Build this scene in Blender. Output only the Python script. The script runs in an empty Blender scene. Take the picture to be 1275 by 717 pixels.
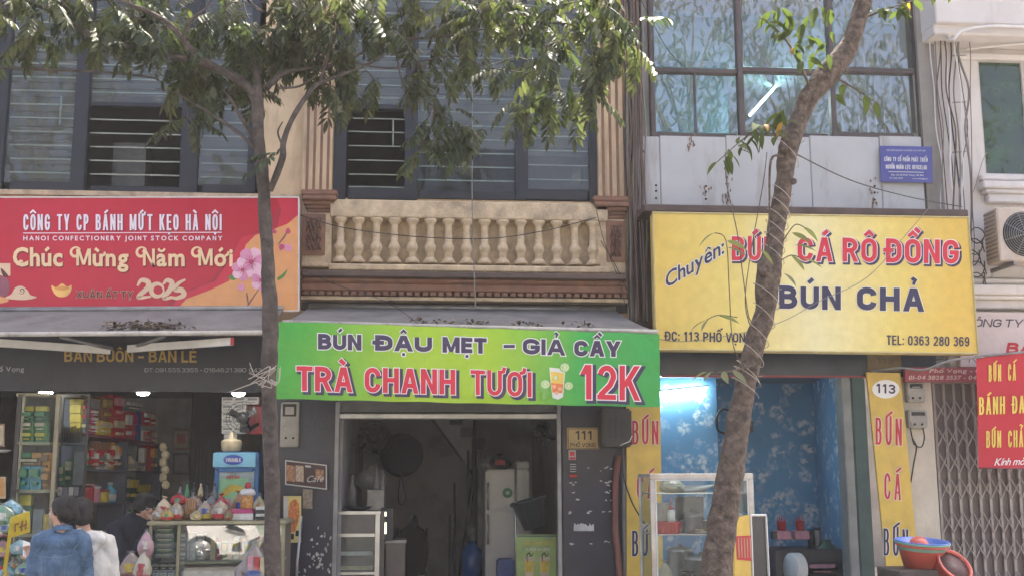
import bpy, bmesh, math, random, unicodedata
import numpy as np
from mathutils import Vector, Matrix, Euler, noise
random.seed(7)
R = math.radians
S = bpy.context.scene
COL = S.collection

# ---------------------------------------------------------------- camera
CAM = Vector((0, -12, 1.65)); FPX = 1400.0
YAW, PITCH, ROLL = 5.0, 9.4, 0.2
cd = bpy.data.cameras.new('camera'); cam = bpy.data.objects.new('camera', cd); COL.objects.link(cam)
cd.sensor_fit = 'HORIZONTAL'; cd.sensor_width = 36; cd.lens = FPX/1275*36
cd.clip_start = .05; cd.clip_end = 1500
RM = (Matrix.Rotation(R(-YAW), 3, 'Z') @ Matrix.Rotation(R(90+PITCH), 3, 'X') @ Matrix.Rotation(R(-ROLL), 3, 'Z'))
cam.matrix_world = Matrix.Translation(CAM) @ RM.to_4x4()
S.camera = cam
# ---------------------------------------------------------------- world, sun, exposure
W = bpy.data.worlds.new('World'); S.world = W; W.use_nodes = True
SUN_EL, SUN_AZ = 58, 38          # azimuth from +Y (behind the houses) towards +X
sky = W.node_tree.nodes.new('ShaderNodeTexSky'); sky.sky_type = 'NISHITA'; sky.sun_disc = False
sky.sun_elevation = R(SUN_EL); sky.sun_rotation = R(SUN_AZ); sky.dust_density = 7.0; sky.air_density = .6; sky.ozone_density = 0
bg = W.node_tree.nodes['Background']; bg.inputs[1].default_value = .13
W.node_tree.links.new(sky.outputs[0], bg.inputs[0])
sd = bpy.data.lights.new('sun', 'SUN'); sd.energy = 4.2; sd.angle = R(.6); sd.color = (1, .93, .82)
so = bpy.data.objects.new('sun', sd); COL.objects.link(so)
so.rotation_euler = Vector((math.sin(R(SUN_AZ))*math.cos(R(SUN_EL)), math.cos(R(SUN_AZ))*math.cos(R(SUN_EL)), math.sin(R(SUN_EL)))).to_track_quat('Z', 'Y').to_euler()
S.view_settings.view_transform = 'Standard'; S.view_settings.look = 'None'
S.view_settings.exposure = 2.3; S.view_settings.gamma = 1
S.render.engine = 'CYCLES'
S.cycles.max_bounces = 8; S.cycles.transparent_max_bounces = 16; S.cycles.caustics_reflective = False; S.cycles.caustics_refractive = False

# ---------------------------------------------------------------- pixel <-> place helpers (1275x717 survey of the photograph)
def ray(px, py):
    return (RM @ Vector(((px-637.5)/FPX, (358.5-py)/FPX, -1)))
def P(px, py, Y):
    d = ray(px, py); return CAM + d*((Y-CAM.y)/d.y)
def proj(p):
    v = RM.transposed() @ (Vector(p)-CAM)
    return (637.5+FPX*v.x/-v.z, 358.5-FPX*v.y/-v.z)
class Pl:
    """vertical-ish surface: o origin, u along, n towards the street"""
    def __init__(s, a, b, c=None):
        s.o = a; s.u = (b-a).normalized() if c else Vector((b.x-a.x, b.y-a.y, 0)).normalized()
        s.n = (c-a).cross(s.u).normalized() if c else Vector((0, 0, 1)).cross(s.u)*-1
        if s.n.dot(CAM-a) < 0: s.n = -s.n
        s.v = s.n.cross(s.u); 
        if s.v.z < 0: s.v = -s.v
    def pt(s, px, py, lift=0):
        d = ray(px, py); o = s.o + s.n*lift
        return CAM + d*((o-CAM).dot(s.n)/d.dot(s.n))
def F(Y): return Pl(Vector((0, Y, 0)), Vector((1, Y, 0)))
def VPl(px0, Y0, px1, Y1, py=560): return Pl(P(px0, py, Y0), P(px1, py, Y1))
def Q(c0, c1, c2):          # three (px,py,Y)
    return Pl(P(*c0), P(*c1), P(*c2))

# ---------------------------------------------------------------- materials
def lin(h, k=1.0):
    if isinstance(h, (tuple, list)): return tuple(min(1, v*k) for v in h[:3])+(1,)
    h = h.lstrip('#'); o = []
    for i in (0, 2, 4):
        v = int(h[i:i+2], 16)/255; o.append(min(1, (v/12.92 if v <= .04045 else ((v+.055)/1.055)**2.4)*k))
    return tuple(o)+(1,)
MC = {}
def M(name, col, rough=.6, metal=0, var=.18, sc=6, bump=.15, streak=0, dirt=None, k=1.0, em=0, bs=None, rnd=0, spec=None, dscale=1.3, dth=.5):
    if name in MC: return MC[name]
    m = bpy.data.materials.new(name); MC[name] = m; m.use_nodes = True
    t = m.node_tree; N = t.nodes; L = t.links; b = N['Principled BSDF']
    c = lin(col, k)
    b.inputs['Roughness'].default_value = rough; b.inputs['Metallic'].default_value = metal
    if spec is not None: b.inputs['Specular IOR Level'].default_value = spec
    if em:
        b.inputs['Base Color'].default_value = c
        b.inputs['Emission Color'].default_value = c; b.inputs['Emission Strength'].default_value = em; return m
    tc = N.new('ShaderNodeTexCoord'); nz = N.new('ShaderNodeTexNoise'); nz.inputs['Scale'].default_value = sc; nz.inputs['Detail'].default_value = 6
    L.new(tc.outputs['Object'], nz.inputs['Vector'])
    mr = N.new('ShaderNodeMapRange'); mr.inputs[1].default_value = .3; mr.inputs[2].default_value = .7
    mr.inputs[3].default_value = 1-var; mr.inputs[4].default_value = 1+var*.6; L.new(nz.outputs[0], mr.inputs[0])
    vm = N.new('ShaderNodeVectorMath'); vm.operation = 'SCALE'; vm.inputs[0].default_value = c[:3]; L.new(mr.outputs[0], vm.inputs[3])
    out = vm.outputs[0]
    if rnd:
        oi = N.new('ShaderNodeObjectInfo'); r2 = N.new('ShaderNodeMapRange'); r2.inputs[3].default_value = 1-rnd; r2.inputs[4].default_value = 1+rnd
        L.new(oi.outputs['Random'], r2.inputs[0]); v2 = N.new('ShaderNodeVectorMath'); v2.operation = 'SCALE'
        L.new(out, v2.inputs[0]); L.new(r2.outputs[0], v2.inputs[3]); out = v2.outputs[0]
    if dirt:
        mp = N.new('ShaderNodeMapping'); mp.inputs['Scale'].default_value = (1, 1, .18) if streak else (1, 1, 1); L.new(tc.outputs['Object'], mp.inputs[0])
        n2 = N.new('ShaderNodeTexNoise'); n2.inputs['Scale'].default_value = dscale*(3 if streak else 1); n2.inputs['Detail'].default_value = 9; n2.inputs['Roughness'].default_value = .68; L.new(mp.outputs[0], n2.inputs['Vector'])
        r3 = N.new('ShaderNodeMapRange'); r3.inputs[1].default_value = dth; r3.inputs[2].default_value = dth+.22; r3.inputs[4].default_value = streak or .6; L.new(n2.outputs[0], r3.inputs[0])
        mx = N.new('ShaderNodeMix'); mx.data_type = 'RGBA'; L.new(r3.outputs[0], mx.inputs[0]); L.new(out, mx.inputs[6]); mx.inputs[7].default_value = lin(dirt)
        out = mx.outputs[2]
    L.new(out, b.inputs['Base Color'])
    if bump:
        n3 = N.new('ShaderNodeTexNoise'); n3.inputs['Scale'].default_value = bs or sc*6; n3.inputs['Detail'].default_value = 5; L.new(tc.outputs['Object'], n3.inputs['Vector'])
        bp = N.new('ShaderNodeBump'); bp.inputs['Strength'].default_value = bump; bp.inputs['Distance'].default_value = .02; L.new(n3.outputs[0], bp.inputs['Height']); L.new(bp.outputs[0], b.inputs['Normal'])
    return m
def glass(name, tint=(.9, .95, .95), ior=1.5, rough=.01, haze=0, hcol=(.5, .5, .5)):
    if name in MC: return MC[name]
    m = bpy.data.materials.new(name); MC[name] = m; m.use_nodes = True
    t = m.node_tree; N = t.nodes; L = t.links; N.remove(N['Principled BSDF'])
    tr = N.new('ShaderNodeBsdfTransparent'); tr.inputs[0].default_value = (*tint, 1)
    g = N.new('ShaderNodeBsdfGlossy'); g.inputs['Roughness'].default_value = rough
    fr = N.new('ShaderNodeFresnel'); fr.inputs[0].default_value = ior
    tc = N.new('ShaderNodeTexCoord'); nz = N.new('ShaderNodeTexNoise'); nz.inputs['Scale'].default_value = .45; nz.inputs['Detail'].default_value = 0; L.new(tc.outputs['Object'], nz.inputs['Vector'])
    bp = N.new('ShaderNodeBump'); bp.inputs['Strength'].default_value = .04; bp.inputs['Distance'].default_value = .03; L.new(nz.outputs[0], bp.inputs['Height']); L.new(bp.outputs[0], g.inputs['Normal'])
    gm = N.new('ShaderNodeNewGeometry'); ib = N.new('ShaderNodeMath'); ib.operation = 'SUBTRACT'; ib.inputs[0].default_value = 1; L.new(gm.outputs['Backfacing'], ib.inputs[1])
    fb = N.new('ShaderNodeMath'); fb.operation = 'MULTIPLY'; L.new(fr.outputs[0], fb.inputs[0]); L.new(ib.outputs[0], fb.inputs[1])
    mx = N.new('ShaderNodeMixShader'); L.new(fb.outputs[0], mx.inputs[0]); L.new(tr.outputs[0], mx.inputs[1]); L.new(g.outputs[0], mx.inputs[2])
    o = mx.outputs[0]
    if haze:
        df = N.new('ShaderNodeBsdfDiffuse'); df.inputs[0].default_value = (*hcol, 1)
        n4 = N.new('ShaderNodeTexNoise'); n4.inputs['Scale'].default_value = 5; n4.inputs['Detail'].default_value = 8; L.new(tc.outputs['Object'], n4.inputs['Vector'])
        r4 = N.new('ShaderNodeMapRange'); r4.inputs[1].default_value = .3; r4.inputs[2].default_value = .75; r4.inputs[3].default_value = haze*.4; r4.inputs[4].default_value = haze*1.5; L.new(n4.outputs[0], r4.inputs[0])
        m2 = N.new('ShaderNodeMixShader'); L.new(r4.outputs[0], m2.inputs[0]); L.new(o, m2.inputs[1]); L.new(df.outputs[0], m2.inputs[2]); o = m2.outputs[0]
    L.new(o, N['Material Output'].inputs[0]); return m
def leafmat(name, col, k=1.0, trans=.35):
    if name in MC: return MC[name]
    m = bpy.data.materials.new(name); MC[name] = m; m.use_nodes = True
    t = m.node_tree; N = t.nodes; L = t.links; b = N['Principled BSDF']; c = lin(col, k)
    g = N.new('ShaderNodeNewGeometry'); r = N.new('ShaderNodeMapRange'); r.inputs[3].default_value = .55; r.inputs[4].default_value = 1.6
    L.new(g.outputs['Random Per Island'], r.inputs[0])
    v = N.new('ShaderNodeVectorMath'); v.operation = 'SCALE'; v.inputs[0].default_value = c[:3]; L.new(r.outputs[0], v.inputs[3]); L.new(v.outputs[0], b.inputs['Base Color'])
    b.inputs['Roughness'].default_value = .5; b.inputs['Specular IOR Level'].default_value = .22
    tl = N.new('ShaderNodeBsdfTranslucent'); v2 = N.new('ShaderNodeVectorMath'); v2.operation = 'MULTIPLY'; L.new(v.outputs[0], v2.inputs[0]); v2.inputs[1].default_value = (2.0, 2.2, .9)
    L.new(v2.outputs[0], tl.inputs[0]); mx = N.new('ShaderNodeMixShader'); mx.inputs[0].default_value = trans
    L.new(b.outputs[0], mx.inputs[1]); L.new(tl.outputs[0], mx.inputs[2]); L.new(mx.outputs[0], N['Material Output'].inputs[0]); return m
def ramp_mat(name, axis, stops, x0, x1, rough=.45, bump=.2, bs=2.5, diag=0, var=.08):
    """printed colour gradient along a sign (object coordinates)"""
    m = bpy.data.materials.new(name); m.use_nodes = True; t = m.node_tree; N = t.nodes; L = t.links; b = N['Principled BSDF']; b.inputs['Roughness'].default_value = rough
    tc = N.new('ShaderNodeTexCoord'); sp = N.new('ShaderNodeSeparateXYZ'); L.new(tc.outputs['Object'], sp.inputs[0])
    ad = N.new('ShaderNodeMath'); ad.operation = 'MULTIPLY_ADD'; L.new(sp.outputs[2], ad.inputs[0]); ad.inputs[1].default_value = diag; L.new(sp.outputs[axis], ad.inputs[2])
    mr = N.new('ShaderNodeMapRange'); mr.inputs[1].default_value = x0; mr.inputs[2].default_value = x1; L.new(ad.outputs[0], mr.inputs[0])
    nz = N.new('ShaderNodeTexNoise'); nz.inputs['Scale'].default_value = 1.6; nz.inputs['Detail'].default_value = 4; L.new(tc.outputs['Object'], nz.inputs['Vector'])
    a2 = N.new('ShaderNodeMath'); a2.operation = 'MULTIPLY_ADD'; L.new(nz.outputs[0], a2.inputs[0]); a2.inputs[1].default_value = .12; L.new(mr.outputs[0], a2.inputs[2])
    cr = N.new('ShaderNodeValToRGB'); e = cr.color_ramp.elements
    while len(e) < len(stops): e.new(.5)
    for i, (p, c) in enumerate(stops): e[i].position = min(1, p+.06); e[i].color = lin(c)
    L.new(a2.outputs[0], cr.inputs[0])
    n2 = N.new('ShaderNodeTexNoise'); n2.inputs['Scale'].default_value = 9; n2.inputs['Detail'].default_value = 8; L.new(tc.outputs['Object'], n2.inputs['Vector'])
    r2 = N.new('ShaderNodeMapRange'); r2.inputs[1].default_value = .3; r2.inputs[2].default_value = .7; r2.inputs[3].default_value = 1-var; r2.inputs[4].default_value = 1; L.new(n2.outputs[0], r2.inputs[0])
    vm = N.new('ShaderNodeVectorMath'); vm.operation = 'SCALE'; L.new(cr.outputs[0], vm.inputs[0]); L.new(r2.outputs[0], vm.inputs[3]); L.new(vm.outputs[0], b.inputs['Base Color'])
    n3 = N.new('ShaderNodeTexNoise'); n3.inputs['Scale'].default_value = bs; n3.inputs['Detail'].default_value = 3; L.new(tc.outputs['Object'], n3.inputs['Vector'])
    bp = N.new('ShaderNodeBump'); bp.inputs['Strength'].default_value = bump; bp.inputs['Distance'].default_value = .05; L.new(n3.outputs[0], bp.inputs['Height']); L.new(bp.outputs[0], b.inputs['Normal'])
    return m

# ---------------------------------------------------------------- object helpers
WL = {}
def wl(o): return WL.get(o.name, Vector((0, 0, 0)))
def tag(o, label=None, cat=None, group=None, kind=None):
    if label: o['label'] = label
    if cat: o['category'] = cat
    if group: o['group'] = group
    if kind: o['kind'] = kind
    return o
def thing(name, loc, label, cat, group=None):
    o = bpy.data.objects.new(name, None); COL.objects.link(o); o.location = loc; o.empty_display_size = .2
    WL[o.name] = Vector(loc); return tag(o, label, cat, group)
class MB:
    def __init__(s): s.v = []; s.f = []; s.m = []; s.sm = []; s.mats = []
    def mi(s, m):
        if m not in s.mats: s.mats.append(m)
        return s.mats.index(m)
    def add(s, vs, fs, m, smooth=False):
        n = len(s.v); k = s.mi(m); s.v += [tuple(v) for v in vs]
        for f in fs: s.f.append([i+n for i in f]); s.m.append(k); s.sm.append(smooth)
        return s
    def hexa(s, p, m):   # p: 8 pts, 0-3 front loop, 4-7 back loop
        return s.add(p, [(0, 1, 2, 3), (7, 6, 5, 4), (0, 4, 5, 1), (1, 5, 6, 2), (2, 6, 7, 3), (3, 7, 4, 0)], m)
    def box(s, a, b, m):
        x0, x1 = sorted((a[0], b[0])); y0, y1 = sorted((a[1], b[1])); z0, z1 = sorted((a[2], b[2]))
        return s.hexa([(x0, y0, z0), (x1, y0, z0), (x1, y0, z1), (x0, y0, z1), (x0, y1, z0), (x1, y1, z0), (x1, y1, z1), (x0, y1, z1)], m)
    def bbox(s, a, b, m, bev=.004):  # chamfered box
        x0, x1 = sorted((a[0], b[0])); y0, y1 = sorted((a[1], b[1])); z0, z1 = sorted((a[2], b[2]))
        t = bmesh.new(); bmesh.ops.create_cube(t, size=1)
        for v in t.verts: v.co = Vector((x0+(v.co.x+.5)*(x1-x0), y0+(v.co.y+.5)*(y1-y0), z0+(v.co.z+.5)*(z1-z0)))
        bmesh.ops.bevel(t, geom=t.edges[:], offset=min(bev, .45*min(x1-x0, y1-y0, z1-z0)), segments=1, affect='EDGES')
        s.bm(t, m); return s
    def bm(s, t, m, smooth=False):
        t.verts.index_update(); s.add([v.co.copy() for v in t.verts], [[v.index for v in f.verts] for f in t.faces], m, smooth); t.free(); return s
    def pbox(s, pl, x0, y0, x1, y1, back, m, front=0, bev=0):
        """box whose front lies on plane pl between two pixels, running 'back' metres behind it"""
        ym = (y0+y1)/2; xm = (x0+x1)/2
        a = (pl.pt(x0, ym)-pl.o).dot(pl.u); b = (pl.pt(x1, ym)-pl.o).dot(pl.u)
        z0 = (pl.pt(xm, y0)-pl.o).dot(pl.v); z1 = (pl.pt(xm, y1)-pl.o).dot(pl.v)
        if a > b: a, b = b, a
        if z0 > z1: z0, z1 = z1, z0
        return s.obox(pl, a, b, z0, z1, front, -back, m, bev)
    def obox(s, pl, a, b, z0, z1, f, k, m, bev=0):
        g = lambda A, Z, D: pl.o+pl.u*A+pl.v*Z+pl.n*D
        if bev:
            t = bmesh.new(); bmesh.ops.create_cube(t, size=1)
            for v in t.verts: v.co = Vector((a+(v.co.x+.5)*(b-a), k+(v.co.y+.5)*(f-k), z0+(v.co.z+.5)*(z1-z0)))
            bmesh.ops.bevel(t, geom=t.edges[:], offset=min(bev, .4*min(b-a, abs(f-k), z1-z0)), segments=2, affect='EDGES')
            for v in t.verts: v.co = g(v.co.x, v.co.z, v.co.y)
            return s.bm(t, m)
        return s.hexa([g(a, z0, f), g(b, z0, f), g(b, z1, f), g(a, z1, f), g(a, z0, k), g(b, z0, k), g(b, z1, k), g(a, z1, k)], m)
    def tube(s, pts, r, m, seg=6, smooth=True, cap=True):
        pts = [Vector(p) for p in pts]; n = len(pts); rr = r if isinstance(r, (list, tuple)) else [r]*n
        vs = []; fs = []; up = Vector((0, 0, 1)); prev = None
        for i, p in enumerate(pts):
            d = (pts[min(i+1, n-1)]-pts[max(i-1, 0)])
            d = d.normalized() if d.length > 1e-9 else Vector((0, 0, 1))
            if prev is None:
                a = d.cross(up) if abs(d.dot(up)) < .95 else d.cross(Vector((1, 0, 0)))
            else: a = prev-d*prev.dot(d)
            a.normalize(); prev = a.copy(); b = d.cross(a)
            for k in range(seg):
                t = 2*math.pi*k/seg; vs.append(p+(a*math.cos(t)+b*math.sin(t))*rr[i])
        for i in range(n-1):
            for k in range(seg):
                k2 = (k+1) % seg; fs.append((i*seg+k, i*seg+k2, (i+1)*seg+k2, (i+1)*seg+k))
        if cap: fs.append(tuple(range(seg))[::-1]); fs.append(tuple((n-1)*seg+k for k in range(seg)))
        return s.add(vs, fs, m, smooth)
    def lathe(s, prof, c, m, seg=12, axis=(0, 0, 1), smooth=True, sx=1.0, cap=True):
        c = Vector(c); q = Vector((0, 0, 1)).rotation_difference(Vector(axis)); vs = []; fs = []; n = len(prof)
        for (r, z) in prof:
            for k in range(seg):
                t = 2*math.pi*k/seg; vs.append(c+q @ Vector((r*math.cos(t)*sx, r*math.sin(t), z)))
        for i in range(n-1):
            for k in range(seg):
                k2 = (k+1) % seg; fs.append((i*seg+k, i*seg+k2, (i+1)*seg+k2, (i+1)*seg+k))
        if cap and prof[0][0] > 1e-4: fs.append(tuple(range(seg))[::-1])
        if cap and prof[-1][0] > 1e-4: fs.append(tuple((n-1)*seg+k for k in range(seg)))
        return s.add(vs, fs, m, smooth)
    def ell(s, c, r, m, seg=12, rings=8, rot=None, fn=None, smooth=True):
        c = Vector(c); vs = []; fs = []
        for i in range(rings+1):
            a = math.pi*i/rings
            for k in range(seg):
                t = 2*math.pi*k/seg; u = Vector((math.sin(a)*math.cos(t), math.sin(a)*math.sin(t), math.cos(a)))
                q = Vector((u.x*r[0], u.y*r[1], u.z*r[2]))
                if fn: q = fn(u, q)
                if rot: q = rot @ q
                vs.append(c+q)
        for i in range(rings):
            for k in range(seg):
                k2 = (k+1) % seg; fs.append((i*seg+k, (i+1)*seg+k, (i+1)*seg+k2, i*seg+k2))
        return s.add(vs, fs, m, smooth)
    def caps(s, p0, p1, r0, r1, m, seg=10):
        p0 = Vector(p0); p1 = Vector(p1); d = (p1-p0); L = d.length; pr = []
        for i in range(5): a = math.pi/2*i/4; pr.append((r0*math.sin(a), -r0*math.cos(a)))
        for i in range(1, 5): a = math.pi/2*i/4; pr.append((max(1e-5, r1*math.cos(a)), L+r1*math.sin(a)))
        return s.lathe(pr, p0, m, seg, d.normalized())
    def poly(s, pts, m): return s.add(pts, [tuple(range(len(pts)))], m)
    def base(s):
        a = np.array(s.v); return Vector(((a[:, 0].min()+a[:, 0].max())/2, (a[:, 1].min()+a[:, 1].max())/2, a[:, 2].min()))
    def mesh(s, name, off=None):
        me = bpy.data.meshes.new(name); o = off or Vector((0, 0, 0))
        me.from_pydata([(v[0]-o.x, v[1]-o.y, v[2]-o.z) for v in s.v], [], s.f)
        for m in s.mats: me.materials.append(m)
        me.polygons.foreach_set('material_index', s.m); me.polygons.foreach_set('use_smooth', s.sm); me.update(); return me
    def build(s, name, parent=None, label=None, cat=None, group=None, kind=None):
        if parent is not None: off = wl(parent)
        else: off = s.base()
        o = bpy.data.objects.new(name, s.mesh(name, off)); COL.objects.link(o)
        if parent is not None: o.parent = parent; WL[o.name] = off.copy()
        else: o.location = off; WL[o.name] = off.copy()
        return tag(o, label, cat, group, kind)
def inst(name, me, parent, loc, rot=None, scale=None):
    o = bpy.data.objects.new(name, me); COL.objects.link(o); o.parent = parent; o.location = Vector(loc)-wl(parent)
    if rot: o.rotation_euler = rot
    if scale: o.scale = scale
    return o
def bez(pts, n=8):
    """Catmull-Rom through points (any dimension)"""
    pts = [Vector(p) for p in pts]; out = []
    for i in range(len(pts)-1):
        p0 = pts[max(i-1, 0)]; p1 = pts[i]; p2 = pts[i+1]; p3 = pts[min(i+2, len(pts)-1)]
        for k in range(n):
            t = k/n; out.append(.5*((2*p1)+(p2-p0)*t+(2*p0-5*p1+4*p2-p3)*t*t+(3*p1-p0-3*p2+p3)*t**3))
    out.append(pts[-1]); return out

# ---------------------------------------------------------------- flat print: polygons and lettering
def decal(parent, name, pl, pts, m, lift, smooth=0, closed=True):
    if smooth:
        q = [Vector((p[0], p[1])) for p in pts]
        n = len(q); out = []
        for i in range(n):
            p0, p1, p2, p3 = q[i-1], q[i], q[(i+1) % n], q[(i+2) % n]
            for k in range(smooth):
                t = k/smooth; out.append(.5*((2*p1)+(p2-p0)*t+(2*p0-5*p1+4*p2-p3)*t*t+(3*p1-p0-3*p2+p3)*t**3))
        pts = out
    me = MB(); me.poly([pl.pt(p[0], p[1], lift) for p in pts], m)
    return me.build(name, parent)
def ribbon(pts, w):
    """2D polyline -> quads"""
    vs = []; fs = []; n = len(pts)
    for i, p in enumerate(pts):
        a = pts[max(i-1, 0)]; b = pts[min(i+1, n-1)]; d = Vector((b[0]-a[0], b[1]-a[1]))
        d = d.normalized() if d.length > 1e-9 else Vector((1, 0)); nn = Vector((-d.y, d.x)); ww = (w[i] if isinstance(w, (list, tuple)) else w)/2
        vs += [(p[0]+nn.x*ww, p[1]+nn.y*ww), (p[0]-nn.x*ww, p[1]-nn.y*ww)]
    for i in range(n-1): fs.append((2*i, 2*i+1, 2*i+3, 2*i+2))
    return vs, fs
GC = {}
def glyph(ch, off):
    k = (ch, round(off, 4))
    if k not in GC:
        c = bpy.data.curves.new('g', 'FONT'); c.body = ch; c.offset = off; c.resolution_u = 3
        o = bpy.data.objects.new('g', c); COL.objects.link(o)
        bpy.context.view_layer.update()
        me = bpy.data.meshes.new_from_object(o.evaluated_get(bpy.context.evaluated_depsgraph_get()))
        GC[k] = ([(v.co.x, v.co.y) for v in me.vertices], [tuple(p.vertices) for p in me.polygons])
        bpy.data.meshes.remove(me); bpy.data.objects.remove(o); bpy.data.curves.remove(c)
    return GC[k]
def disc(x, y, rx, ry, n=10): return [(x+rx*math.cos(2*math.pi*i/n), y+ry*math.sin(2*math.pi*i/n)) for i in range(n)], [tuple(range(n))]
def layout(s, off, sp, grow):
    """list of (verts, faces) in em units and total width; grow widens strokes without moving letters"""
    out = []; x = 0; cap = .7
    for ch in s:
        if ch == ' ': x += .24+sp*.4; continue
        D = ch in 'Đđ'; nf = unicodedata.normalize('NFD', {'Đ': 'D', 'đ': 'd'}.get(ch, ch)); b = nf[0]; marks = nf[1:]
        o_ = off; off = min(off, .008) if b in 'MNVW' else off; grow_ = grow; g0 = glyph('ı' if (b == 'i' and marks) else b, off); xs = [v[0] for v in g0[0]]; ys = [v[1] for v in g0[0]]
        gx0, gx1 = min(xs), max(xs); w = gx1-gx0; dx = x-gx0
        if b in 'MN':
            w = (.62 if b == 'M' else .5)+off*2; tt = .1+off*2.2
            for it in ST[b][0]:
                hw = tt/2+grow; X0 = x+tt/2+it[1]*(w-tt); X1 = x+tt/2+it[3]*(w-tt); out.append(([(X0-hw, it[2]*.69-(grow if it[2] < .01 else 0)), (X0+hw, it[2]*.69-(grow if it[2] < .01 else 0)), (X1+hw, .69+grow), (X1-hw, .69+grow)], [(0, 1, 2, 3)]))
            x += w+sp; off = o_; continue
        g = glyph('ı' if (b == 'i' and marks) else b, off+grow)
        out.append(([(v[0]+dx, v[1]) for v in g[0]], g[1]))
        cx = x+w/2; top = max(ys); t = .075+1.6*off+2*grow; y = top+.045+t/2-grow
        def rb(pts, ww=None): out.append(ribbon(pts, ww or t))
        if D: rb([(x-.07-grow, .36+ (.2 if ch == 'đ' else 0)), (x+w*.45+grow, .36+(.2 if ch == 'đ' else 0))] if ch == 'Đ' else [(x+w*.45, .6), (x+w+.1, .6)])
        hat = '\u0302' in marks or '\u0306' in marks
        if '\u0302' in marks: rb([(cx-.15-grow*.3, y-.02), (cx, y+.11), (cx+.15+grow*.3, y-.02)], t*.8)
        if '\u0306' in marks: rb([(cx-.14, y+.1), (cx-.09, y+.02), (cx, y-.01), (cx+.09, y+.02), (cx+.14, y+.1)], t*.8)
        mx, my = (cx+.17, y+.13) if hat else (cx, y)
        if '\u0300' in marks: rb([(mx-.11, my+.12), (mx+.05, my-.01)], t)
        if '\u0301' in marks: rb([(mx-.05, my-.01), (mx+.11, my+.12)], t)
        if '\u0303' in marks: rb([(mx-.15, my), (mx-.07, my+.07), (mx+.05, my+.01), (mx+.14, my+.08)], t*.8)
        if '\u0309' in marks: rb([(mx-.07, my+.13), (mx, my+.17), (mx+.06, my+.11), (mx+.01, my+.05), (mx, my-.02)], t*.75)
        if '\u0323' in marks: out.append(disc(cx, -.14-off*.6, .055+off*.8+grow, .055+off*.8+grow))
        if '\u031b' in marks:
            h = top
            rb([(x+w-.03-off, h-.09), (x+w+.05, h-.05), (x+w+.09, h+.02), (x+w+.075, h+.08)], t*.8); x += .06
        x += w+sp; off = o_
    return out, x-sp
def text(parent, s, pl, p0, p1, cap, m, bold=.02, lift=.003, outline=None, shear=0, sp=.07, name='lettering', label=None, vert=(0, -1)):
    """lettering from pixel p0 to pixel p1 (baseline), cap height in pixels"""
    # layers: (material, grow, lift, shift)
    lay = [(m, 0, lift, (0, 0))]
    if outline: lay += [(o[0], o[1], lift-.0012*(i+1), o[2] if len(o) > 2 else (0, 0)) for i, o in enumerate(outline)]
    _, Wd = layout(s, bold, sp, 0)
    L = math.hypot(p1[0]-p0[0], p1[1]-p0[1]); ux, uy = (p1[0]-p0[0])/L, (p1[1]-p0[1])/L
    sx = L/Wd; sy = cap/(.69+bold); vx, vy = vert; ob = None
    par = parent
    for mm, gr, li, sh in lay:
        lets, _ = layout(s, bold, sp, gr); mb = MB()
        for i, (vs, fs) in enumerate(lets):
            pts = []
            for (a, b) in vs:
                A = (a+shear*b*sy/sx)*sx+sh[0]; B = b*sy-sh[1]
                pts.append(pl.pt(p0[0]+ux*A+vx*B, p0[1]+uy*A+vy*B, li+.00012*i*(i % 2+1)*.2))
            mb.add(pts, fs, mm)
        o = mb.build(name if mm is m else name+'_outline', par)
        if mm is m and label: o['label'] = label
    return


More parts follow.
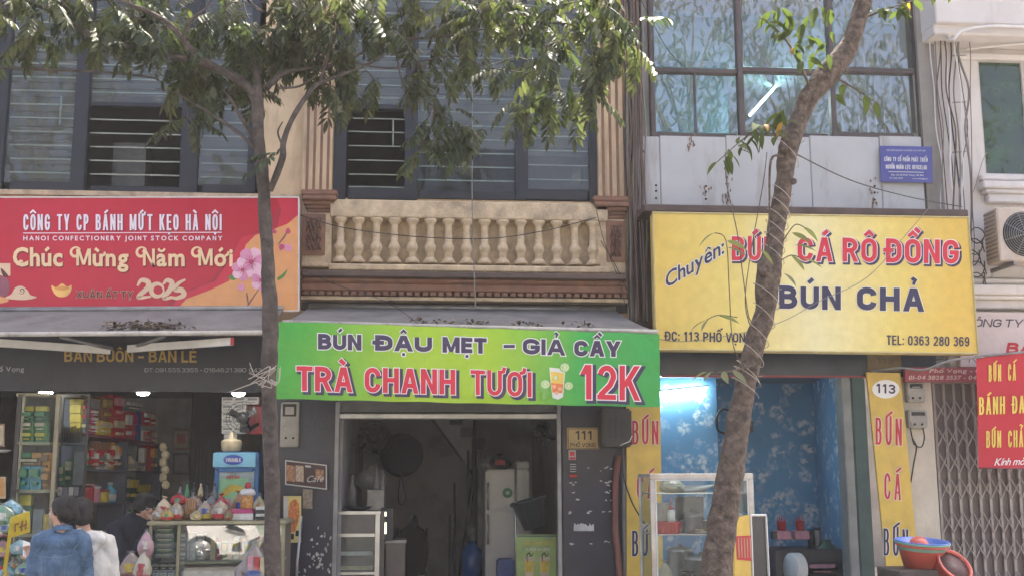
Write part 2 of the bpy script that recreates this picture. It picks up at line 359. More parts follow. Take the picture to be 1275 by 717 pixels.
# ---- condensed heavy stroke lettering (capitals and digits), built from bars, slabs and bowls
def arc(cx, cy, rx, ry, a0, a1, n=6): return [(cx+rx*math.cos(R(a0+(a1-a0)*i/n)), cy+ry*math.sin(R(a0+(a1-a0)*i/n))) for i in range(n+1)]
OO = arc(.5, .7, .5, .3, 0, 180, 8)+arc(.5, .3, .5, .3, 180, 360, 8)
ST = {
 'A': ([('s', .0, 0, .46, 1), ('s', 1, 0, .54, 1), ('h', .22, .78, .27)], 1.12), 'B': ([('s', 0, 0, 0, 1), ('p', [(0, 1), (.5, 1)]+arc(.5, .77, .42, .23, 90, -90)+[(0, .54)]), ('p', [(0, .54), (.55, .54)]+arc(.55, .27, .45, .27, 90, -90)+[(0, 0)])], 1),
 'C': ([('p', arc(.5, .7, .5, .3, 0, 180, 8)+arc(.5, .3, .5, .3, 180, 360, 8))], 1), 'D': ([('s', 0, 0, 0, 1), ('p', [(0, 1), (.4, 1)]+arc(.4, .65, .6, .35, 90, 0)+arc(.4, .35, .6, .35, 0, -90)+[(0, 0)])], 1),
 'E': ([('s', 0, 0, 0, 1), ('h', 0, .95, 1), ('h', 0, .85, .52), ('h', 0, .95, 0)], .85), 'F': ([('s', 0, 0, 0, 1), ('h', 0, .95, 1), ('h', 0, .85, .5)], .82),
 'G': ([('p', arc(.5, .7, .5, .3, 0, 180, 8)+arc(.5, .3, .5, .3, 180, 360, 8)+[(1, .46)]), ('h', .6, 1, .46)], 1.02), 'H': ([('s', 0, 0, 0, 1), ('s', 1, 0, 1, 1), ('h', 0, 1, .52)], 1),
 'I': ([('s', .5, 0, .5, 1)], 0), 'K': ([('s', 0, 0, 0, 1), ('s', .12, .38, .98, 1), ('s', 1, 0, .38, .62)], 1.05), 'L': ([('s', 0, 0, 0, 1), ('h', 0, .95, 0)], .8),
 'M': ([('s', 0, 0, 0, 1), ('s', 1, 0, 1, 1), ('s', .5, .05, .06, 1), ('s', .5, .05, .94, 1)], 1.5), 'N': ([('s', 0, 0, 0, 1), ('s', 1, 0, 1, 1), ('s', .97, 0, .03, 1)], 1.02),
 'O': ([('c', OO)], 1.02), 'P': ([('s', 0, 0, 0, 1), ('p', [(0, 1), (.45, 1)]+arc(.45, .72, .52, .28, 90, -90)+[(0, .44)])], .95),
 'R': ([('s', 0, 0, 0, 1), ('p', [(0, 1), (.45, 1)]+arc(.45, .73, .5, .27, 90, -90)+[(0, .46)]), ('s', 1, 0, .55, .46)], 1.02),
 'S': ([('p', arc(.5, .76, .48, .24, 15, 180, 6)+arc(.5, .76, .48, .22, 180, 260, 3)+arc(.5, .27, .5, .25, 80, 0, 3)+arc(.5, .26, .5, .26, 0, -165, 6))], .95),
 'T': ([('s', .5, 0, .5, 1), ('h', 0, 1, 1)], .95), 'U': ([('p', [(0, 1.12), (0, .3)]+arc(.5, .3, .5, .3, 180, 360, 8)+[(1, 1.12)])], 1), 'V': ([('s', .47, 0, 0, 1), ('s', .53, 0, 1, 1)], 1.1),
 'X': ([('s', 0, 0, 1, 1), ('s', 1, 0, 0, 1)], 1.05), 'Y': ([('s', .5, 0, .5, .5), ('s', .48, .38, 0, 1), ('s', .52, .38, 1, 1)], 1.1),
 '0': ([('c', OO)], .95), '1': ([('s', .7, 0, .7, 1), ('s', .05, .72, .6, 1)], .62), '2': ([('p', arc(.5, .73, .48, .27, 170, 0, 7)+[(.97, .66), (.75, .42), (.1, .1), (.04, 0)]), ('h', 0, .97, 0)], .95),
 '3': ([('p', arc(.48, .77, .48, .23, 165, -80, 8)+[(.3, .54)]), ('p', [(.3, .54)]+arc(.48, .27, .5, .27, 80, -165, 8))], .95),
 '4': ([('s', .75, 0, .75, 1), ('h', 0, 1, .25), ('s', .02, .25, .7, 1)], 1), '5': ([('p', [(.95, 1), (.12, 1), (.08, .58), (.5, .62)]+arc(.5, .31, .48, .31, 80, -165, 8))], .95),
 '6': ([('c', arc(.5, .3, .5, .3, 0, 360, 14)[:-1]), ('p', [(0, .3), (0, .7)]+arc(.5, .72, .5, .28, 180, 20, 6))], .95), '9': ([('c', arc(.5, .7, .5, .3, 0, 360, 14)[:-1]), ('p', [(1, .7), (1, .3)]+arc(.5, .28, .5, .28, 0, -160, 6))], .95),
 '8': ([('c', arc(.5, .77, .44, .23, 0, 360, 12)[:-1]), ('c', arc(.5, .27, .5, .27, 0, 360, 12)[:-1])], .98), '-': ([('h', 0, 1, .42)], .6), '.': ([('d', .06)], 0), ':': ([('d', .06), ('d', .55)], 0), ',': ([('d', .02)], 0)}
def miter(pts, t, closed=False):
    n = len(pts); vs = []; fs = []
    for i in range(n):
        p = Vector(pts[i]); a = Vector(pts[(i-1) % n]) if (closed or i > 0) else None; b = Vector(pts[(i+1) % n]) if (closed or i < n-1) else None
        d1 = (p-a).normalized() if a is not None and (p-a).length > 1e-9 else None; d2 = (b-p).normalized() if b is not None and (b-p).length > 1e-9 else None
        d1 = d1 or d2 or Vector((1, 0)); d2 = d2 or d1; d = (d1+d2); d = d.normalized() if d.length > .2 else d1
        nn = Vector((-d.y, d.x)); k = min(1.5, 1/max(.3, nn.dot(Vector((-d1.y, d1.x))))); vs += [p+nn*t/2*k, p-nn*t/2*k]
    m = n if closed else n-1
    for i in range(m): j = (i+1) % n; fs.append((2*i, 2*i+1, 2*j+1, 2*j))
    return vs, fs
def layout2(s, cap, L, tt, gap, g):
    """pixel-unit shapes, x along the baseline, y up; tt stroke width px, g extra outline px"""
    items = []; sw = 0; fixed = 0; n = 0
    for ch in s:
        if ch == ' ': fixed += cap*.32; continue
        D = ch in 'Đ'; nf = unicodedata.normalize('NFD', 'D' if D else ch); sh, w = ST[nf[0]]; items.append(w); fixed += tt; sw += w; n += 1
        if '\u031b' in nf: fixed += cap*.12
    fixed += gap*(len(s.replace(' ', ''))-1); U = max(.5, (L-fixed)/max(sw, .01)); out = []; x = 0
    for ch in s:
        if ch == ' ': x += cap*.32; continue
        D = ch == 'Đ'; nf = unicodedata.normalize('NFD', 'D' if D else ch); sh, w = ST[nf[0]]; marks = nf[1:]
        iw = w*U; mx_ = lambda u: x+tt/2+u*iw; my_ = lambda v: tt/2+v*(cap-tt); T = tt+2*g
        for it in sh:
            if it[0] == 's':
                _, x0, y0, x1, y1 = it; Y0 = y0*cap-(g if y0 < .01 else 0); Y1 = y1*cap+(g if y1 > .99 else 0)
                X0, X1 = mx_(x0), mx_(x1); dx = X1-X0; dy = (y1-y0)*cap; k = (dx/dy) if dy else 0
                hw = T/2*math.sqrt(1+k*k)*(1 if abs(k) < .05 else (.74 if nf[0] in 'MN' else .93)); X0e = X0+(Y0-y0*cap)*k; X1e = X1+(Y1-y1*cap)*k
                out.append(([(X0e-hw, Y0), (X0e+hw, Y0), (X1e+hw, Y1), (X1e-hw, Y1)], [(0, 1, 2, 3)]))
            elif it[0] == 'h':
                _, x0, x1, y = it; out.append(([(mx_(x0)-tt/2-g, my_(y)-T*.46), (mx_(x1)+tt/2+g, my_(y)-T*.46), (mx_(x1)+tt/2+g, my_(y)+T*.46), (mx_(x0)-tt/2-g, my_(y)+T*.46)], [(0, 1, 2, 3)]))
            elif it[0] == 'd': out.append(([(x-g, it[1]*cap-g), (x+tt+g, it[1]*cap-g), (x+tt+g, it[1]*cap+tt+g), (x-g, it[1]*cap+tt+g)], [(0, 1, 2, 3)]))
            else:
                pts = [(mx_(u), my_(v)) for u, v in it[1]]; out.append(miter(pts, T*.98, it[0] == 'c'))
        if D: out.append(([(x-tt*.55-g, my_(.52)-T*.42), (x+iw*.55+tt*.4+g, my_(.52)-T*.42), (x+iw*.55+tt*.4+g, my_(.52)+T*.42), (x-tt*.55-g, my_(.52)+T*.42)], [(0, 1, 2, 3)]))
        cx = x+(iw+tt)/2; y = cap*1.04+tt*.5; hat = '\u0302' in marks; q = cap/20; mt = min(tt, cap*.17)+2*g
        rb = lambda pts, k=1: out.append(miter(pts, mt*k))
        if hat: rb([(cx-3.6*q-g*.4, y-.8*q), (cx, y+2.6*q), (cx+3.6*q+g*.4, y-.8*q)], .85)
        if '\u0306' in marks: rb([(cx-3*q, y+2*q), (cx-1.5*q, y), (cx+1.5*q, y), (cx+3*q, y+2*q)], .85)
        mx, my = (cx+4.6*q, y+3.2*q) if hat else (cx, y)
        if '\u0300' in marks: rb([(mx-2.8*q-g*.5, my+3*q+g*.5), (mx+1.2*q+g*.5, my-.6*q-g*.5)])
        if '\u0301' in marks: rb([(mx-1.2*q-g*.5, my-.6*q-g*.5), (mx+2.8*q+g*.5, my+3*q+g*.5)])
        if '\u0309' in marks: rb([(mx-1.8*q, my+3.6*q), (mx-.2*q, my+4.8*q), (mx+1.6*q, my+3.4*q), (mx+.4*q, my+1.4*q), (mx, my-.8*q-g)], .8)
        if '\u0303' in marks: rb([(mx-3*q, my), (mx-1.2*q, my+1.6*q), (mx+1*q, my+.4*q), (mx+3*q, my+2*q)], .8)
        if '\u0323' in marks: out.append(disc(cx, -cap*.2, mt*.62, mt*.62))
        x += iw+tt
        if '\u031b' in marks: out.append(miter([(x-tt*.6, cap*.93), (x+cap*.06, cap*.98), (x+cap*.1, cap*1.15+g)], mt*.85)); x += cap*.12
        x += gap
    return out
BF_text = text
def text(parent, s, pl, p0, p1, cap, m, bold=.02, lift=.003, outline=None, shear=0, sp=.07, name='lettering', label=None, vert=(0, -1), wt=None, ck=.27):
    if not all(c == ' ' or unicodedata.normalize('NFD', 'D' if c == 'Đ' else c)[0] in ST for c in s):
        return BF_text(parent, s, pl, p0, p1, cap, m, min(bold, .03), lift, outline, shear, sp, name, label, vert)
    L = math.hypot(p1[0]-p0[0], p1[1]-p0[1]); tt = min(cap*(wt or (.11+bold*2.2)), ck*L/max(1, len(s)-.5*s.count(' '))); ux, uy = (p1[0]-p0[0])/L, (p1[1]-p0[1])/L; vx, vy = vert
    lay = [(m, 0, lift, (0, 0))]+[(o[0], sum(q[1] for q in outline[:i+1])*cap*.8, lift-.0012*(i+1)-.0004, o[2] if len(o) > 2 else (0, 0)) for i, o in enumerate(outline or [])]
    for mm, g, li, sh in lay:
        mb = MB()
        for i, (vs, fs) in enumerate(layout2(s, cap, L, tt, cap*sp*1.3, g)):
            e = li+.00006*(i % 9)
            mb.add([pl.pt(p0[0]+ux*(a+shear*b+sh[0])+vx*b, p0[1]+uy*(a+shear*b+sh[0])+vy*b+sh[1], e) for a, b in vs], fs, mm)
        o = mb.build(name if mm is m else name+'_outline', parent)
        if mm is m and label: o['label'] = label

def sheet(parent, name, pl, corners, m, th, back=None):
    """board: corners px (tl,tr,br,bl) on plane, thickness th behind"""
    f = [pl.pt(*c) for c in (corners[3], corners[2], corners[1], corners[0])]
    b = [p-pl.n*th for p in f]; mb = MB(); mb.hexa(f+b, m)
    return mb.build(name, parent)
# ================================================================ the ground and the street
asph = M('asphalt', (.11, .105, .1), .9, var=.3, sc=3, bump=.5, bs=60)
pave = M('pavement_concrete', (.33, .3, .27), .85, var=.25, sc=2, bump=.4, dirt=(.12, .1, .09))
kerbm = M('kerb_stone', (.4, .39, .36), .8, var=.2)
b = MB(); b.box((-400, -400, -.6), (400, 400, -.13), asph); o = b.build('road', kind='structure')
b = MB(); b.box((-30, -4.6, -.3), (30, 9, 0), pave); b.build('pavement', kind='structure')
b = MB(); b.box((-30, -4.78, -.3), (30, -4.603, .004), kerbm); b.build('kerb', kind='structure')
b = MB(); b.box((-30, -24, -.3), (30, -19, 0), pave); b.build('pavement', kind='structure')
linem = M('road_paint', (.75, .75, .72), .7)
b = MB()
for i in range(14): b.box((-28+i*4, -11.95, -.14), (-26+i*4, -11.83, -.126), linem)
b.build('road_marking', kind='structure')

def X(px, Y=0, py=300): return P(px, py, Y).x
def Z(py, Y=0, px=600): return P(px, py, Y).z
XA0, XAB, XBC, XCD, XD1 = X(-330), X(374), X(790), X(1166), X(1560)
TOP = 12.0  # height out of view, raised so the houses shade the tree crown
cream = M('cream_plaster', (.64, .49, .31), .8, var=.16, sc=3, bump=.25, dirt=(.2, .15, .11), streak=.6, dth=.48)
creamd = M('aged_cream_stone', (.62, .49, .33), .8, var=.25, sc=9, bump=.5, dirt=(.17, .13, .1), dscale=3.5, dth=.49)
brown = M('brown_moulding_paint', (.25, .13, .085), .7, var=.2, sc=7, bump=.25, dirt=(.1, .07, .06), dscale=5)
navy = M('dark_navy_tile', (.016, .019, .04), .35, var=.35, sc=4, bump=.15)
framem = M('dark_blue_window_frame', (.014, .017, .026), .45, var=.2, bump=.05)
barm = M('pale_security_bar', (.33, .36, .3), .45, metal=.2, var=.2)
steel = M('brushed_steel', (.5, .5, .49), .35, metal=.8, var=.2, bump=.1)
steeld = M('dull_grey_steel', (.28, .28, .28), .5, metal=.5, var=.3)
black = M('black_plastic', (.02, .02, .022), .45, var=.3, bump=.05)
white = M('white_paint', (.75, .75, .73), .5, var=.12)
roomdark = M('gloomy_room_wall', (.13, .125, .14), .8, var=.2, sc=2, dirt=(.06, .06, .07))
conc = M('grey_concrete', (.3, .28, .26), .85, var=.25, sc=2, dirt=(.12, .11, .1), streak=.6)
gH = glass('hazy_window_glass', ior=1.75, haze=.1, hcol=(.34, .33, .29))
gC = glass('clear_window_glass', ior=1.5, haze=.03)
gR = glass('reflective_window_glass', (.66, .74, .76), ior=3.6, haze=.07, hcol=(.62, .7, .74))
gT = glass('green_tinted_glass', (.2, .35, .25), ior=2.0, haze=.35, hcol=(.12, .2, .13))
gW = glass('thin_display_glass', ior=1.22, haze=.01)
gV = glass('display_glass', ior=1.5, haze=.03)
gS = glass('shiny_counter_glass', ior=2.6, haze=.02)

def room(parent, x0, x1, y0, y1, z0, z1, mw, mf=None, mc=None):
    w = .06; mf = mf or pave; mc = mc or mw
    for nm, a, c, m in (('back_wall', (x0-w, y1, z0), (x1+w, y1+w, z1), mw), ('side_wall', (x0-w, y0, z0), (x0, y1, z1), mw),
                        ('side_wall', (x1, y0, z0), (x1+w, y1, z1), mw), ('floor', (x0-w, y0, z0-.05), (x1+w, y1+w, z0+.005), mf), ('ceiling', (x0-w, y0, z1), (x1+w, y1+w, z1+w), mc)):
        b = MB(); b.box(a, c, m); b.build(nm, parent)
def hull(parent, x0, x1, m, top=None, z0=0):
    top = top or TOP
    b = MB(); b.box((x0, 8, z0), (x1, 8.2, top), m); b.build('rear_wall', parent)
    b = MB(); b.box((x0, .0, top), (x1, 8.2, top+.2), m); b.build('roof', parent)
def holewall(parent, name, x0, x1, z0, z1, hx0, hx1, hz0, hz1, m, y=0, th=.2):
    b = MB()
    b.box((x0, y, z0), (hx0, y+th, z1), m); b.box((hx1, y, z0), (x1, y+th, z1), m)
    b.box((hx0, y, z0), (hx1, y+th, hz0), m); b.box((hx0, y, hz1), (hx1, y+th, z1), m)
    return b.build(name, parent)
F0 = F(0)

# ================================================================ house A, left: confectionery shop
hA = thing('townhouse', ((XA0+XAB)/2, 0, 0), 'cream townhouse on the left above the red confectionery sign with dark framed windows', 'house')
zs = 3.22
holewall(hA, 'wall', XA0, XAB, 2.56, TOP, X(-160), X(322), Z(240, 0, 160), Z(-60, 0, 100), cream)
hull(hA, XA0, XAB, conc)
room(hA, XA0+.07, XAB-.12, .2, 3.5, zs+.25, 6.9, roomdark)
shopw = M('shop_white_wall', (.68, .68, .68), .8, var=.15, dirt=(.25, .25, .26))
room(hA, XA0+.07, XAB-.12, .05, 4.6, 0, 2.75, shopw, mc=navy)
b = MB(); b.box((X(338, 0, 560), 0, 0), (XAB, .25, 2.55), navy); b.build('pillar', hA); b = MB(); b.box((XA0, 0, 0), (X(-15, 0, 560), .25, 2.55), navy); b.build('pillar', hA)
def window(parent, x0, y0, x1, y1, posts, rails, Y, m=None, gl=None, panes=(), bars=(), barY=.09, name='window', vb=()):
    m = m or framem; pl = F(Y)
    fr = None
    for p in posts: w = MB(); w.pbox(pl, p[0], y0, p[1], y1, .09, m, bev=.006); o_ = w.build('window_frame' if fr else name, fr or parent); fr = fr or o_
    pl2 = F(Y+.004)
    for r in rails: w = MB(); w.pbox(pl2, r[0], r[1], r[2], r[3], .075, m, bev=.005); w.build('window_frame', fr)
    for q in panes:
        w = MB(); w.pbox(F(Y+.04), q[0], q[1], q[2], q[3], .006, q[4]); w.build('pane', fr)
    for (bx0, bx1, by, th) in bars:
        w = MB(); w.pbox(F(Y+barY), bx0, by-th*.36, bx1, by+th*.36, .012, barm); w.build('security_bar', fr)
    for (bx, by0, by1) in vb:
        w = MB(); w.pbox(F(Y+barY), bx-.8, by0, bx+.8, by1, .012, barm); w.build('security_bar', fr)
    return fr
bars = [(12, 97, y, 2.2) for y in range(-40, 226, 17)] + [(112, 230, y+3, 2.2) for y in range(-40, 226, 17)] + [(250, 313, y+6, 2) for y in range(-40, 226, 17)] + [(-80, -6, y, 2) for y in range(-40, 226, 17)]
window(hA, -160, -60, 322, 240, [(-160, -150), (-88, -76), (-8, 12), (95, 113), (229, 251), (312, 322)],
       [(-150, 228, -88, 240), (-76, 228, -8, 240), (12, 226, 95, 240), (113, 232, 229, 240), (251, 230, 312, 240), (-150, -60, -88, -48), (-76, -60, -8, -48), (12, -60, 95, -48), (113, -60, 229, -48), (251, -60, 312, -48), (113, 128, 229, 133)], -.02,
       panes=[(-150, -50, -88, 230, gH), (-76, -50, -8, 230, gH), (10, -50, 97, 228, gH), (111, -50, 231, 128, gH), (249, -50, 314, 232, gH)], bars=bars, vb=[(75, 120, 155)])
b = MB()
for i in range(30): y = -45+i*9.3; b.pbox(F(.3), 5, y, 100, y+7.5, .01, M('grey_blind_slat', (.07, .07, .06), .6, var=.15))
for i in range(30): y = -45+i*9.3; b.pbox(F(.3), 245, y, 325, y+7.5, .01, MC['grey_blind_slat'])
for i in range(18): y = -45+i*9.3; b.pbox(F(.32), 105, y, 240, y+7.5, .01, MC['grey_blind_slat'])
b.build('blind', hA, kind='stuff')
b = MB(); b.pbox(F(.8), 140, 178, 181, 235, .3, M('grey_cardboard', (.2, .2, .2), .8)); b.build('carton', None, 'grey carton standing behind the open middle window above the red sign', 'carton')
b = MB(); b.box((X(-170), -.05, Z(246, 0, 160)), (X(372), .0, Z(240, 0, 160)), creamd); b.build('sill', hA)

# red sign ---------------------------------------------------------------
plA = Q((0, 318, -.5), (371, 316, -.5), (0, 250, -.5))
redm = ramp_mat('red_sign_print', 0, [(0, '#b01030'), (.35, '#c4173a'), (.75, '#b51233'), (1, '#9c0f2e')], -2.6, 2.4, rough=.4, bump=.1)
sA = thing('shop_sign', P(185, 390, -.5), 'wide red New Year confectionery company sign over the left shop', 'sign')
sheet(sA, 'board', plA, [(-70, 246), (371.5, 246), (371.5, 386), (-70, 391)], redm, .12)
wm = M('sign_white_trim', (.7, .68, .68), .4, var=.08)
b = MB()
for (p, q) in (((-70, 246), (372, 246)), ((372, 246), (372, 387)), ((372, 387), (-70, 391.5))):
    b.tube([plA.pt(p[0], p[1], .006), plA.pt(q[0], q[1], .006)], .008, wm, 4, False)
b.build('trim', sA)
dr = M('dark_red_print', (.36, .014, .04), .4, var=.08); orp = M('orange_print', (.72, .34, .14), .45, var=.08); cr = M('cream_print', (.78, .6, .4), .45, var=.05)
decal(sA, 'print_wave', plA, [(200, 388), (222, 366), (262, 350), (286, 318), (300, 300), (330, 280), (345, 262), (352, 248), (371, 247), (371, 386), (300, 387)], dr, .0015, 0)
rr_ = M('red_print', (.56, .02, .055), .4, var=.08)
decal(sA, 'print_wave', plA, [(297, 386), (371, 386), (371, 247), (345, 247.5), (350, 262), (345, 284), (300, 296), (287, 322), (268, 350), (225, 366), (210, 387)], rr_, .003, 0)
decal(sA, 'print_wave', plA, [(218, 387), (232, 372), (262, 361), (285, 350), (300, 325), (306, 305), (318, 293), (340, 286), (358, 279), (371, 268), (371, 386)], orp, .0045, 0)
ink = M('silver_white_print', (.8, .72, .82), .4, var=.05); sh = M('shadow_red_print', (.2, .005, .02), .5)
text(sA, 'CÔNG TY CP BÁNH MỨT KẸO HÀ NỘI', plA, (29, 287), (276, 287), 20, ink, bold=.05, sp=.09, outline=[(sh, .01, (1, 1))])
b = MB(); b.pbox(plA, 29, 289.6, 276, 290.6, .0, ink, front=.003); b.build('print_line', sA)
text(sA, 'HANOI CONFECTIONERY JOINT STOCK COMPANY', plA, (29, 299.5), (277, 299.5), 5.6, ink, bold=.02, sp=.25)
gold = M('gold_print', (.82, .6, .36), .4, var=.05)
text(sA, 'Chúc', plA, (16, 331), (78, 331), 23, gold, bold=.035, outline=[(sh, .015, (1.2, 1.2))])
text(sA, 'Mừng', plA, (95, 331), (160, 331), 22, gold, bold=.035, outline=[(sh, .015, (1.2, 1.2))])
text(sA, 'Năm', plA, (178, 331), (230, 331), 22, gold, bold=.035, outline=[(sh, .015, (1.2, 1.2))])
text(sA, 'Mới', plA, (247, 331), (290, 331), 22, gold, bold=.035, outline=[(sh, .015, (1.2, 1.2))])
def swash(parent, pl, pts, w, m, lift, name='swash'):
    q = bez(pts, 6); n = len(q); ws = [w*(.45+.9*math.sin(math.pi*i/(n-1))) for i in range(n)]
    vs, fs = ribbon(q, ws); b = MB(); b.add([pl.pt(v[0], v[1], lift) for v in vs], fs, m); return b.build(name, parent)
def curl(cx, cy, r, a0, turns, shrink=.35, sg=1):
    return [(cx+r*(1-(1-shrink)*t/20)*math.cos(a0+sg*turns*2*math.pi*t/20), cy+r*(1-(1-shrink)*t/20)*math.sin(a0+sg*turns*2*math.pi*t/20), 0) for t in range(21)]
for cx, cy in ((96, 318), (178, 318), (247, 318)):
    swash(sA, plA, curl(cx-2, cy-3, 7.5, -.6, -1.1, .3), 2.6, gold, .0034)
swash(sA, plA, curl(27, 327, 5, -.2, 1, .2), 2.4, gold, .0034)
bei = M('beige_print', (.72, .52, .36), .45, var=.06); dk = M('maroon_ink', (.09, .02, .02), .5)
text(sA, 'XUÂN ẤT TỴ', plA, (95, 371), (166, 371), 8.5, dk, bold=.05, outline=[(bei, .05)])
swash(sA, plA, bez([(171, 356, 0), (176, 349, 0), (184, 351, 0), (184, 358, 0), (172, 370, 0), (188, 369, 0)], 5), 5, bei, .0031, '2025_numeral')
swash(sA, plA, curl(196, 361, 8, 0, 1.0, .95), 4.2, bei, .0032, '2025_numeral')
swash(sA, plA, bez([(203, 354, 0), (208, 349, 0), (214, 352, 0), (212, 360, 0), (204, 371, 0), (216, 370, 0)], 5), 5, bei, .0033, '2025_numeral')
swash(sA, plA, bez([(231, 348, 0), (222, 353, 0), (218, 360, 0), (226, 361, 0), (229, 367, 0), (220, 371, 0), (211, 369, 0)], 5), 5, bei, .0034, '2025_numeral')
ing = M('ingot_print', (.85, .5, .16), .4); ing2 = M('ingot_shade_print', (.7, .3, .07), .4)
decal(sA, 'ingot_print', plA, [(64, 355), (70, 358), (77, 353), (84, 357), (89, 355), (88, 363), (82, 369), (72, 369), (66, 363)], ing, .003, 4)
decal(sA, 'ingot_print', plA, [(68, 358), (77, 356), (86, 358), (82, 361), (72, 361)], ing2, .0042, 4)
decal(sA, 'cloud_print', plA, [(6, 371), (14, 366), (19, 358), (27, 356), (34, 361), (38, 367), (46, 370), (34, 373), (20, 373)], bei, .003, 4)
decal(sA, 'cloud_print', plA, [(-10, 368), (2, 369), (11, 374), (4, 377), (-10, 378)], orp, .0042, 4)
swash(sA, plA, curl(27, 362, 4, 2.5, -1.2, .2), .9, dk, .0043)
decal(sA, 'figure_print', plA, [(-8, 328), (13, 328), (13, 343), (8, 345), (-8, 340)], bei, .003)
decal(sA, 'figure_print', plA, [(-8, 345), (8, 346), (12, 356), (10, 366), (3, 369), (-8, 366)], M('mauve_print', (.28, .09, .13), .5), .0042, 3)
decal(sA, 'figure_print', plA, [(1, 334), (6, 338), (11, 345), (4, 344)], dk, .0043, 3)
pinks = [M('pale_pink_print', (.8, .5, .62), .45, var=.1, sc=40), M('pink_print', (.68, .28, .45), .45, var=.1, sc=40), M('magenta_print', (.5, .06, .17), .45, var=.1)]
def petal(cx, cy, a, L, w, m, lift):
    pts = []
    for t, s_ in ((0, 0), (.3, .7), (.65, 1), (.95, .6), (1.0, 0), (.95, -.6), (.65, -1), (.3, -.7)):
        x = t*L; y = s_*w; pts.append((cx+x*math.cos(a)-y*math.sin(a), cy+x*math.sin(a)+y*math.cos(a)))
    return decal(sA, 'petal_print', plA, pts, m, lift, 3)
kk = 0
for (cx, cy, r) in ((313, 326, 18), (325, 349, 13), (302, 336, 14)):
    for i in range(6):
        kk += 1; petal(cx, cy, i*1.047+cx, r, r*.42, pinks[i % 2], .0052+kk*.0003)
for (cx, cy, r) in ((346, 302, 6.5), (359, 304, 6.5), (352, 312, 5), (361, 284, 4.5), (307, 362, 6), (347, 290, 4)):
    kk += 1; petal(cx-r*.6, cy, .3*cx, r*1.6, r*.7, pinks[1 if r > 5 else 2], .0052+kk*.0003)
for (cx, cy, r) in ((313, 326, 3), (325, 349, 2.4), (302, 336, 2.2)):
    decal(sA, 'blossom_centre', plA, disc(cx, cy, r, r, 10)[0], pinks[2], .0148)
    for k in range(9): a = k*.7; swash(sA, plA, [(cx, cy, 0), (cx+r*1.6*math.cos(a), cy+r*1.6*math.sin(a), 0), (cx+r*2.8*math.cos(a+.15), cy+r*2.8*math.sin(a+.15), 0)], .55, pinks[2], .0152+.0001*k, 'stamen_print')
brn = M('twig_print', (.2, .1, .1), .5)
for pts in ([(304, 386, 0), (312, 375, 0), (322, 360, 0)], [(309, 378, 0), (308, 370, 0), (307, 364, 0)], [(346, 305, 0), (354, 295, 0), (360, 284, 0)]):
    swash(sA, plA, pts, 1.6, brn, .005)
decal(sA, 'leaf_print', plA, [(284, 346), (291, 341), (299, 344), (291, 349)], M('green_print', (.1, .25, .06), .5), .005, 3)
decal(sA, 'leaf_print', plA, [(345, 346), (352, 341), (358, 335), (354, 344), (347, 349)], MC['green_print'], .005, 3)
for i in range(5):
    swash(sA, plA, [(350+i*4, 386, 0), (354+i*3.6, 372-i*1.5, 0), (360+i*2.6, 362+i*2, 0)], .7, ing2, .0051)

# left awning --------------------------------------------------------------
canv = M('grey_awning_canvas', (.2, .195, .19), .85, var=.2, sc=3, bump=.3, dirt=(.07, .06, .055), dscale=2)
rust = M('chipped_white_bar', (.5, .48, .44), .6, var=.2, dirt=(.14, .08, .05), dscale=7, dth=.5)
def awning(name, label, A, B, C, D, edge_px, nseg=14, sag=.03, drop=0.05):
    """A,B back-left/right, C,D front-right/left world points"""
    t = thing(name, (A+B+C+D)/4, label, 'awning'); b = MB(); n = nseg; vs = []
    for j in range(7):
        for i in range(n+1):
            u = i/n; v = j/6; p = A.lerp(B, u).lerp(D.lerp(C, u), v); p.z -= sag*math.sin(math.pi*v)*(.6+.4*math.sin(u*9)) ; vs.append(p)
    fs = [(j*(n+1)+i, j*(n+1)+i+1, (j+1)*(n+1)+i+1, (j+1)*(n+1)+i) for j in range(6) for i in range(n)]
    up = len(vs); vs += [Vector((p.x, p.y, p.z-.006)) for p in vs]; fs += [tuple(k+up for k in f[::-1]) for f in fs]
    b.add(vs, fs, canv, True); b.build('canvas', t)
    b = MB(); b.tube([D, C], .022, rust, 8); b.build('front_bar', t)
    b = MB(); b.tube([A+Vector((0, .02, .02)), B+Vector((0, .02, .02))], .03, steeld, 8); b.build('roller', t)
    return t
aw = awning('awning', 'faded grey canvas awning under the red sign with dead leaves on top', P(-90, 388, -.55), P(352, 386, -.55), P(326, 414, -1.65), P(-130, 417, -1.65), 0)
def arm(parent, a, b_, w=.035, h=.02):
    d = (b_-a).normalized(); s_ = d.cross(Vector((0, 0, 1))).normalized()*h; u = Vector((0, 0, 1))*w; q = MB()
    q.hexa([a-s_-u, b_-s_-u, b_-s_+u, a-s_+u, a+s_-u, b_+s_-u, b_+s_+u, a+s_+u], white); return q.build('folding_arm', parent)
arm(aw, P(-40, 424, -1.5), P(137, 436, -.9)); arm(aw, P(160, 434, -.9), P(288, 425, -1.55))
b = MB(); b.tube([P(75, 419, -1.2), P(140, 434, -.9)], .02, steeld); b.tube([P(205, 418, -1.3), P(165, 433, -.9)], .02, steeld); b.build('strut', aw)
redp = M('red_plastic', (.5, .03, .03), .4)
b = MB(); b.pbox(F(-1.56), 287, 420, 291, 429, .03, redp); b.build('arm_cap', aw)

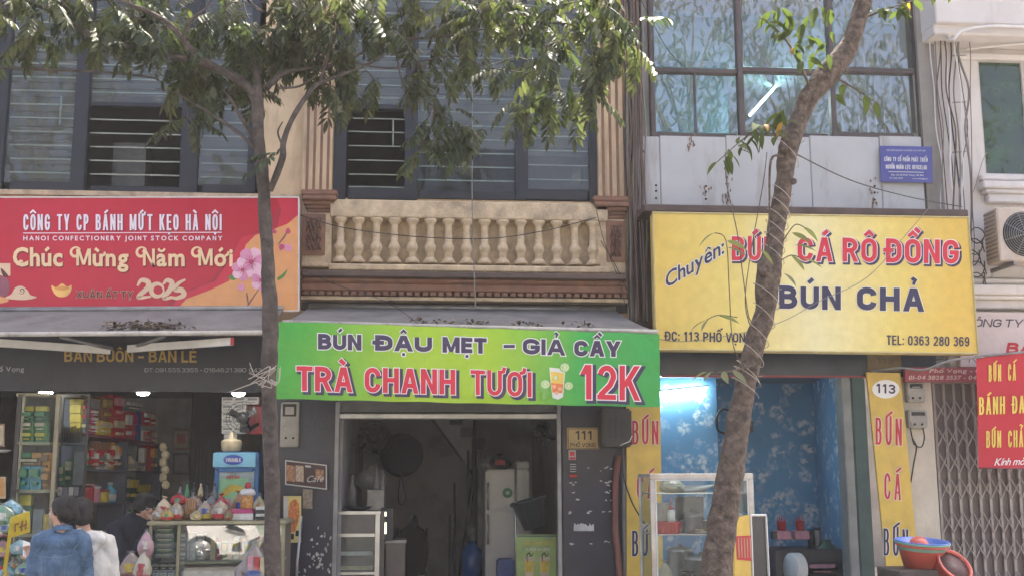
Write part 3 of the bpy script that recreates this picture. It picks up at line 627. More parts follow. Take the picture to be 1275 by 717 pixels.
# dark fascia with gold lettering ---------------------------------------------
plD = F(-.42); fA = thing('shop_sign', P(160, 487, -.42), 'dark shop fascia board with gold wholesale and retail lettering and a phone line below', 'sign')
dn = M('dark_sign_board', (.022, .026, .04), .45, var=.25)
sheet(fA, 'board', plD, [(-80, 418), (326, 418), (326, 488), (-80, 486)], dn, .1)
gl = M('gold_letter', (.42, .28, .07), .5, var=.2); gw = M('grey_letter', (.35, .36, .38), .5)
text(fA, 'BÁN BUÔN - BÁN LẺ', plD, (80, 450), (245, 451), 14.5, gl, bold=.035, lift=.004)
text(fA, 'ĐT: 091.555.3355 - 01646.21.390  043.', plD, (180, 463), (327, 463), 5.2, gw, bold=.01, lift=.004)
text(fA, 'Phố Vọng', plD, (-12, 462), (30, 462), 6, gw, bold=.01, lift=.004)
b = MB(); b.box((XA0, -.42+.1, 2.56), (X(326, -.4, 480), .05, 2.6), navy); b.build('soffit', hA)
lamp = M('lit_lamp', (1, .97, .92), em=18)
for i, (lx, ly) in enumerate(((57, 489), (178, 489.5), (297, 490.5))):
    p = P(lx, ly, -.2); t = thing('ceiling_light', p, ['round white ceiling light over the left tea cabinet', 'round white ceiling light above the red gift boxes', 'round white ceiling light beside the left tree trunk'][i], 'light')
    b = MB(); b.lathe([(.075, .02), (.075, .05)], p, white, 16); b.build('lamp_housing', t)
    b = MB(); b.lathe([(.02, -.02), (.05, -.012), (.064, .004), (.066, .02)], p, lamp, 16); b.build('diffuser', t)

# ================================================================ house B, middle: number 111
hB = thing('townhouse', ((XAB+XBC)/2, 0, 0), 'cream townhouse number 111 with balustrade, fluted pilasters and brown cornice', 'house')
holewall(hB, 'wall', XAB+.003, XBC-.003, 2.95, TOP, X(418), X(743), Z(249, 0, 580), Z(-60, 0, 580), cream)
hull(hB, XAB+.003, XBC-.003, conc)
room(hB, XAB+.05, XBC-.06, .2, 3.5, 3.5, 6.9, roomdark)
bb = [(434, 505, y, 1.8) for y in (148, 164.5, 182, 200, 217.5, 233)]+[(434, 505, y, 1.6) for y in (-20, -2, 16, 34, 52, 70, 88, 106, 122)]+[(519, 643, y, 1.8) for y in range(-30, 240, 17)]+[(657, 733, y+2, 1.8) for y in range(-30, 236, 18)]
window(hB, 418, -60, 743, 249, [(418, 433), (505, 521), (641, 657), (732, 743)],
       [(433, 234, 505, 248), (521, 238, 641, 248), (657, 236, 732, 249), (433, 130, 505, 136), (433, -60, 505, -50), (521, -60, 641, -50), (657, -60, 732, -50)], -.03,
       panes=[(432, -50, 507, 131, gH), (519, -50, 643, 186, gH), (655, -50, 734, 238, gH), (519, 186, 643, 240, gC)], bars=bb, vb=[(489.5, 148, 182)])
b = MB()
for i in range(16): y = -45+i*11; b.pbox(F(.3), 425, y, 515, y+9.5, .01, MC['grey_blind_slat'])
for i in range(21): y = -45+i*11; b.pbox(F(.32), 512, y, 650, y+9.5, .01, MC['grey_blind_slat'])
for i in range(22): y = -45+i*11; b.pbox(F(.3), 648, y, 745, y+9.5, .01, MC['grey_blind_slat'])
b.build('blind', hB, kind='stuff')
# pilasters
for side, (x0, x1, yb) in enumerate(((379, 416, 238), (743, 781, 246))):
    b = MB(); b.pbox(F(-.1), x0, -60, x1, yb, .1, cream, bev=.008); b.build('pilaster', hB)
    for i in range(4):
        xx = x0+5+i*(x1-x0-8)/3.4; b = MB(); b.pbox(F(-.112), xx, -60, xx+3.2, yb-1, .02, brown, bev=.004); b.build('flute', hB)
    prof = [(-4, yb-2, yb+5, .2), (-3, yb+5, yb+11, .22), (-1, yb+11, yb+17, .17), (1, yb+17, yb+22, .14), (3, yb+22, yb+27, .12)]
    for k, (g, ya, yc, d) in enumerate(prof):
        b = MB(); s0 = (x0+g if side == 0 else x0+g*1.0); s1 = x1-g
        b.pbox(F(-d), s0, ya, s1, yc-.4, d-.003, brown, bev=.01); b.build('capital_moulding', hB)
    b = MB(); b.pbox(F(-.13), x0-3, yb+27, x1-3, 332+side*8, .13, creamd, bev=.01); b.build('pedestal', hB)
    # carved panel
    cx0, cx1, cy0, cy1 = (376, 405, 266, 318) if side == 0 else (755, 778, 275, 326)
    b = MB(); b.pbox(F(-.15), cx0, cy0, cx1, cy1, .019, brown, bev=.008); b.build('panel_frame', hB)
    b = MB(); nx, nz = 22, 36; vs = []; pl = F(-.152)
    for j in range(nz+1):
        for i in range(nx+1):
            u, v = i/nx, j/nz; p = pl.pt(cx0+5+(cx1-cx0-10)*u, cy0+6+(cy1-cy0-12)*v)
            e = min(u, v, 1-u, 1-v); p.y -= .03*abs(noise.noise(Vector((u*6+side*9, v*10, 0))))*min(1, e*8)+.012*math.sin(v*19+4*math.sin(u*9)); vs.append(p)
    b.add(vs, [(j*(nx+1)+i, (j+1)*(nx+1)+i, (j+1)*(nx+1)+i+1, j*(nx+1)+i+1) for j in range(nz) for i in range(nx)], M('carved_brown_stone', (.13, .07, .05), .8, var=.3, sc=20), True); b.build('carved_relief', hB)
# wall under the window, rail, balusters, base, cornice
def band(nm, xa, xb, ya0, ya1, d, m, tilt=9, bev=.012):
    """horizontal band in true level coordinates: heights sampled at the middle"""
    b = MB(); xm = (xa+xb)/2; Y = -d
    b.bbox((P(xa, (ya0+ya1)/2, Y).x, Y, P(xm, ya1, Y).z), (P(xb, (ya0+ya1)/2, Y).x, -.003, P(xm, ya0, Y).z), m, bev); return b.build(nm, hB)
band('parapet', 411, 757, 251, 272.5, .17, creamd)
band('balustrade_wall', 411, 757, 273, 330, .012, creamd)
me = MB(); h = (Z(274.5, -.12, 580)-Z(329, -.12, 580)); 
prof = [(.045, 0), (.075, 0), (.078, .018), (.05, .05), (.035, .075), (.045, .085), (.036, .1), (.05, .125), (.062, .155), (.058, .185), (.043, .21), (.038, .23), (.04, .3), (.033, .36), (.042, .375), (.032, .39), (.045, .42), (.068, .445), (.07, .47), (.05, .47)]
me.lathe([(r*1.08, z*h/.47) for r, z in prof], (0, 0, 0), creamd, 8)
bal = me.mesh('baluster'); bz = Z(329.5, -.1, 580)
for i in range(15):
    px = 424+i*22.4; inst('baluster', bal, hB, (X(px, -.1, 300), -.12, bz+.002), rot=(0, 0, R(random.uniform(-8, 8)+22)))
band('balustrade_base', 409, 760, 330, 338, .24, creamd)
band('cornice', 374.5, 781, 338.5, 346, .33, M('dark_brown_moulding', (.12, .085, .07), .75, var=.25, dirt=(.05, .04, .04)))
band('cornice', 374.5, 782, 346.5, 353, .27, brown, bev=.02)
band('cornice', 374.5, 782, 353.5, 363, .24, brown)
band('cornice', 374.5, 782, 363.5, 369.5, .17, MC['dark_brown_moulding'], bev=.003)
dm = MB(); w = .03; dm.bbox((-w, -.035, 0), (w, .035, .042), brown, .006); dmesh = dm.mesh('dentil'); dz = Z(369, -.21, 580)
i = 0
while 378+i*9.9 < 778:
    inst('dentil', dmesh, hB, (X(381+i*9.9, -.2, 366), -.2, dz)); i += 1
band('cornice', 374.5, 782, 370, 374.5, .2, creamd, bev=.004)
band('gap_shade_strip', 375, 781, 375, 388, .02, M('gap_shade_tone', (.05, .05, .055), .9))  # dark strip painted in for the shaded gap under the cornice
# ground floor
b = MB(); b.box((XAB+.003, -.06, 0), (X(419, 0, 600), .25, 2.95), navy); b.build('pillar', hB)
b = MB(); b.box((X(700, 0, 600), -.06, 0), (X(778, 0, 600), .25, 2.95), navy); b.build('pillar', hB)
shut = M('shutter_box_metal', (.12, .12, .12), .5, metal=.3, var=.2)
b = MB(); b.box((X(419, 0, 600), -.04, Z(513, 0, 560)), (X(700, 0, 600), .3, 2.95), shut); b.build('shutter_box', hB)
b = MB(); b.bbox((X(421, 0, 600), -.07, Z(521.5, -.07, 560)), (X(697, 0, 600), .02, Z(514, -.07, 560)), steel, .01); b.build('shutter_bottom_rail', hB)
for xa, xb in ((415, 420.5), (694.5, 699.5)):
    b = MB(); b.pbox(F(-.1), xa, 500, xb, 760, .12, steeld, bev=.006); b.build('shutter_guide', hB)
room(hB, X(424, 0, 600), X(697, 0, 600)+.25, .26, 5.2, 0, 2.9, M('room_wall_blue_grey', (.42, .42, .47), .8, var=.15, sc=2, dirt=(.09, .09, .11)), mc=navy)
chips = M('torn_sticker_paper', (.5, .5, .5), .8, var=.3)
random.seed(3)
b = MB()
for i in range(34):
    x = random.choice([708, 716, 735, 752, 758])+random.uniform(-4, 4); y = random.choice([583, 601, 613, 622, 637, 676])+random.uniform(-3, 3)
    pl = F(-.0625-.0003*i); b.poly([pl.pt(x+random.uniform(.4, 3.2)*math.cos(a), y+random.uniform(.3, 1.5)*math.sin(a)) for a in (0, 1, 2.2, 3.1, 4, 5.2)], chips)
for i in range(9):
    x = 716+i*2.7; pl = F(-.0735-.0003*i); b.poly([pl.pt(x-2, 660), pl.pt(x+2, 661), pl.pt(x+1.8, 652+random.uniform(-2, 3)), pl.pt(x-1, 651+random.uniform(-1, 4))], chips)
for i in range(40):
    x = random.gauss(396, 9); y = random.gauss(690, 18); pl = F(-.0625-.0003*i)
    b.poly([pl.pt(x+random.uniform(.4, 2.6)*math.cos(a), y+random.uniform(.4, 3.5)*math.sin(a)) for a in (0, 1, 2.2, 3.1, 4, 5.2)], chips)
b.build('peeling_sticker', hB, kind='stuff')
# number plate 111
plP = F(-.085); t = thing('number_plate', P(726, 558, -.085), 'gold house number plate reading 111 on the dark pillar', 'sign')
gp = M('brass_plate', (.45, .33, .16), .4, metal=.3, var=.2)
b = MB(); b.pbox(plP, 706, 532, 746, 558.5, .02, gp, bev=.004); b.build('plate', t)
blk = M('black_ink', (.015, .012, .012), .5); nav = M('navy_ink', (.035, .03, .075), .5); redi = M('red_ink', (.52, .02, .03), .45, var=.1)
for lx0, ly0, lx1, ly1 in ((707, 533, 745, 533.8), (707, 557, 745, 557.8), (707, 533, 707.8, 557.8), (744.4, 533, 745.2, 557.8)):
    b = MB(); b.pbox(plP, lx0, ly0, lx1, ly1, 0, blk, front=.0025); b.build('border', t)
text(t, '111', plP, (716, 547), (738, 547), 11, blk, bold=.05); text(t, 'PHỐ VỌNG', plP, (710, 556), (742, 556), 5, blk, bold=.03)
for lab, (x0, y0, x1, y1, m) in (('small red and white sticker right under the 111 plate', (708, 560, 717, 572, 'w')), ('small black and red sticker below the other sticker on the dark pillar', (708, 575, 719, 594, 'b'))):
    t = thing('sticker', P(x0, y1, -.07), lab, 'sticker'); b = MB(); b.pbox(F(-.066), x0, y0, x1, y1, .003, chips if m == 'w' else blk); b.build('backing', t)
    b = MB(); b.pbox(F(-.068), x0+1, y1-3.5, x1-.5, y1-.5, .001, redi); b.build('print_band', t)
    if m == 'w': b = MB(); b.pbox(F(-.068), x0+1.5, y0+1.5, x1-1.5, y0+7, .001, redi); b.build('print_band', t)
    else:
        for k in range(4): b = MB(); b.pbox(F(-.068), x0+1.5, y0+2+k*3, x1-1.5, y0+3+k*3, .001, chips); b.build('print_line', t)

# awning B and green banner
awB = awning('awning', 'grey canvas awning sloping over the green tea banner with leaf litter', P(384, 383, -.1), P(767, 387, -.1), P(819, 413, -1.5), P(352, 401, -1.5), 0)
plG = Q((346, 450, -1.56), (821, 458, -1.56), (347, 402, -1.56)) if False else F(-1.56)
gb = thing('banner', P(583, 500, -1.56), 'green and lime banner advertising lemon tea for 12K over shop 111', 'banner')
grm = ramp_mat('green_banner_print', 0, [(0, '#2f9a3c'), (.14, '#4fae3a'), (.38, '#a9cf2e'), (.58, '#a9cf2e'), (.8, '#3fae4a'), (1, '#3da84f')], -2.05, 1.85, rough=.33, bump=.75, bs=4.5)
b = MB(); nx, nz = 60, 10; vs = []
for j in range(nz+1):
    for i in range(nx+1):
        u, v = i/nx, j/nz; xt = (347.5+(821.5-347.5)*u); yt = 400+(415.5-400)*u; xb = 342.5+(822.5-342.5)*u; yb_ = 496+(506.5-496)*u
        e = min(u, 1-u)*nx; wv = .8*math.sin(u*40+v*2) if j in (0, nz) else 0
        p = plG.pt(xt+(xb-xt)*v, yt+(yb_-yt)*v+wv*.5); ed = max(0, 1-min(v, 1-v)*7)
        p.y += .012*ed*(1+noise.noise(Vector((u*14, v*2, 0)))) + .02*max(0, 1-(1-u)*14)*abs(math.sin(v*9)) ; vs.append(p)
b.add(vs, [(j*(nx+1)+i, (j+1)*(nx+1)+i, (j+1)*(nx+1)+i+1, j*(nx+1)+i+1) for j in range(nz) for i in range(nx)], grm, True); b.build('cloth', gb)
inkp = M('dark_violet_print', (.045, .03, .09), .4); wht = M('white_print', (.85, .85, .85), .4, var=.04); redk = M('bright_red_print', (.68, .02, .055), .4, var=.05)
for s_, p0, p1 in (('BÚN', (396, 434.5), (450, 436)), ('ĐẬU', (467, 436), (538, 438)), ('MẸT', (551, 438.5), (606, 440)), ('-', (627, 440), (641, 440)), ('GIẢ', (651, 440.5), (704, 442.5)), ('CẦY', (715, 443), (773, 444))):
    text(gb, s_, plG, p0, p1, 19.5 if s_ != '-' else 21, inkp, wt=.31, ck=.3, lift=.006, outline=[(wht, .075)])
for s_, p0, p1, c in (('TRÀ', (369, 486), (439, 488), 31), ('CHANH', (454, 488), (567, 491), 31), ('TƯƠI', (586, 491), (662, 494), 31), ('12K', (722, 496.5), (797, 498.5), 43)):
    text(gb, s_, plG, p0, p1, c, redk, bold=.045, lift=.006, outline=[(wht, .04), (inkp, .04, (3, 2.5))])
# glass of tea printed on the banner
yl = M('tea_yellow_print', (.85, .6, .12), .4); og = M('tea_orange_print', (.8, .22, .06), .4); gg = M('lime_green_print', (.2, .5, .1), .4); pw = M('pale_glass_print', (.8, .85, .75), .4)
D = lambda pts, m, l, s=3: decal(gb, 'drink_print', plG, pts, m, l, s)
D([(684, 457), (704, 459), (701, 494), (695, 497), (688, 495), (686, 480)], pw, .006, 0)
D([(685.5, 462), (702.5, 464), (701, 480), (686.5, 478)], yl, .0072, 0)
D([(686, 476), (701.5, 478), (700, 489), (688, 488)], og, .0075, 0)
def ring(cx, cy, r, a, b_, l):
    for k, (rr, m) in enumerate(((r, a), (r*.8, b_), (r*.68, M('lime_flesh_print', (.5, .7, .2), .4)))):
        D(disc(cx, cy, rr, rr*.95, 14)[0], m, l+.0004*k, 0)
    for k in range(4): a_ = k*math.pi/4+.3; D([(cx-r*.66*math.cos(a_)-.3, cy-r*.66*math.sin(a_)), (cx-r*.66*math.cos(a_)+.3, cy-r*.66*math.sin(a_)), (cx+r*.66*math.cos(a_)+.3, cy+r*.66*math.sin(a_)), (cx+r*.66*math.cos(a_)-.3, cy+r*.66*math.sin(a_))], pw, l+.0013+.0002*k, 0)
ring(703, 457, 6.5, gg, pw, .0078)
ring(692, 470, 4.2, M('lemon_slice_rim', (.8, .5, .1), .4), yl, .0092)
for ix, iy in ((690, 481), (697, 484), (693, 489)): D([(ix-2.4, iy-2), (ix+2, iy-2.4), (ix+2.5, iy+1.6), (ix-1.8, iy+2.2)], M('ice_print', (.85, .45, .25), .4), .0094, 0)
ring(679, 478, 6.5, gg, pw, .0110); ring(708, 480, 6, gg, pw, .0110)
D([(669, 478), (676, 480), (684, 489), (676, 488)], gg, .0086); D([(676, 488), (682, 487), (679, 497), (675, 495)], gg, .0088)

# meter box, posters and cables on the left pillar
def meter(x0, y0, x1, y1, Y, label, m=None):
    t = thing('electricity_meter', P((x0+x1)/2, y1, Y), label, 'electricity meter'); m = m or M('aged_meter_box', (.4, .38, .34), .6, var=.2, dirt=(.15, .12, .1), dscale=5)
    b = MB(); b.pbox(F(Y), x0, y0, x1, y1, .09, m, bev=.01); b.build('case', t)
    b = MB(); b.pbox(F(Y-.004), x0+3, y0+2.5, x1-3, y0+(y1-y0)*.32, .01, black, bev=.003); b.build('dial_window', t)
    b = MB(); b.pbox(F(Y-.012), x0+6, y0+6, x1-6, y0+(y1-y0)*.28, .01, m, bev=.003); b.build('dial', t)
    b = MB(); b.pbox(F(Y-.01), x0+2, y0+(y1-y0)*.66, x1-3, y1-3, .02, m, bev=.006); b.build('terminal_cover', t)
    for k in (.3, .7): b = MB(); b.lathe([(.012, 0), (.012, .012), (.001, .014)], P(x0+(x1-x0)*k, y0+(y1-y0)*.8, Y-.012), black, 8, (0, -1, 0)); b.build('screw', t)
    return t
meter(349, 500, 372, 556, -.14, 'tall grey electricity meter box on the pillar beside the left tree trunk')
def poster(name, x0, y0, x1, y1, Y, base, rects, label, cat, skew=0, th=.008):
    pl = F(Y); t = thing(name, P((x0+x1)/2, y1, Y), label, cat)
    sk = lambda x, y: (x, y+skew*(x-x0))
    sheet(t, 'board', pl, [sk(x0, y0), sk(x1, y0), sk(x1, y1), sk(x0, y1)], base, th)
    for i, r in enumerate(rects):
        b = MB(); q = [sk(r[0], r[1]), sk(r[2], r[1]), sk(r[2], r[3]), sk(r[0], r[3])]; b.poly([pl.pt(a[0], a[1], .0015+.0004*i) for a in q], r[4]); b.build('picture', t)
    return t, pl
brd = M('dark_brown_print', (.06, .03, .025), .5, var=.3, sc=30); tan = M('food_photo_print', (.4, .2, .1), .5, var=.6, sc=45); paper = M('poster_paper', (.55, .53, .5), .6)
t, pl = poster('menu_board', 355, 572, 407, 603, -.17, paper, [(356.5, 573.5, 405.5, 601.5, brd), (357, 578, 367, 598, tan), (368, 577, 378, 597, M('pale_food_print', (.5, .38, .28), .5, var=.5, sc=50)), (393, 579, 403, 592, tan), (380, 575.5, 387, 578, paper)], 'brown cafe menu board with food pictures tilted on the left pillar', 'menu board', skew=.12)
text(t, 'Cafe', pl, (381, 600), (402, 599), 8, paper, bold=.0, lift=.005, shear=.4)
t, pl = poster('poster', 353, 617, 375, 675, -.16, M('yellow_poster_paper', (.75, .6, .22), .5), [(353.5, 618, 358, 674, paper)], 'yellow poster with an orange dish picture below the menu board', 'poster')
decal(t, 'picture', pl, [(361, 626), (367, 621), (372, 628), (372, 645), (366, 662), (360, 658), (359, 640)], M('orange_dish_print', (.7, .22, .06), .5, var=.5, sc=35), .004, 4)
for q in ((361, 664, 366, 671), (368, 660, 372, 667)): b = MB(); b.pbox(pl, *q, 0, blk, front=.004); b.build('print_mark', t)
t, pl = poster('leaflet', 377, 608, 389, 632, -.15, M('worn_leaflet', (.3, .24, .18), .7, var=.5, sc=30), [], 'worn brown leaflet between the menu board and the yellow poster', 'leaflet', skew=.1)
b = MB(); b.tube([P(376, 642, -.35), P(370, 700, -.35), P(368, 770, -.3)], .014, steel); b.build('broom_handle', None, 'thin grey metal pole leaning on the left pillar below the posters', 'pole')

# dark box + red pipe right of 111 pillar
t = thing('utility_box', P(765, 556, -.3), 'black metal box jutting out beside the 111 number plate', 'utility box')
b = MB(); b.pbox(F(-.38), 750, 508, 787, 556, .36, M('sooty_metal', (.035, .033, .033), .5, var=.4), bev=.02); b.build('case', t)
b = MB(); b.tube([P(772, 554, -.4), P(784, 549, -.4), P(787, 542, -.4)], .006, wm, 5); b.build('wire', t)
for xx in (760, 768, 776): b = MB(); b.pbox(F(-.385), xx-2, 520, xx+2, 546, .01, black, bev=.002); b.build('vent', t)
b = MB(); b.tube([P(770, 566, -.12), P(766, 600, -.12), P(766, 660, -.12), P(772, 720, -.12), P(774, 775, -.12)], .033, M('faded_red_pipe', (.2, .075, .06), .6, var=.2), 10); b.build('drain_pipe', None, 'faded red plastic pipe running down beside the dark pillar', 'pipe')
b = MB(); b.tube([P(777, 556, -.1), P(778, 640, -.1), P(780, 775, -.1)], .03, M('grey_pipe', (.22, .23, .23), .6, dirt=(.5, .48, .45), dscale=9, dth=.58), 10); b.build('drain_pipe', None, 'grey pipe with paper scraps between the red pipe and yellow sign', 'pipe')
b = MB(); b.tube(bez([P(774, 556, -.2), P(776, 590, -.2), P(787, 625, -.22), P(803, 652, -.25)], 6), .008, black, 6); b.build('cable', None, 'black cable curving in front of the left yellow pillar sign', 'cable')
# ================================================================ house C, yellow sign noodle shop (113)
hC = thing('townhouse', ((XBC+XCD)/2, 0, 0), 'pale blue grey townhouse with wide brown framed windows above the yellow noodle sign', 'house')
bluep = M('blue_grey_metal_panel', (.46, .465, .475), .5, metal=.1, var=.1, sc=2, bump=.15, bs=5, dirt=(.2, .13, .09), streak=.6, dth=.52, dscale=1.6)
wbr = M('brown_window_frame', (.09, .07, .068), .5, var=.25)
dkb = M('dark_grimy_wall', (.075, .06, .055), .85, var=.3)
YC = -.02
holewall(hC, 'wall', XBC, XCD, 2.9, TOP, X(812), X(1143), Z(170, 0, 975), Z(-75, 0, 975), conc, y=YC)
hull(hC, XBC, XCD, conc)
# metal cladding under the window in separate sheets
for i, (xa, xb) in enumerate(((793, 822), (822.6, 905), (905.6, 1010), (1010.6, 1097), (1097.6, 1150))):
    b = MB(); b.pbox(F(-.1-.004*(i % 2)), xa, 170, xb, 268, .03, bluep, bev=.006); b.build('cladding_sheet', hC)
for (x, y) in ((817, 231), (817, 238), (817, 247), (879, 232), (879, 239), (879, 248), (1089, 232), (1089, 240), (1089, 249), (801, 189)):
    b = MB(); b.lathe([(.014, 0), (.012, .006), (.004, .01)], P(x, y, -.108), black, 7, (0, -1, 0)); b.build('bolt', hC)
rustm = M('rust_streak', (.2, .11, .07), .8, var=.4)
b = MB(); random.seed(5)
for i in range(60):
    cx, cy = random.choice(((906, 240), (904, 222), (1088, 236), (880, 236), (1090, 255), (860, 180), (903, 250)))
    x = cx+random.gauss(0, 4); y = cy+random.gauss(0, 8); pl = F(-.1065-.0002*i)
    b.poly([pl.pt(x+random.uniform(.3, 1.6)*math.cos(a), y+random.uniform(.5, 4)*math.sin(a)) for a in (0, 1, 2.2, 3.1, 4, 5.2)], rustm)
b.build('rust_stain', hC, kind='stuff')
b = MB(); b.pbox(F(-.12), 1145, -60, 1166, 262, .12, conc); b.build('wall_strip', hC)
# big window
def winC():
    posts = [(808, 814), (917, 924), (1031, 1037), (1138, 1144)]
    w = MB()
    fr = None
    for p in posts:
        w = MB(); w.pbox(F(-.07), p[0], -80, p[1], 172, .1, wbr, bev=.008)
        o = w.build('window' if fr is None else 'window_frame', hC if fr is None else fr); fr = fr or o
    for (xa, xb) in ((813.5, 917.5), (923.5, 1031.5), (1036.5, 1138.5)):
        for (ya, yb) in ((165.5, 171.5), (85, 91), (-76, -70)):
            w = MB(); w.pbox(F(-.066), xa, ya, xb, yb, .09, wbr, bev=.008); w.build('window_frame', fr)
        for (ya, yb) in ((91.5, 165), (-70, 84.5)):
            w = MB(); w.pbox(F(-.02), xa, ya, xb, yb, .006, gR); w.build('pane', fr)
    for x in (866,): w = MB(); w.pbox(F(-.05), x-1.2, 91, x+1.2, 165, .03, wbr); w.build('window_frame', fr)
winC()
teal = M('pale_teal_room', (.42, .58, .6), .8, var=.1)
room(hC, XBC+.06, XCD-.08, .2, 4.2, 3.6, 6.9, M('upstairs_wall', (.5, .55, .55), .8, var=.1), mc=teal)
tube_l = M('lit_tube', (.8, .97, 1), em=12)
def tubelamp(a, b_, label, r=.018, group=None):
    t = thing('tube_light', (a+b_)/2, label, 'tube light'); d = (b_-a).normalized()
    q = MB(); q.tube([a, b_], r, tube_l, 8); q.build('tube', t)
    up = Vector((0, 0, 1)) if abs(d.z) < .5 else Vector((0, 1, 0))
    q = MB(); q.tube([a+up*.035-d*.03, b_+up*.035+d*.03], .022, white, 4, False); q.build('batten', t)
    for p in (a, b_): q = MB(); q.tube([p-d*.002, p+d*.012 if p is a else p-d*.012], r*1.25, white, 8); q.build('end_cap', t)
    return t
pc = lambda px, py: (lambda d: CAM+d*((6.85-CAM.z)/d.z))(ray(px, py))
a_ = P(931, 146, .5); b_ = P(967, 106, 2.6); tubelamp(a_, b_, 'lit white tube light glowing behind the upstairs window beside the right tree', .02)
b = MB(); b.pbox(F(1.6), 815, 20, 905, 168, .05, M('turquoise_panel', (.14, .38, .44), .5)); b.build('partition', hC)
for i in range(9):
    b = MB(); xx = 1042+i*10.5; b.lathe([(.045, Z(172, .5, xx)), (.05, Z(40, .5, xx)), (.04, Z(-60, .5, xx))], (X(xx, .6, 120), .6, 0), M('pale_curtain', (.5, .48, .45), .9, var=.2), 8); b.build('curtain_fold', hC)
b = MB(); b.bbox((X(799, -.5, 262), -.62, P(1000, 267, -.6).z), (X(1205, -.6, 268), -.0, P(1000, 261.5, -.6).z+.03), M('brown_metal_ledge', (.09, .06, .055), .6, var=.3), .01); b.build('ledge', hC)
b = MB(); b.pbox(F(-.1), 789, 262, 818, 440, .1, dkb); b.build('side_wall', hC)
b = MB(); b.pbox(F(-.13), 790, 318, 803, 352, .03, dkb, bev=.01); b.build('junction_box', hC)

# blue plaque
plB = F(-.16); t = thing('plaque', P(1128, 228, -.16), 'small violet blue company plaque fixed under the brown framed window', 'sign')
bl = M('violet_blue_plate', (.07, .08, .3), .4, var=.12)
sheet(t, 'plate', plB, [(1096, 182), (1160.5, 183), (1161.5, 228), (1097, 226.5)], bl, .012)
text(t, 'CÔNG TY CỔ PHẦN PHÁT TRIỂN', plB, (1101, 201), (1155, 202), 5.2, white, bold=.04)
text(t, 'NGUỒN NHÂN LỰC OFFICELAB', plB, (1103, 210.5), (1154, 211.5), 5.2, white, bold=.04)
text(t, 'SỞ KẾ HOẠCH VÀ ĐẦU TƯ HÀ NỘI', plB, (1104, 188.5), (1152, 189), 2, white, bold=.0)
b = MB(); b.pbox(plB, 1106, 214.3, 1150, 214.9, 0, white, front=.003); b.build('print_line', t)
text(t, 'Địa chỉ: 113 Phố Vọng, Hà Nội', plB, (1110, 219), (1150, 219.5), 2, white, bold=.0); text(t, 'ĐT: 024 3628', plB, (1108, 223), (1124, 223.3), 2, white, bold=.0); text(t, 'www.officelab.vn', plB, (1136, 223.6), (1155, 224), 2, white, bold=.0)

# yellow sign
plY = Q((815, 435, -.72), (1217, 439, -.72), (815, 268, -.64))
sY = thing('shop_sign', P(1015, 438, -.7), 'large yellow fish noodle shop sign behind the string-wrapped tree', 'sign')
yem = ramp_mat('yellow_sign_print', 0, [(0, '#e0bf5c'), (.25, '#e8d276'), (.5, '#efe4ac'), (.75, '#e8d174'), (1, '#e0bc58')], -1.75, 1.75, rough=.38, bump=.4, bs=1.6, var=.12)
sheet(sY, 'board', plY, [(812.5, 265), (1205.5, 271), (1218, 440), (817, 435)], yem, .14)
b = MB()
cr_ = [(812.5, 265), (1205.5, 271), (1218, 440), (817, 435)]
for i in range(4): b.tube([plY.pt(*cr_[i], .004), plY.pt(*cr_[(i+1) % 4], .004)], .011, M('sign_edge_trim', (.5, .42, .2), .5), 4, False)
b.build('trim', sY)
OUT = [(wht, .035), (inkp, .03, (2, 2))]
red2 = M('coral_red_print', (.62, .03, .05), .4, var=.05)
for s_, p0, p1 in (('BÚN', (911, 324.5), (968, 325)), ('CÁ', (993, 325.5), (1037, 326)), ('RÔ', (1049, 326), (1092, 327)), ('ĐỒNG', (1103, 327), (1194, 329))):
    text(sY, s_, plY, p0, p1, 30, red2, bold=.05, lift=.006, outline=OUT, sp=.09)
for s_, p0, p1 in (('BÚN', (970, 384), (1047, 386)), ('CHẢ', (1067, 386), (1151, 388))):
    text(sY, s_, plY, p0, p1, 29, nav, wt=.27, lift=.006, outline=[(wht, .03)], sp=.1)
text(sY, 'Chuyên:', plY, (829, 359), (902, 315), 17, nav, bold=.02, lift=.006, outline=[(wht, .03)], shear=.25, vert=(-.25, -1), sp=.05)
text(sY, 'ĐC: 113 PHỐ VỌNG', plY, (828, 424), (936, 426.5), 12, nav, bold=.03, lift=.005)
text(sY, 'TEL: 0363 280 369', plY, (1104, 429), (1207, 431), 12, nav, bold=.03, lift=.005)

# lower part
fas = M('dark_blue_fascia', (.03, .04, .06), .3, var=.4, sc=3)
b = MB(); b.box((X(789, -.12, 450), -.12, Z(468, -.12, 950)), (X(1166, -.12, 450), .1, 2.95), fas); b.build('fascia', hC)
b = MB(); b.box((X(824, -.12, 450), -.135, Z(469.5, -.12, 950)), (X(1080, -.12, 450), -.1, Z(467, -.12, 950)), M('red_strip', (.25, .04, .05), .5)); b.build('trim_strip', hC)
b = MB(); b.pbox(F(-.13), 1080, 437, 1122, 462, .02, M('gold_reflection_tint', (.16, .12, .06), .5, var=.3)); b.build('reflection_patch', hC)  # flat patch painted to stand for a gold reflection on the fascia
text(hC, '113', F(-.133), (1092, 452), (1112, 452.3), 7, M('reflected_number_tint', (.1, .08, .06), .5), bold=.04, name='lettering')  # mirrored house number painted on as part of the same reflection
b = MB(); b.box((X(786, -.1, 600), -.1, 0), (X(823, -.1, 600), .2, 2.9), dkb); b.build('pillar', hC)
blw = M('blue_floral_wallpaper', (.15, .37, .6), .6, var=.12, sc=2, bump=.03)
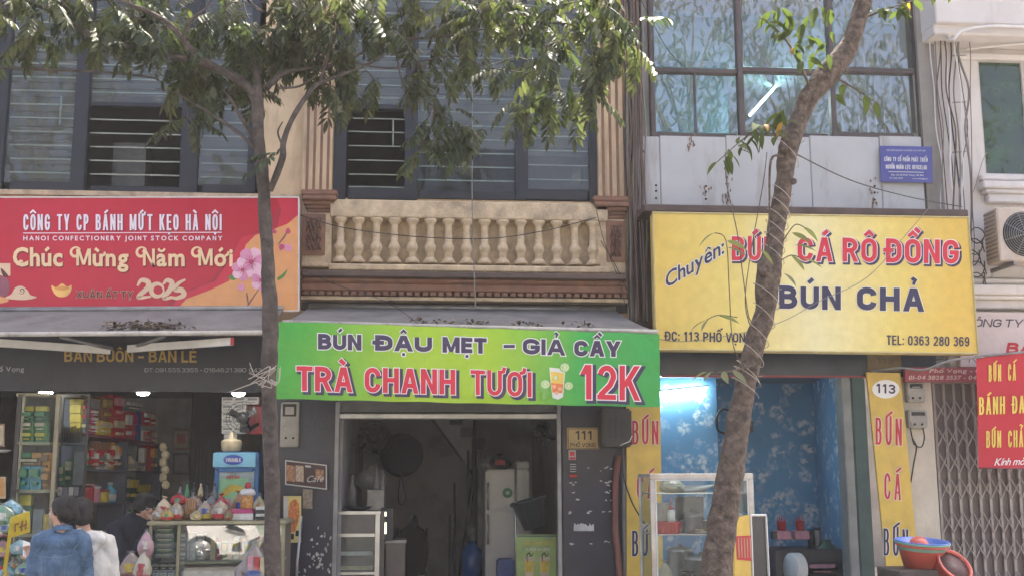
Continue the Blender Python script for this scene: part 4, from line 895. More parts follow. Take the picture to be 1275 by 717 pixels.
def floral(m):
    N = m.node_tree.nodes; L = m.node_tree.links; b = N['Principled BSDF']; src = b.inputs['Base Color'].links[0].from_socket
    tc = N.new('ShaderNodeTexCoord'); nz = N.new('ShaderNodeTexNoise'); nz.inputs['Scale'].default_value = 14; nz.inputs['Detail'].default_value = 2
    L.new(tc.outputs['Object'], nz.inputs['Vector']); ad = N.new('ShaderNodeVectorMath'); ad.operation = 'SCALE'; ad.inputs[3].default_value = .09
    L.new(nz.outputs['Color'], ad.inputs[0]); a2 = N.new('ShaderNodeVectorMath'); L.new(tc.outputs['Object'], a2.inputs[0]); L.new(ad.outputs[0], a2.inputs[1])
    vo = N.new('ShaderNodeTexVoronoi'); vo.inputs['Scale'].default_value = 5.2; L.new(a2.outputs[0], vo.inputs['Vector'])
    r = N.new('ShaderNodeMapRange'); r.inputs[1].default_value = .62; r.inputs[2].default_value = .4; r.inputs[3].default_value = 0; r.inputs[4].default_value = 1; L.new(vo.outputs['Distance'], r.inputs[0])
    sp = N.new('ShaderNodeSeparateColor'); L.new(vo.outputs['Color'], sp.inputs[0])
    g = N.new('ShaderNodeMath'); g.operation = 'MULTIPLY'; L.new(r.outputs[0], g.inputs[0]); r5 = N.new('ShaderNodeMapRange'); r5.inputs[1].default_value = .2; r5.inputs[2].default_value = .75; L.new(sp.outputs[0], r5.inputs[0]); L.new(r5.outputs[0], g.inputs[1])
    v2 = N.new('ShaderNodeTexVoronoi'); v2.inputs['Scale'].default_value = 15; L.new(a2.outputs[0], v2.inputs['Vector'])
    r2 = N.new('ShaderNodeMapRange'); r2.inputs[1].default_value = .68; r2.inputs[2].default_value = .36; L.new(v2.outputs['Distance'], r2.inputs[0])
    g2 = N.new('ShaderNodeMath'); g2.operation = 'MULTIPLY'; L.new(g.outputs[0], g2.inputs[0]); L.new(r2.outputs[0], g2.inputs[1])
    mx = N.new('ShaderNodeMix'); mx.data_type = 'RGBA'; L.new(g2.outputs[0], mx.inputs[0]); L.new(src, mx.inputs[6]); mx.inputs[7].default_value = (.66, .76, .8, 1); L.new(mx.outputs[2], b.inputs['Base Color'])
floral(blw)
xl, xr, xm = X(822, 0, 600), X(1066, 0, 600), X(893, 1.6, 600)
for nm, a, c in (('side_wall', (xl-.02, .2, 0), (xl+.02, 1.5, 2.8)), ('back_wall', (xl-.05, 1.5, 0), (xm, 1.6, 2.8)), ('back_wall', (xm, 2.2, 0), (xr+.8, 2.3, 2.8)), ('side_wall', (xm-.05, 1.6, 0), (xm, 2.2, 2.8))):
    b = MB(); b.box(a, c, blw); b.build(nm, hC)
# right wall of the shop recedes
b = MB(); b.hexa([Vector(v) for v in ((xr-.06, .0, 0), (xr+.35, 2.2, 0), (xr+.35, 2.2, 2.8), (xr-.06, 0, 2.8), (xr+.04, 0, 0), (xr+.45, 2.2, 0), (xr+.45, 2.2, 2.8), (xr+.04, 0, 2.8))], blw); b.build('side_wall', hC)
b = MB(); b.box((xl-.05, .1, 2.8), (xr+.6, 2.4, 2.86), M('shop_ceiling', (.3, .35, .4), .8)); b.build('ceiling', hC)
b = MB(); b.box((xl-.05, .1, 0), (xr+.6, 2.4, .006), M('shop_floor_tile', (.25, .22, .2), .4)); b.build('floor', hC)
b = MB(); b.pbox(F(1.55), 889, 470, 897, 760, .05, M('dark_corner_trim', (.03, .06, .1), .6)); b.build('corner_trim', hC)
tubelamp(P(812, 491.5, 1.38), P(879, 484.5, 1.42), 'glowing tube light on the blue flowered wall right of the green banner', .022)
bl2 = M('grey_green_door_edge', (.2, .21, .2), .55, var=.2); gr2 = M('dark_green_door_edge', (.03, .07, .065), .5, var=.2)
b = MB(); b.pbox(F(-.14), 1055, 470, 1067, 780, .2, bl2, bev=.01); b.build('door_jamb', hC)
b = MB(); b.pbox(F(-.15), 1067.5, 470, 1085, 780, .2, gr2, bev=.01); b.build('door_jamb', hC)

# yellow pillar signs
def pillar_sign(corn, Y, words, label, oval=None):
    pl = F(Y); t = thing('pillar_sign', pl.pt((corn[2][0]+corn[3][0])/2, corn[2][1]), label, 'sign')
    sheet(t, 'board', pl, corn, M('yellow_pillar_print', (.68, .47, .09), .4, var=.1, dirt=(.4, .26, .08), dscale=2), .03)
    for (s_, p0, p1, c, m) in words: text(t, s_, pl, p0, p1, c, m, bold=.045, lift=.004, sp=.1, outline=[(wht, .02)])
    if oval:
        b = MB(); vs, fs = disc(oval[0], oval[1], oval[2], oval[3], 28); b.add([pl.pt(v[0], v[1], .002) for v in vs], fs, wht); b.build('oval_print', t)
        text(t, '113', pl, (1090.5, 488.5), (1115, 490), 11.5, nav, bold=.05, lift=.004)
    return t
pillar_sign([(780, 505), (822, 505), (827, 790), (781, 790)], -.16, [('BÚN', (787, 553), (820, 553), 30, redi), ('CÁ', (793, 621), (815, 621), 31, redi), ('BÚN', (787, 692), (819, 692), 32, nav), ('CHẢ', (789, 752), (820, 752), 32, nav)], 'yellow vertical noodle sign on the pillar left of the glass food cabinet')
pillar_sign([(1079, 463), (1121, 464), (1152, 790), (1112, 790)], -.2, [('BÚN', (1090, 553), (1123, 554.5), 34, redi), ('CÁ', (1101, 621), (1122, 622.5), 33, redi), ('BÚN', (1100, 691), (1131, 692.5), 34, nav)], 'yellow vertical noodle sign with a 113 oval beside the folding gate', (1103, 484, 17, 11.5))

# ================================================================ house D, far right
hD = thing('townhouse', ((XCD+XD1)/2, 0, 0), 'pale rendered townhouse on the right with mouldings and an air conditioner', 'house')
pale = M('pale_render', (.66, .62, .6), .75, var=.08, sc=3, dirt=(.36, .3, .28), streak=.5, dth=.55)
holewall(hD, 'wall', XCD, XD1, 2.62, TOP, X(1222, 0, 150), X(1330, 0, 150), Z(216, 0, 1222), Z(76, 0, 1222), pale)
hull(hD, XCD, XD1, conc)
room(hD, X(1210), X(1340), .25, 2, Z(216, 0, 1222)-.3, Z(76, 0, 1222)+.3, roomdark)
wg = M('pale_window_frame', (.55, .52, .5), .6)
w = MB(); w.pbox(F(.02), 1219, 76, 1223.5, 216, .06, wg, bev=.006); fr = w.build('window', hD)
w = MB(); w.pbox(F(.05), 1222, 74, 1330, 217, .006, gT); w.build('pane', fr)
for xx in (1276, 1326): w = MB(); w.pbox(F(.022), xx, 76, xx+5, 216, .06, wg, bev=.006); w.build('window_frame', fr)
def bandD(nm, xa, xb, y0, y1, d, m=pale, bev=.015):
    b = MB(); b.bbox((X(xa, -d, (y0+y1)/2), -d, P(1225, y1, -d).z), (X(xb, -d, (y0+y1)/2), -.003, P(1225, y0, -d).z), m, bev); return b.build(nm, hD)
bandD('balcony_slab', 1163, 1420, -60, 30, .5); bandD('balcony_slab', 1163, 1420, 30.5, 44, .42); bandD('lintel_moulding', 1190, 1420, 66, 74, .06)
for i, (a, c, d) in enumerate(((217, 224, .1), (224.5, 234, .17), (234.5, 240, .14), (240.5, 252, .1))): bandD('sill_moulding', 1222+i*3, 1420, a, c, d)
for i, (a, c, d) in enumerate(((330, 346, .1), (346.5, 353, .2), (353.5, 366, .26), (366.5, 372, .22), (372.5, 384, .14))): bandD('cornice', 1199, 1420, a, c, d)
b = MB(); b.pbox(F(-.1), 1166, -60, 1202, 470, .1, pale, bev=.01); b.build('pilaster', hD)
b = MB(); b.box((X(1120, -.1, 600), -.08, 0), (X(1168, -.1, 600), .2, 2.9), M('cream_pillar_render', (.62, .57, .48), .8, var=.1, dirt=(.35, .28, .22), streak=.5)); b.build('pillar', hD)
b = MB(); b.box((X(1166, 0, 600), .45, 0), (XD1, .5, 2.7), M('dim_room_wall', (.16, .13, .12), .8, var=.2)); b.build('inner_wall', hD)
# signs of house D
pk = M('pale_pink_board', (.62, .52, .5), .5, var=.08); plE = F(-.22)
t = thing('shop_sign', P(1260, 455, -.2), 'pale pinkish grey company sign with slanted grey lettering above the folding gate', 'sign')
sheet(t, 'board', plE, [(1196, 388), (1400, 390), (1400, 458), (1196, 456)], pk, .06)
gi = M('dark_grey_print', (.07, .065, .08), .5)
text(t, 'CÔNG TY CỔ PHẦN', plE, (1200, 406.5), (1350, 408), 10, gi, bold=.03, shear=.22)
text(t, 'BÁNH', plE, (1252, 440), (1318, 441), 14, redi, bold=.06, shear=.22)
text(t, 'NHÀ PHÂN PHỐI', plE, (1206, 451), (1330, 452.5), 7, gi, bold=.02, shear=.22)
t = thing('shop_sign', P(1200, 475, -.24), 'low dark red sign strip with a phone number between the yellow sign and banner', 'sign')
plR = F(-.25); sheet(t, 'board', plR, [(1127, 457), (1400, 456), (1400, 476), (1127, 475)], M('dull_red_board', (.3, .06, .07), .5, var=.15), .05)
pkp = M('faded_pink_print', (.62, .42, .4), .5)
text(t, 'Phố Vọng - ĐĐT - HN', plR, (1157, 463.5), (1262, 463.5), 5, pkp, bold=.04, shear=.2); text(t, '01-04 3828 3537 - 04 3628', plR, (1131, 472), (1238, 472), 5, pkp, bold=.04, shear=.2)
# red hanging banner
plN = F(-.75); bn = thing('banner', P(1260, 583, -.75), 'bright red hanging banner with yellow noodle menu words at the right edge', 'banner')
rb_ = M('red_banner_cloth', (.5, .018, .035), .6, var=.12, sc=2, bump=.3, bs=4)
b = MB(); nx, nz = 24, 16; vs = []
for j in range(nz+1):
    for i in range(nx+1):
        u, v = i/nx, j/nz; p = plN.pt(1215.5+u*130+(3*v), 444-u*12*(1-v)+(583-444)*v+u*0); p.y += .012*math.sin(u*30)*max(0, .12-v)*6+.015*math.sin(u*7+v*3)*max(0, .1-min(v, 1-v))*8; vs.append(p)
b.add(vs, [(j*(nx+1)+i, (j+1)*(nx+1)+i, (j+1)*(nx+1)+i+1, j*(nx+1)+i+1) for j in range(nz) for i in range(nx)], rb_, True); b.build('cloth', bn)
b = MB(); b.tube([plN.pt(1214, 444, .0), plN.pt(1346, 431, .0)], .014, steeld, 6); b.build('top_rod', bn)
b = MB(); b.tube([plN.pt(1220, 582, .004), plN.pt(1347, 583, .004)], .01, MC['dull_red_board'], 6); b.build('bottom_hem', bn)
yp = M('yellow_banner_print', (.75, .55, .1), .5)
text(bn, 'BÚN CÁ', plN, (1231, 475), (1265, 473), 21, yp, bold=.035, lift=.008)
text(bn, 'BÁNH ĐA CÁ', plN, (1219, 516), (1300, 513), 22, yp, bold=.035, lift=.008)
text(bn, 'BÚN CHẢ', plN, (1228, 557), (1274, 556), 21, yp, bold=.035, lift=.008)
text(bn, 'Kính mời', plN, (1238, 579), (1278, 578), 9, M('white_script_print', (.8, .75, .75), .5), bold=.01, lift=.008, shear=.35, sp=.04)
# meters on the cream pillar
meter(1130, 475, 1152, 500, -.18, 'upper small meter box on the cream pillar beside the folding gate'); meter(1132, 510, 1155, 532, -.18, 'lower small meter box on the cream pillar with black cables below')
b = MB(); b.tube(bez([P(1133, 530, -.15), P(1136, 545, -.15), P(1141, 556, -.15), P(1138, 575, -.14), P(1134, 600, -.12)], 6), .008, black, 6)
b.build('cable', None, 'thick black cable dropping left of the lower pillar meter', 'cable')
b = MB(); b.tube(bez([P(1149, 532, -.15), P(1151, 545, -.16), P(1147, 556, -.16), P(1138, 552, -.16), P(1135, 540, -.15)], 6), .007, black, 6)
b.build('cable', None, 'black cable looping under the lower pillar meter', 'cable')
# air conditioner
t = thing('air_conditioner', P(1270, 330, -.4), 'old cream air conditioner unit on the right house wall', 'air conditioner')
acm = M('aged_ac_casing', (.55, .47, .4), .55, var=.12, dirt=(.3, .2, .14), dscale=3)
x0, x1, z0, z1 = X(1243, -.55, 290), X(1243, -.55, 290)+.8, Z(325, -.55, 1243), Z(258, -.55, 1243)
b = MB(); b.bbox((x0, -.55, z0), (x1, -.25, z1), acm, .015); b.build('case', t)
cx, cz = x0+.3, (z0+z1)/2
for r in [.03+.026*k for k in range(9)]:
    b = MB(); b.tube([(cx+r*math.cos(a*math.pi/14), -.566, cz+r*math.sin(a*math.pi/14)) for a in range(29)], .004, steeld, 4, cap=False); b.build('fan_grille_ring', t)
b = MB(); b.lathe([(.25, 0), (.25, .008)], (cx, -.551, cz), black, 28, (0, -1, 0)); b.build('fan_opening', t)
for k in range(4): b = MB(); a = k*math.pi/4+.3; b.tube([(cx-.25*math.cos(a), -.57, cz-.25*math.sin(a)), (cx+.25*math.cos(a), -.57, cz+.25*math.sin(a))], .005, steeld, 4); b.build('grille_spoke', t)
for k in range(12): b = MB(); zz = z0+.05+k*(z1-z0-.1)/11; b.box((x0-.012, -.52, zz), (x0-.001, -.28, zz+.018), M('ac_side_louvre', (.3, .24, .2), .6)); b.build('louvre', t)
for xx in (x0+.12, x1-.12): b = MB(); b.box((xx, -.6, z0-.05), (xx+.03, 0, z0-.008), steeld); b.box((xx, -.1, z0-.3), (xx+.03, -.07, z0-.051), steeld); b.build('bracket', t)
# folding gate
gt = thing('folding_gate', P(1225, 780, -.02), 'closed grey brown folding lattice gate of the right house', 'gate')
gm = M('grey_brown_gate_steel', (.38, .335, .31), .5, metal=.25, var=.2); bx = MB(); H = 2.62
bx.hexa([Vector(v) for v in ((-.014, -.012, 0), (.014, -.012, 0), (.014, -.012, H), (-.014, -.012, H), (-.014, .012, 0), (.014, .012, 0), (.014, .012, H), (-.014, .012, H))], gm); bar_me = bx.mesh('bar')
gx0 = X(1166, -.05, 600); n = 22; dx = .1135
for i in range(n): inst('bar', bar_me, gt, (gx0+.03+i*dx, -.05, 0))
lx = MB(); h = .21
for sgn in (1, -1):
    c = [Vector((-dx/2, 0.003*sgn, -h/2*sgn)), Vector((dx/2, 0.003*sgn, h/2*sgn))]; lx.tube([c[0], c[1]], .008, gm, 4, False)
lx.lathe([(.012, -.008), (.012, .008)], (0, 0, 0), gm, 6, (0, 1, 0)); lmesh = lx.mesh('lattice')
for i in range(n-1):
    for k, zz in enumerate((2.32, 2.04, 1.76, 1.48, 1.12, .84, .5, .22)): 
        if (i+k) % 1 == 0: inst('lattice', lmesh, gt, (gx0+.03+(i+.5)*dx, -.085, zz))
pn = MB(); pn.box((-.048, 0, 0), (.048, .003, H), M('gate_backing_sheet', (.2, .17, .16), .6, metal=.2, var=.2)); pme = pn.mesh('panel')
for i in range(n-1): inst('panel', pme, gt, (gx0+.03+(i+.5)*dx, -.02, 0))
b = MB(); b.box((gx0, -.09, H), (gx0+n*dx, -.01, H+.06), gm); b.build('top_track', gt)
# ================================================================ goods and furniture in the shops
ORD = ['first','second','third','fourth','fifth','sixth','seventh','eighth','ninth','tenth','eleventh','twelfth','thirteenth','fourteenth']
def col(name, c, **k): return M(name, c, **({'rough': .45, 'var': .25, 'sc': 14, 'bump': .05}|k))
C_ = dict(yel=col('yellow_packet', (.55, .42, .06)), grn=col('green_packet', (.08, .25, .12)), dgr=col('dark_green_packet', (.05, .13, .08)), org=col('orange_packet', (.5, .24, .07)), brn=col('brown_packet', (.22, .11, .06)),
          blu=col('blue_packet', (.04, .08, .3)), sky=col('sky_blue_packet', (.12, .38, .5)), red=col('red_packet', (.42, .03, .04)), pnk=col('pink_packet', (.55, .25, .3)), wht=col('white_packet', (.55, .54, .52)),
          gry=col('grey_packet', (.2, .2, .21)), gld=col('gold_packet', (.45, .33, .1), metal=.3), mag=col('magenta_packet', (.4, .04, .16)), crm=col('cream_packet', (.5, .42, .28)), blk=col('black_packet', (.03, .03, .035)))
def good(pl, x0, y0, x1, y1, c, label, cat='box', depth=.1, group=None, kind='box', c2=None, front=0, name=None):
    pl2 = pl if not front else None
    m = C_[c]; b = MB()
    if kind == 'box':
        b.pbox(pl, x0, y0, x1, y1, depth, m, front=front, bev=.003)
        nm = name or 'carton'
    else:
        p = pl.pt((x0+x1)/2, y1, front)-pl.n*depth/2; h = (pl.pt((x0+x1)/2, y0)-pl.pt((x0+x1)/2, y1)).length; r = (pl.pt(x1, y1)-pl.pt(x0, y1)).length/2
        if kind == 'bottle': b.lathe([(r*.95, 0), (r, h*.05), (r, h*.6), (r*.4, h*.78), (r*.35, h*.94)], p, m, 10); nm = name or 'bottle'
        else: b.lathe([(r*.9, 0), (r, h*.06), (r, h*.8), (r*.9, h*.86)], p, m, 10); nm = name or 'jar'
    o = b.build(nm, None, label, cat, group)
    if c2:
        if kind == 'box':
            q = MB(); q.pbox(pl, x0+(x1-x0)*.12, y0+(y1-y0)*.12, x1-(x1-x0)*.12, y0+(y1-y0)*.45, 0, C_[c2], front=front+.003)
            q.build('label_print', o)
            q = MB(); q.pbox(pl, x0+(x1-x0)*.25, y1-(y1-y0)*.32, x1-(x1-x0)*.25, y1-(y1-y0)*.2, 0, C_[c2], front=front+.003); q.build('label_print', o)
        elif kind == 'bottle': q = MB(); q.lathe([(r*.42, h*.88), (r*.42, h)], p, C_[c2], 8); q.build('cap', o); q = MB(); q.lathe([(r*1.02, h*.15), (r*1.02, h*.45)], p, C_[c2], 10); q.build('label_band', o)
        else: q = MB(); q.lathe([(r*1.04, h*.86), (r*1.04, h)], p, C_[c2], 10); q.build('lid', o)
    return o
# --- tall tea cabinet, far left
tealm = M('tarnished_cabinet_metal', (.32, .29, .2), .5, metal=.3, var=.25)
darkf = M('dark_cabinet_frame', (.06, .055, .05), .5, var=.3)
pt1 = F(-.62); tc_ = thing('display_cabinet', P(42, 760, -.45), 'tall metal framed tea cabinet at the left of the sweet shop', 'cabinet')
for (a, bx, m) in ((13, 18, darkf), (18.5, 22, tealm), (61, 66.5, tealm)): b = MB(); b.pbox(pt1, a, 490, bx, 775, .03, m, bev=.004); b.build('post', tc_)
for (ya, yb) in ((489, 493), (549.5, 553.5), (609, 613), (665, 668)): b = MB(); b.pbox(pt1, 20, ya, 62, yb, .34, tealm, bev=.004); b.build('shelf', tc_)
b = MB(); b.pbox(F(-.3), 12, 490, 66, 775, .01, darkf); b.build('back_panel', tc_)
b = MB(); b.pbox(F(-.635), 22, 493, 61, 700, .004, gW); b.build('glass_door', tc_)
for i, x in enumerate((25, 41.5)):
    w_ = ('left', 'right')[i]
    for (ya, yb, c, c2, d) in ((505, 511, 'yel', None, 'yellow box topping the %s stack on the upper tea cabinet shelf'), (511.5, 524, 'dgr', 'grn', 'dark green tea box under the yellow one in the %s stack of the upper shelf'), (524.5, 536.5, 'grn', 'crm', 'green tea box third down in the %s stack of the upper shelf'), (537, 549, 'grn', 'yel', 'green tea box at the bottom of the %s stack of the upper shelf')):
        good(pt1, x, ya, x+14.5, yb, c, d % w_, depth=.14, front=-.06, c2=c2, group='tea boxes on the upper cabinet shelf')
for (x0, y0, x1, y1, c, c2, d) in ((22, 563, 36, 569, 'grn', None, 'flat green box at the top left of the middle tea cabinet shelf'), (36.5, 563, 49, 569.5, 'org', None, 'orange box beside the flat green box on the middle shelf'), (22, 570, 49, 579, 'brn', 'crm', 'long brown box lying above the two lake picture boxes'),
                           (21.5, 580, 34.5, 609, 'sky', 'grn', 'left box with a blue green landscape picture in the middle of the tea cabinet'), (35, 580, 49, 609, 'sky', 'grn', 'right box with a blue green landscape picture in the middle of the tea cabinet'), (50, 563, 60, 586, 'org', 'brn', 'upper orange brown box at the right of the middle cabinet shelf'), (50, 586.5, 60, 609, 'brn', 'org', 'lower brown box at the right of the middle cabinet shelf')):
    good(pt1, x0, y0, x1, y1, c, d, depth=.15, front=-.06, c2=c2)
for (x0, y0, x1, y1, c, d) in ((22, 616, 36, 629, 'yel', 'bright yellow box behind glass on the third tea cabinet shelf'), (22, 630, 36, 664, 'dgr', 'dark green tin below the bright yellow box on the third shelf'), (38, 634, 50, 664, 'gry', 'grey green packet in the middle of the third tea cabinet shelf'), (51, 640, 60, 664, 'gld', 'dull gold packet at the right of the third tea cabinet shelf')):
    good(pt1, x0, y0, x1, y1, c, d, depth=.13, front=-.06)
# --- dim glass cabinet
pt2 = F(-.1); gc2 = thing('display_cabinet', P(84, 760, 0), 'dim glass cabinet between the tea cabinet and the open shelves', 'cabinet')
for (a, bx) in ((69, 71), (101, 104)): b = MB(); b.pbox(pt2, a, 492, bx, 780, .03, darkf); b.build('post', gc2)
for (ya, yb) in ((491, 494), (552, 554), (604, 606), (650, 653)): b = MB(); b.pbox(pt2, 71, ya, 101, yb, .35, darkf); b.build('shelf', gc2)
b = MB(); b.pbox(F(.3), 68, 490, 104, 780, .01, M('cabinet_back', (.12, .12, .11), .7)); b.build('back_panel', gc2)
b = MB(); b.pbox(F(-.115), 71, 494, 101, 700, .004, gW); b.build('glass_door', gc2)
for i in range(7): good(pt2, 74+i*3.7, 529+(i*7 % 4), 77+i*3.7, 551, 'gld', 'gold sachet in the dim glass cabinet row, %s from the left' % ORD[i], 'packet', .08, 'row of gold sachets in the dim cabinet', front=-.08, name='sachet')
for i, (x0, x1, y0, c, d) in enumerate(((72, 79, 578, 'grn', 'green pack at the left of the dim cabinet shelf below the gold sachets'), (80, 87, 570, 'dgr', 'dark green pack in the middle below the gold sachets'), (88, 100, 562, 'gry', 'tall grey box at the right below the gold sachets'))):
    good(pt2, x0, y0, x1, 603, c, d, 'packet', .12, front=-.08, c2='crm' if i < 2 else None)
for i, x in enumerate((71.5, 78, 85.5, 92)): good(F(-.2), x, 606, x+5.5, 616.5, 'wht' if i % 2 == 0 else 'gry', 'small tag below the dim glass cabinet shelf, %s from the left' % ORD[i], 'tag', .01, 'row of tags hanging below the dim cabinet', name='price_tag')
# --- open shelf unit running back along the wall
ps = VPl(103, .2, 198, 2.2, 545); su = thing('shelf_unit', ps.pt(150, 700), 'dark red and grey open shelves running back full of gift boxes', 'shelves')
shred = M('dark_red_shelf', (.16, .03, .05), .5); shg = M('grey_blue_shelf', (.1, .11, .15), .5)
def slab(y0, y1, m, th=3):   # y at the left and the right end
    b = MB(); A, B = ps.pt(103, y0), ps.pt(199, y1); t = th*.0088; dn_ = Vector((0, 0, -t)); bk = -ps.n*.32
    b.hexa([A+dn_, B+dn_, B, A, A+dn_+bk, B+dn_+bk, B+bk, A+bk], m); b.build('shelf', su)
slab(538.5, 551.5, shred, 3); slab(583, 586.5, shg, 2.6); slab(626, 622, shg, 2.6); slab(665, 655, shg, 2.6)
for (x, ya) in ((102, 492), (154, 545), (198, 552)): b = MB(); b.pbox(ps, x-1.3, ya, x+1.3, 780, .32, shg, bev=.003); b.build('upright', su)
GD = [(105, 115, 492.5, 503, 'yel', 'red', 'top box of the tall stack of yellow boxes on the red shelf'), (105, 115, 503.5, 514.5, 'yel', 'red', 'second yellow box from the top of the stack on the red shelf'), (105, 115, 515, 526, 'yel', 'red', 'third yellow box from the top of the stack on the red shelf'), (105, 115, 526.5, 538, 'yel', 'crm', 'bottom box of the tall stack of yellow boxes on the red shelf'),
      (116.5, 123.5, 510, 518, 'mag', 'wht', 'topmost magenta box next to the yellow stack'), (116.5, 123.5, 518.5, 528, 'mag', 'wht', 'middle magenta box next to the yellow stack'), (116.5, 123.5, 528.5, 539, 'mag', 'wht', 'lowest magenta box next to the yellow stack'),
      (116.5, 129, 496, 509, 'gry', None, 'pale grey box over the magenta boxes'), (131, 141.5, 494, 523, 'brn', 'gld', 'tall brown patterned box above the flat yellow box'), (124.5, 143, 524, 541, 'yel', 'crm', 'wide yellow box low between the magenta and tall red boxes'),
      (144.5, 157.5, 492, 520, 'red', 'pnk', 'upper half of the tall red box tower'), (144.5, 157.5, 520.5, 546, 'red', 'crm', 'lower red box of the tall red tower'), (159, 180, 499, 511, 'gry', 'wht', 'grey box lying on top of the red and blue boxes'),
      (159, 166, 512, 548, 'red', 'wht', 'red box with a white window beside the tall tower'), (166.5, 173, 512, 548.5, 'red', 'mag', 'narrow red box just left of the blue one'), (173.5, 180, 512, 549, 'blu', None, 'deep blue upright box on the red shelf'),
      (181.5, 190, 535, 551, 'wht', 'red', 'small white box at the right end of the red shelf'), (190.5, 197.5, 536, 552, 'red', 'crm', 'last small red box at the right end of the red shelf'), (182, 189, 512, 528, 'red', 'wht', 'red and white packet leaning high by the white wall'), (190, 198, 514, 530, 'red', 'crm', 'red packet pinned right of the red and white one')]
for g in GD: good(ps, g[0], g[2], g[1], g[3], g[4], g[6], depth=.16, front=-.04, c2=g[5])
for (x0, x1, y0, y1, c, c2, k, d) in ((104, 108, 560, 583, 'wht', 'red', 'bottle', 'first white bottle on the middle shelf'), (109.5, 113, 565, 583, 'crm', 'gry', 'bottle', 'cream bottle beside the first white bottle'), (115, 125, 569, 584, 'grn', 'red', 'box', 'green gift tin with a red mark on the middle shelf'), (119, 124, 556, 568.5, 'wht', 'brn', 'jar', 'white jar standing on the green gift tin'), (126.5, 134, 563, 584, 'wht', 'gry', 'box', 'white carton right of the green gift tin'), (137, 142, 564, 584.5, 'wht', 'crm', 'box', 'narrow white carton on the middle shelf'), (144, 148, 550, 585, 'org', 'crm', 'box', 'tall orange carton by the middle upright'), (148.5, 152.5, 552, 585, 'brn', 'org', 'box', 'tall brown carton touching the middle upright'), (126, 143, 550, 562, 'brn', None, 'box', 'long brown carton behind the white cartons'),
                          (157, 162, 562, 585, 'gry', 'blk', 'bottle', 'grey bottle in the right middle compartment'), (163.5, 170, 565, 586, 'crm', 'gry', 'bottle', 'cream bottle in the right middle compartment'), (171, 182, 574, 586, 'wht', 'gry', 'box', 'low white carton in the right middle compartment'), (184, 186.5, 557, 586.5, 'wht', None, 'box', 'thin white upright carton'), (187, 191, 555, 586.5, 'red', None, 'box', 'thin red upright carton'), (191.5, 197, 554, 587, 'red', 'org', 'box', 'wide red upright carton at the shelf end'),
                          (104, 116, 602, 626, 'red', 'pnk', 'jar', 'red jar at the left of the lower shelf'), (118, 126, 605, 626, 'pnk', 'wht', 'jar', 'pink and white jar on the lower shelf'), (127.5, 136, 609, 626, 'yel', 'red', 'jar', 'yellow jar on the lower shelf'), (139, 146, 600, 626, 'sky', 'wht', 'bottle', 'pale blue bottle on the lower shelf'), (156, 163, 592, 624, 'grn', 'crm', 'box', 'green packet behind the bent man'), (164, 175, 593, 624, 'dgr', 'yel', 'box', 'dark green packet behind the bent man'), (180, 193, 603, 612, 'yel', None, 'box', 'yellow packet above the bent man')):
    good(ps, x0, y0, x1, y1, c, d, {'box': 'box', 'bottle': 'bottle', 'jar': 'jar'}[k], .12, kind=k, c2=c2, front=-.05)
# hanging bag string
hb = thing('hanging_packets', P(204, 603, 1.2), 'string of crumpled white packets hanging at the shelf end', 'packets')
for i in range(6):
    b = MB(); b.ell(P(203+(i % 2)*3, 556+i*9.5, 1.2), (.045, .03, .05), C_['crm'], 8, 6, fn=lambda u, q: q*(1+.35*noise.noise(u*2.3+Vector((i, 0, 0)))), smooth=False); b.build('packet', hb)
# red notice, dark curtain, back cartons
t, pl = poster('notice', 215, 533, 236, 560, 3.9, C_['brn'], [(217, 536, 234, 557, C_['crm']), (220, 540, 231, 551, C_['red'])], 'small framed red picture on the rear wall of the sweet shop', 'picture')
t, pl = poster('notice', 215, 564, 236, 590, 3.9, C_['blk'], [(217, 566, 234, 588, C_['gry'])], 'dim dark notice under the red picture', 'picture')
b = MB()
for i in range(8): b.lathe([(.06, 0), (.065, 1.2), (.05, 2.7)], (X(240+i*4.4, 2.6, 600), 2.6, 0), M('dark_curtain', (.1, .1, .11), .9), 7)
b.build('curtain', None, 'dark folded curtain hanging in the back doorway of the sweet shop', 'curtain')
k = 0
for r_ in range(5):
    for c in range(2 if r_ else 3):
        x0 = 276+c*15.5; y0 = 494+r_*9.2; good(F(.5), x0, y0, x0+15, y0+8.7, 'wht', 'white carton above the blue fridge, %s in the %s row from the top' % (ORD[c], ORD[r_]), 'box', .3, 'white cartons stacked above the blue fridge', c2='gry')
b = MB(); b.pbox(F(.52), 275, 540, 291, 775, .3, C_['wht']); b.build('partition', None, 'whitish partition under the stacked white cartons', 'partition')
b = MB(); b.pbox(F(.7), 300, 494, 335, 540, .1, C_['red']); b.build('banner', None, 'dim red cloth at the back beside the wall fan', 'cloth')
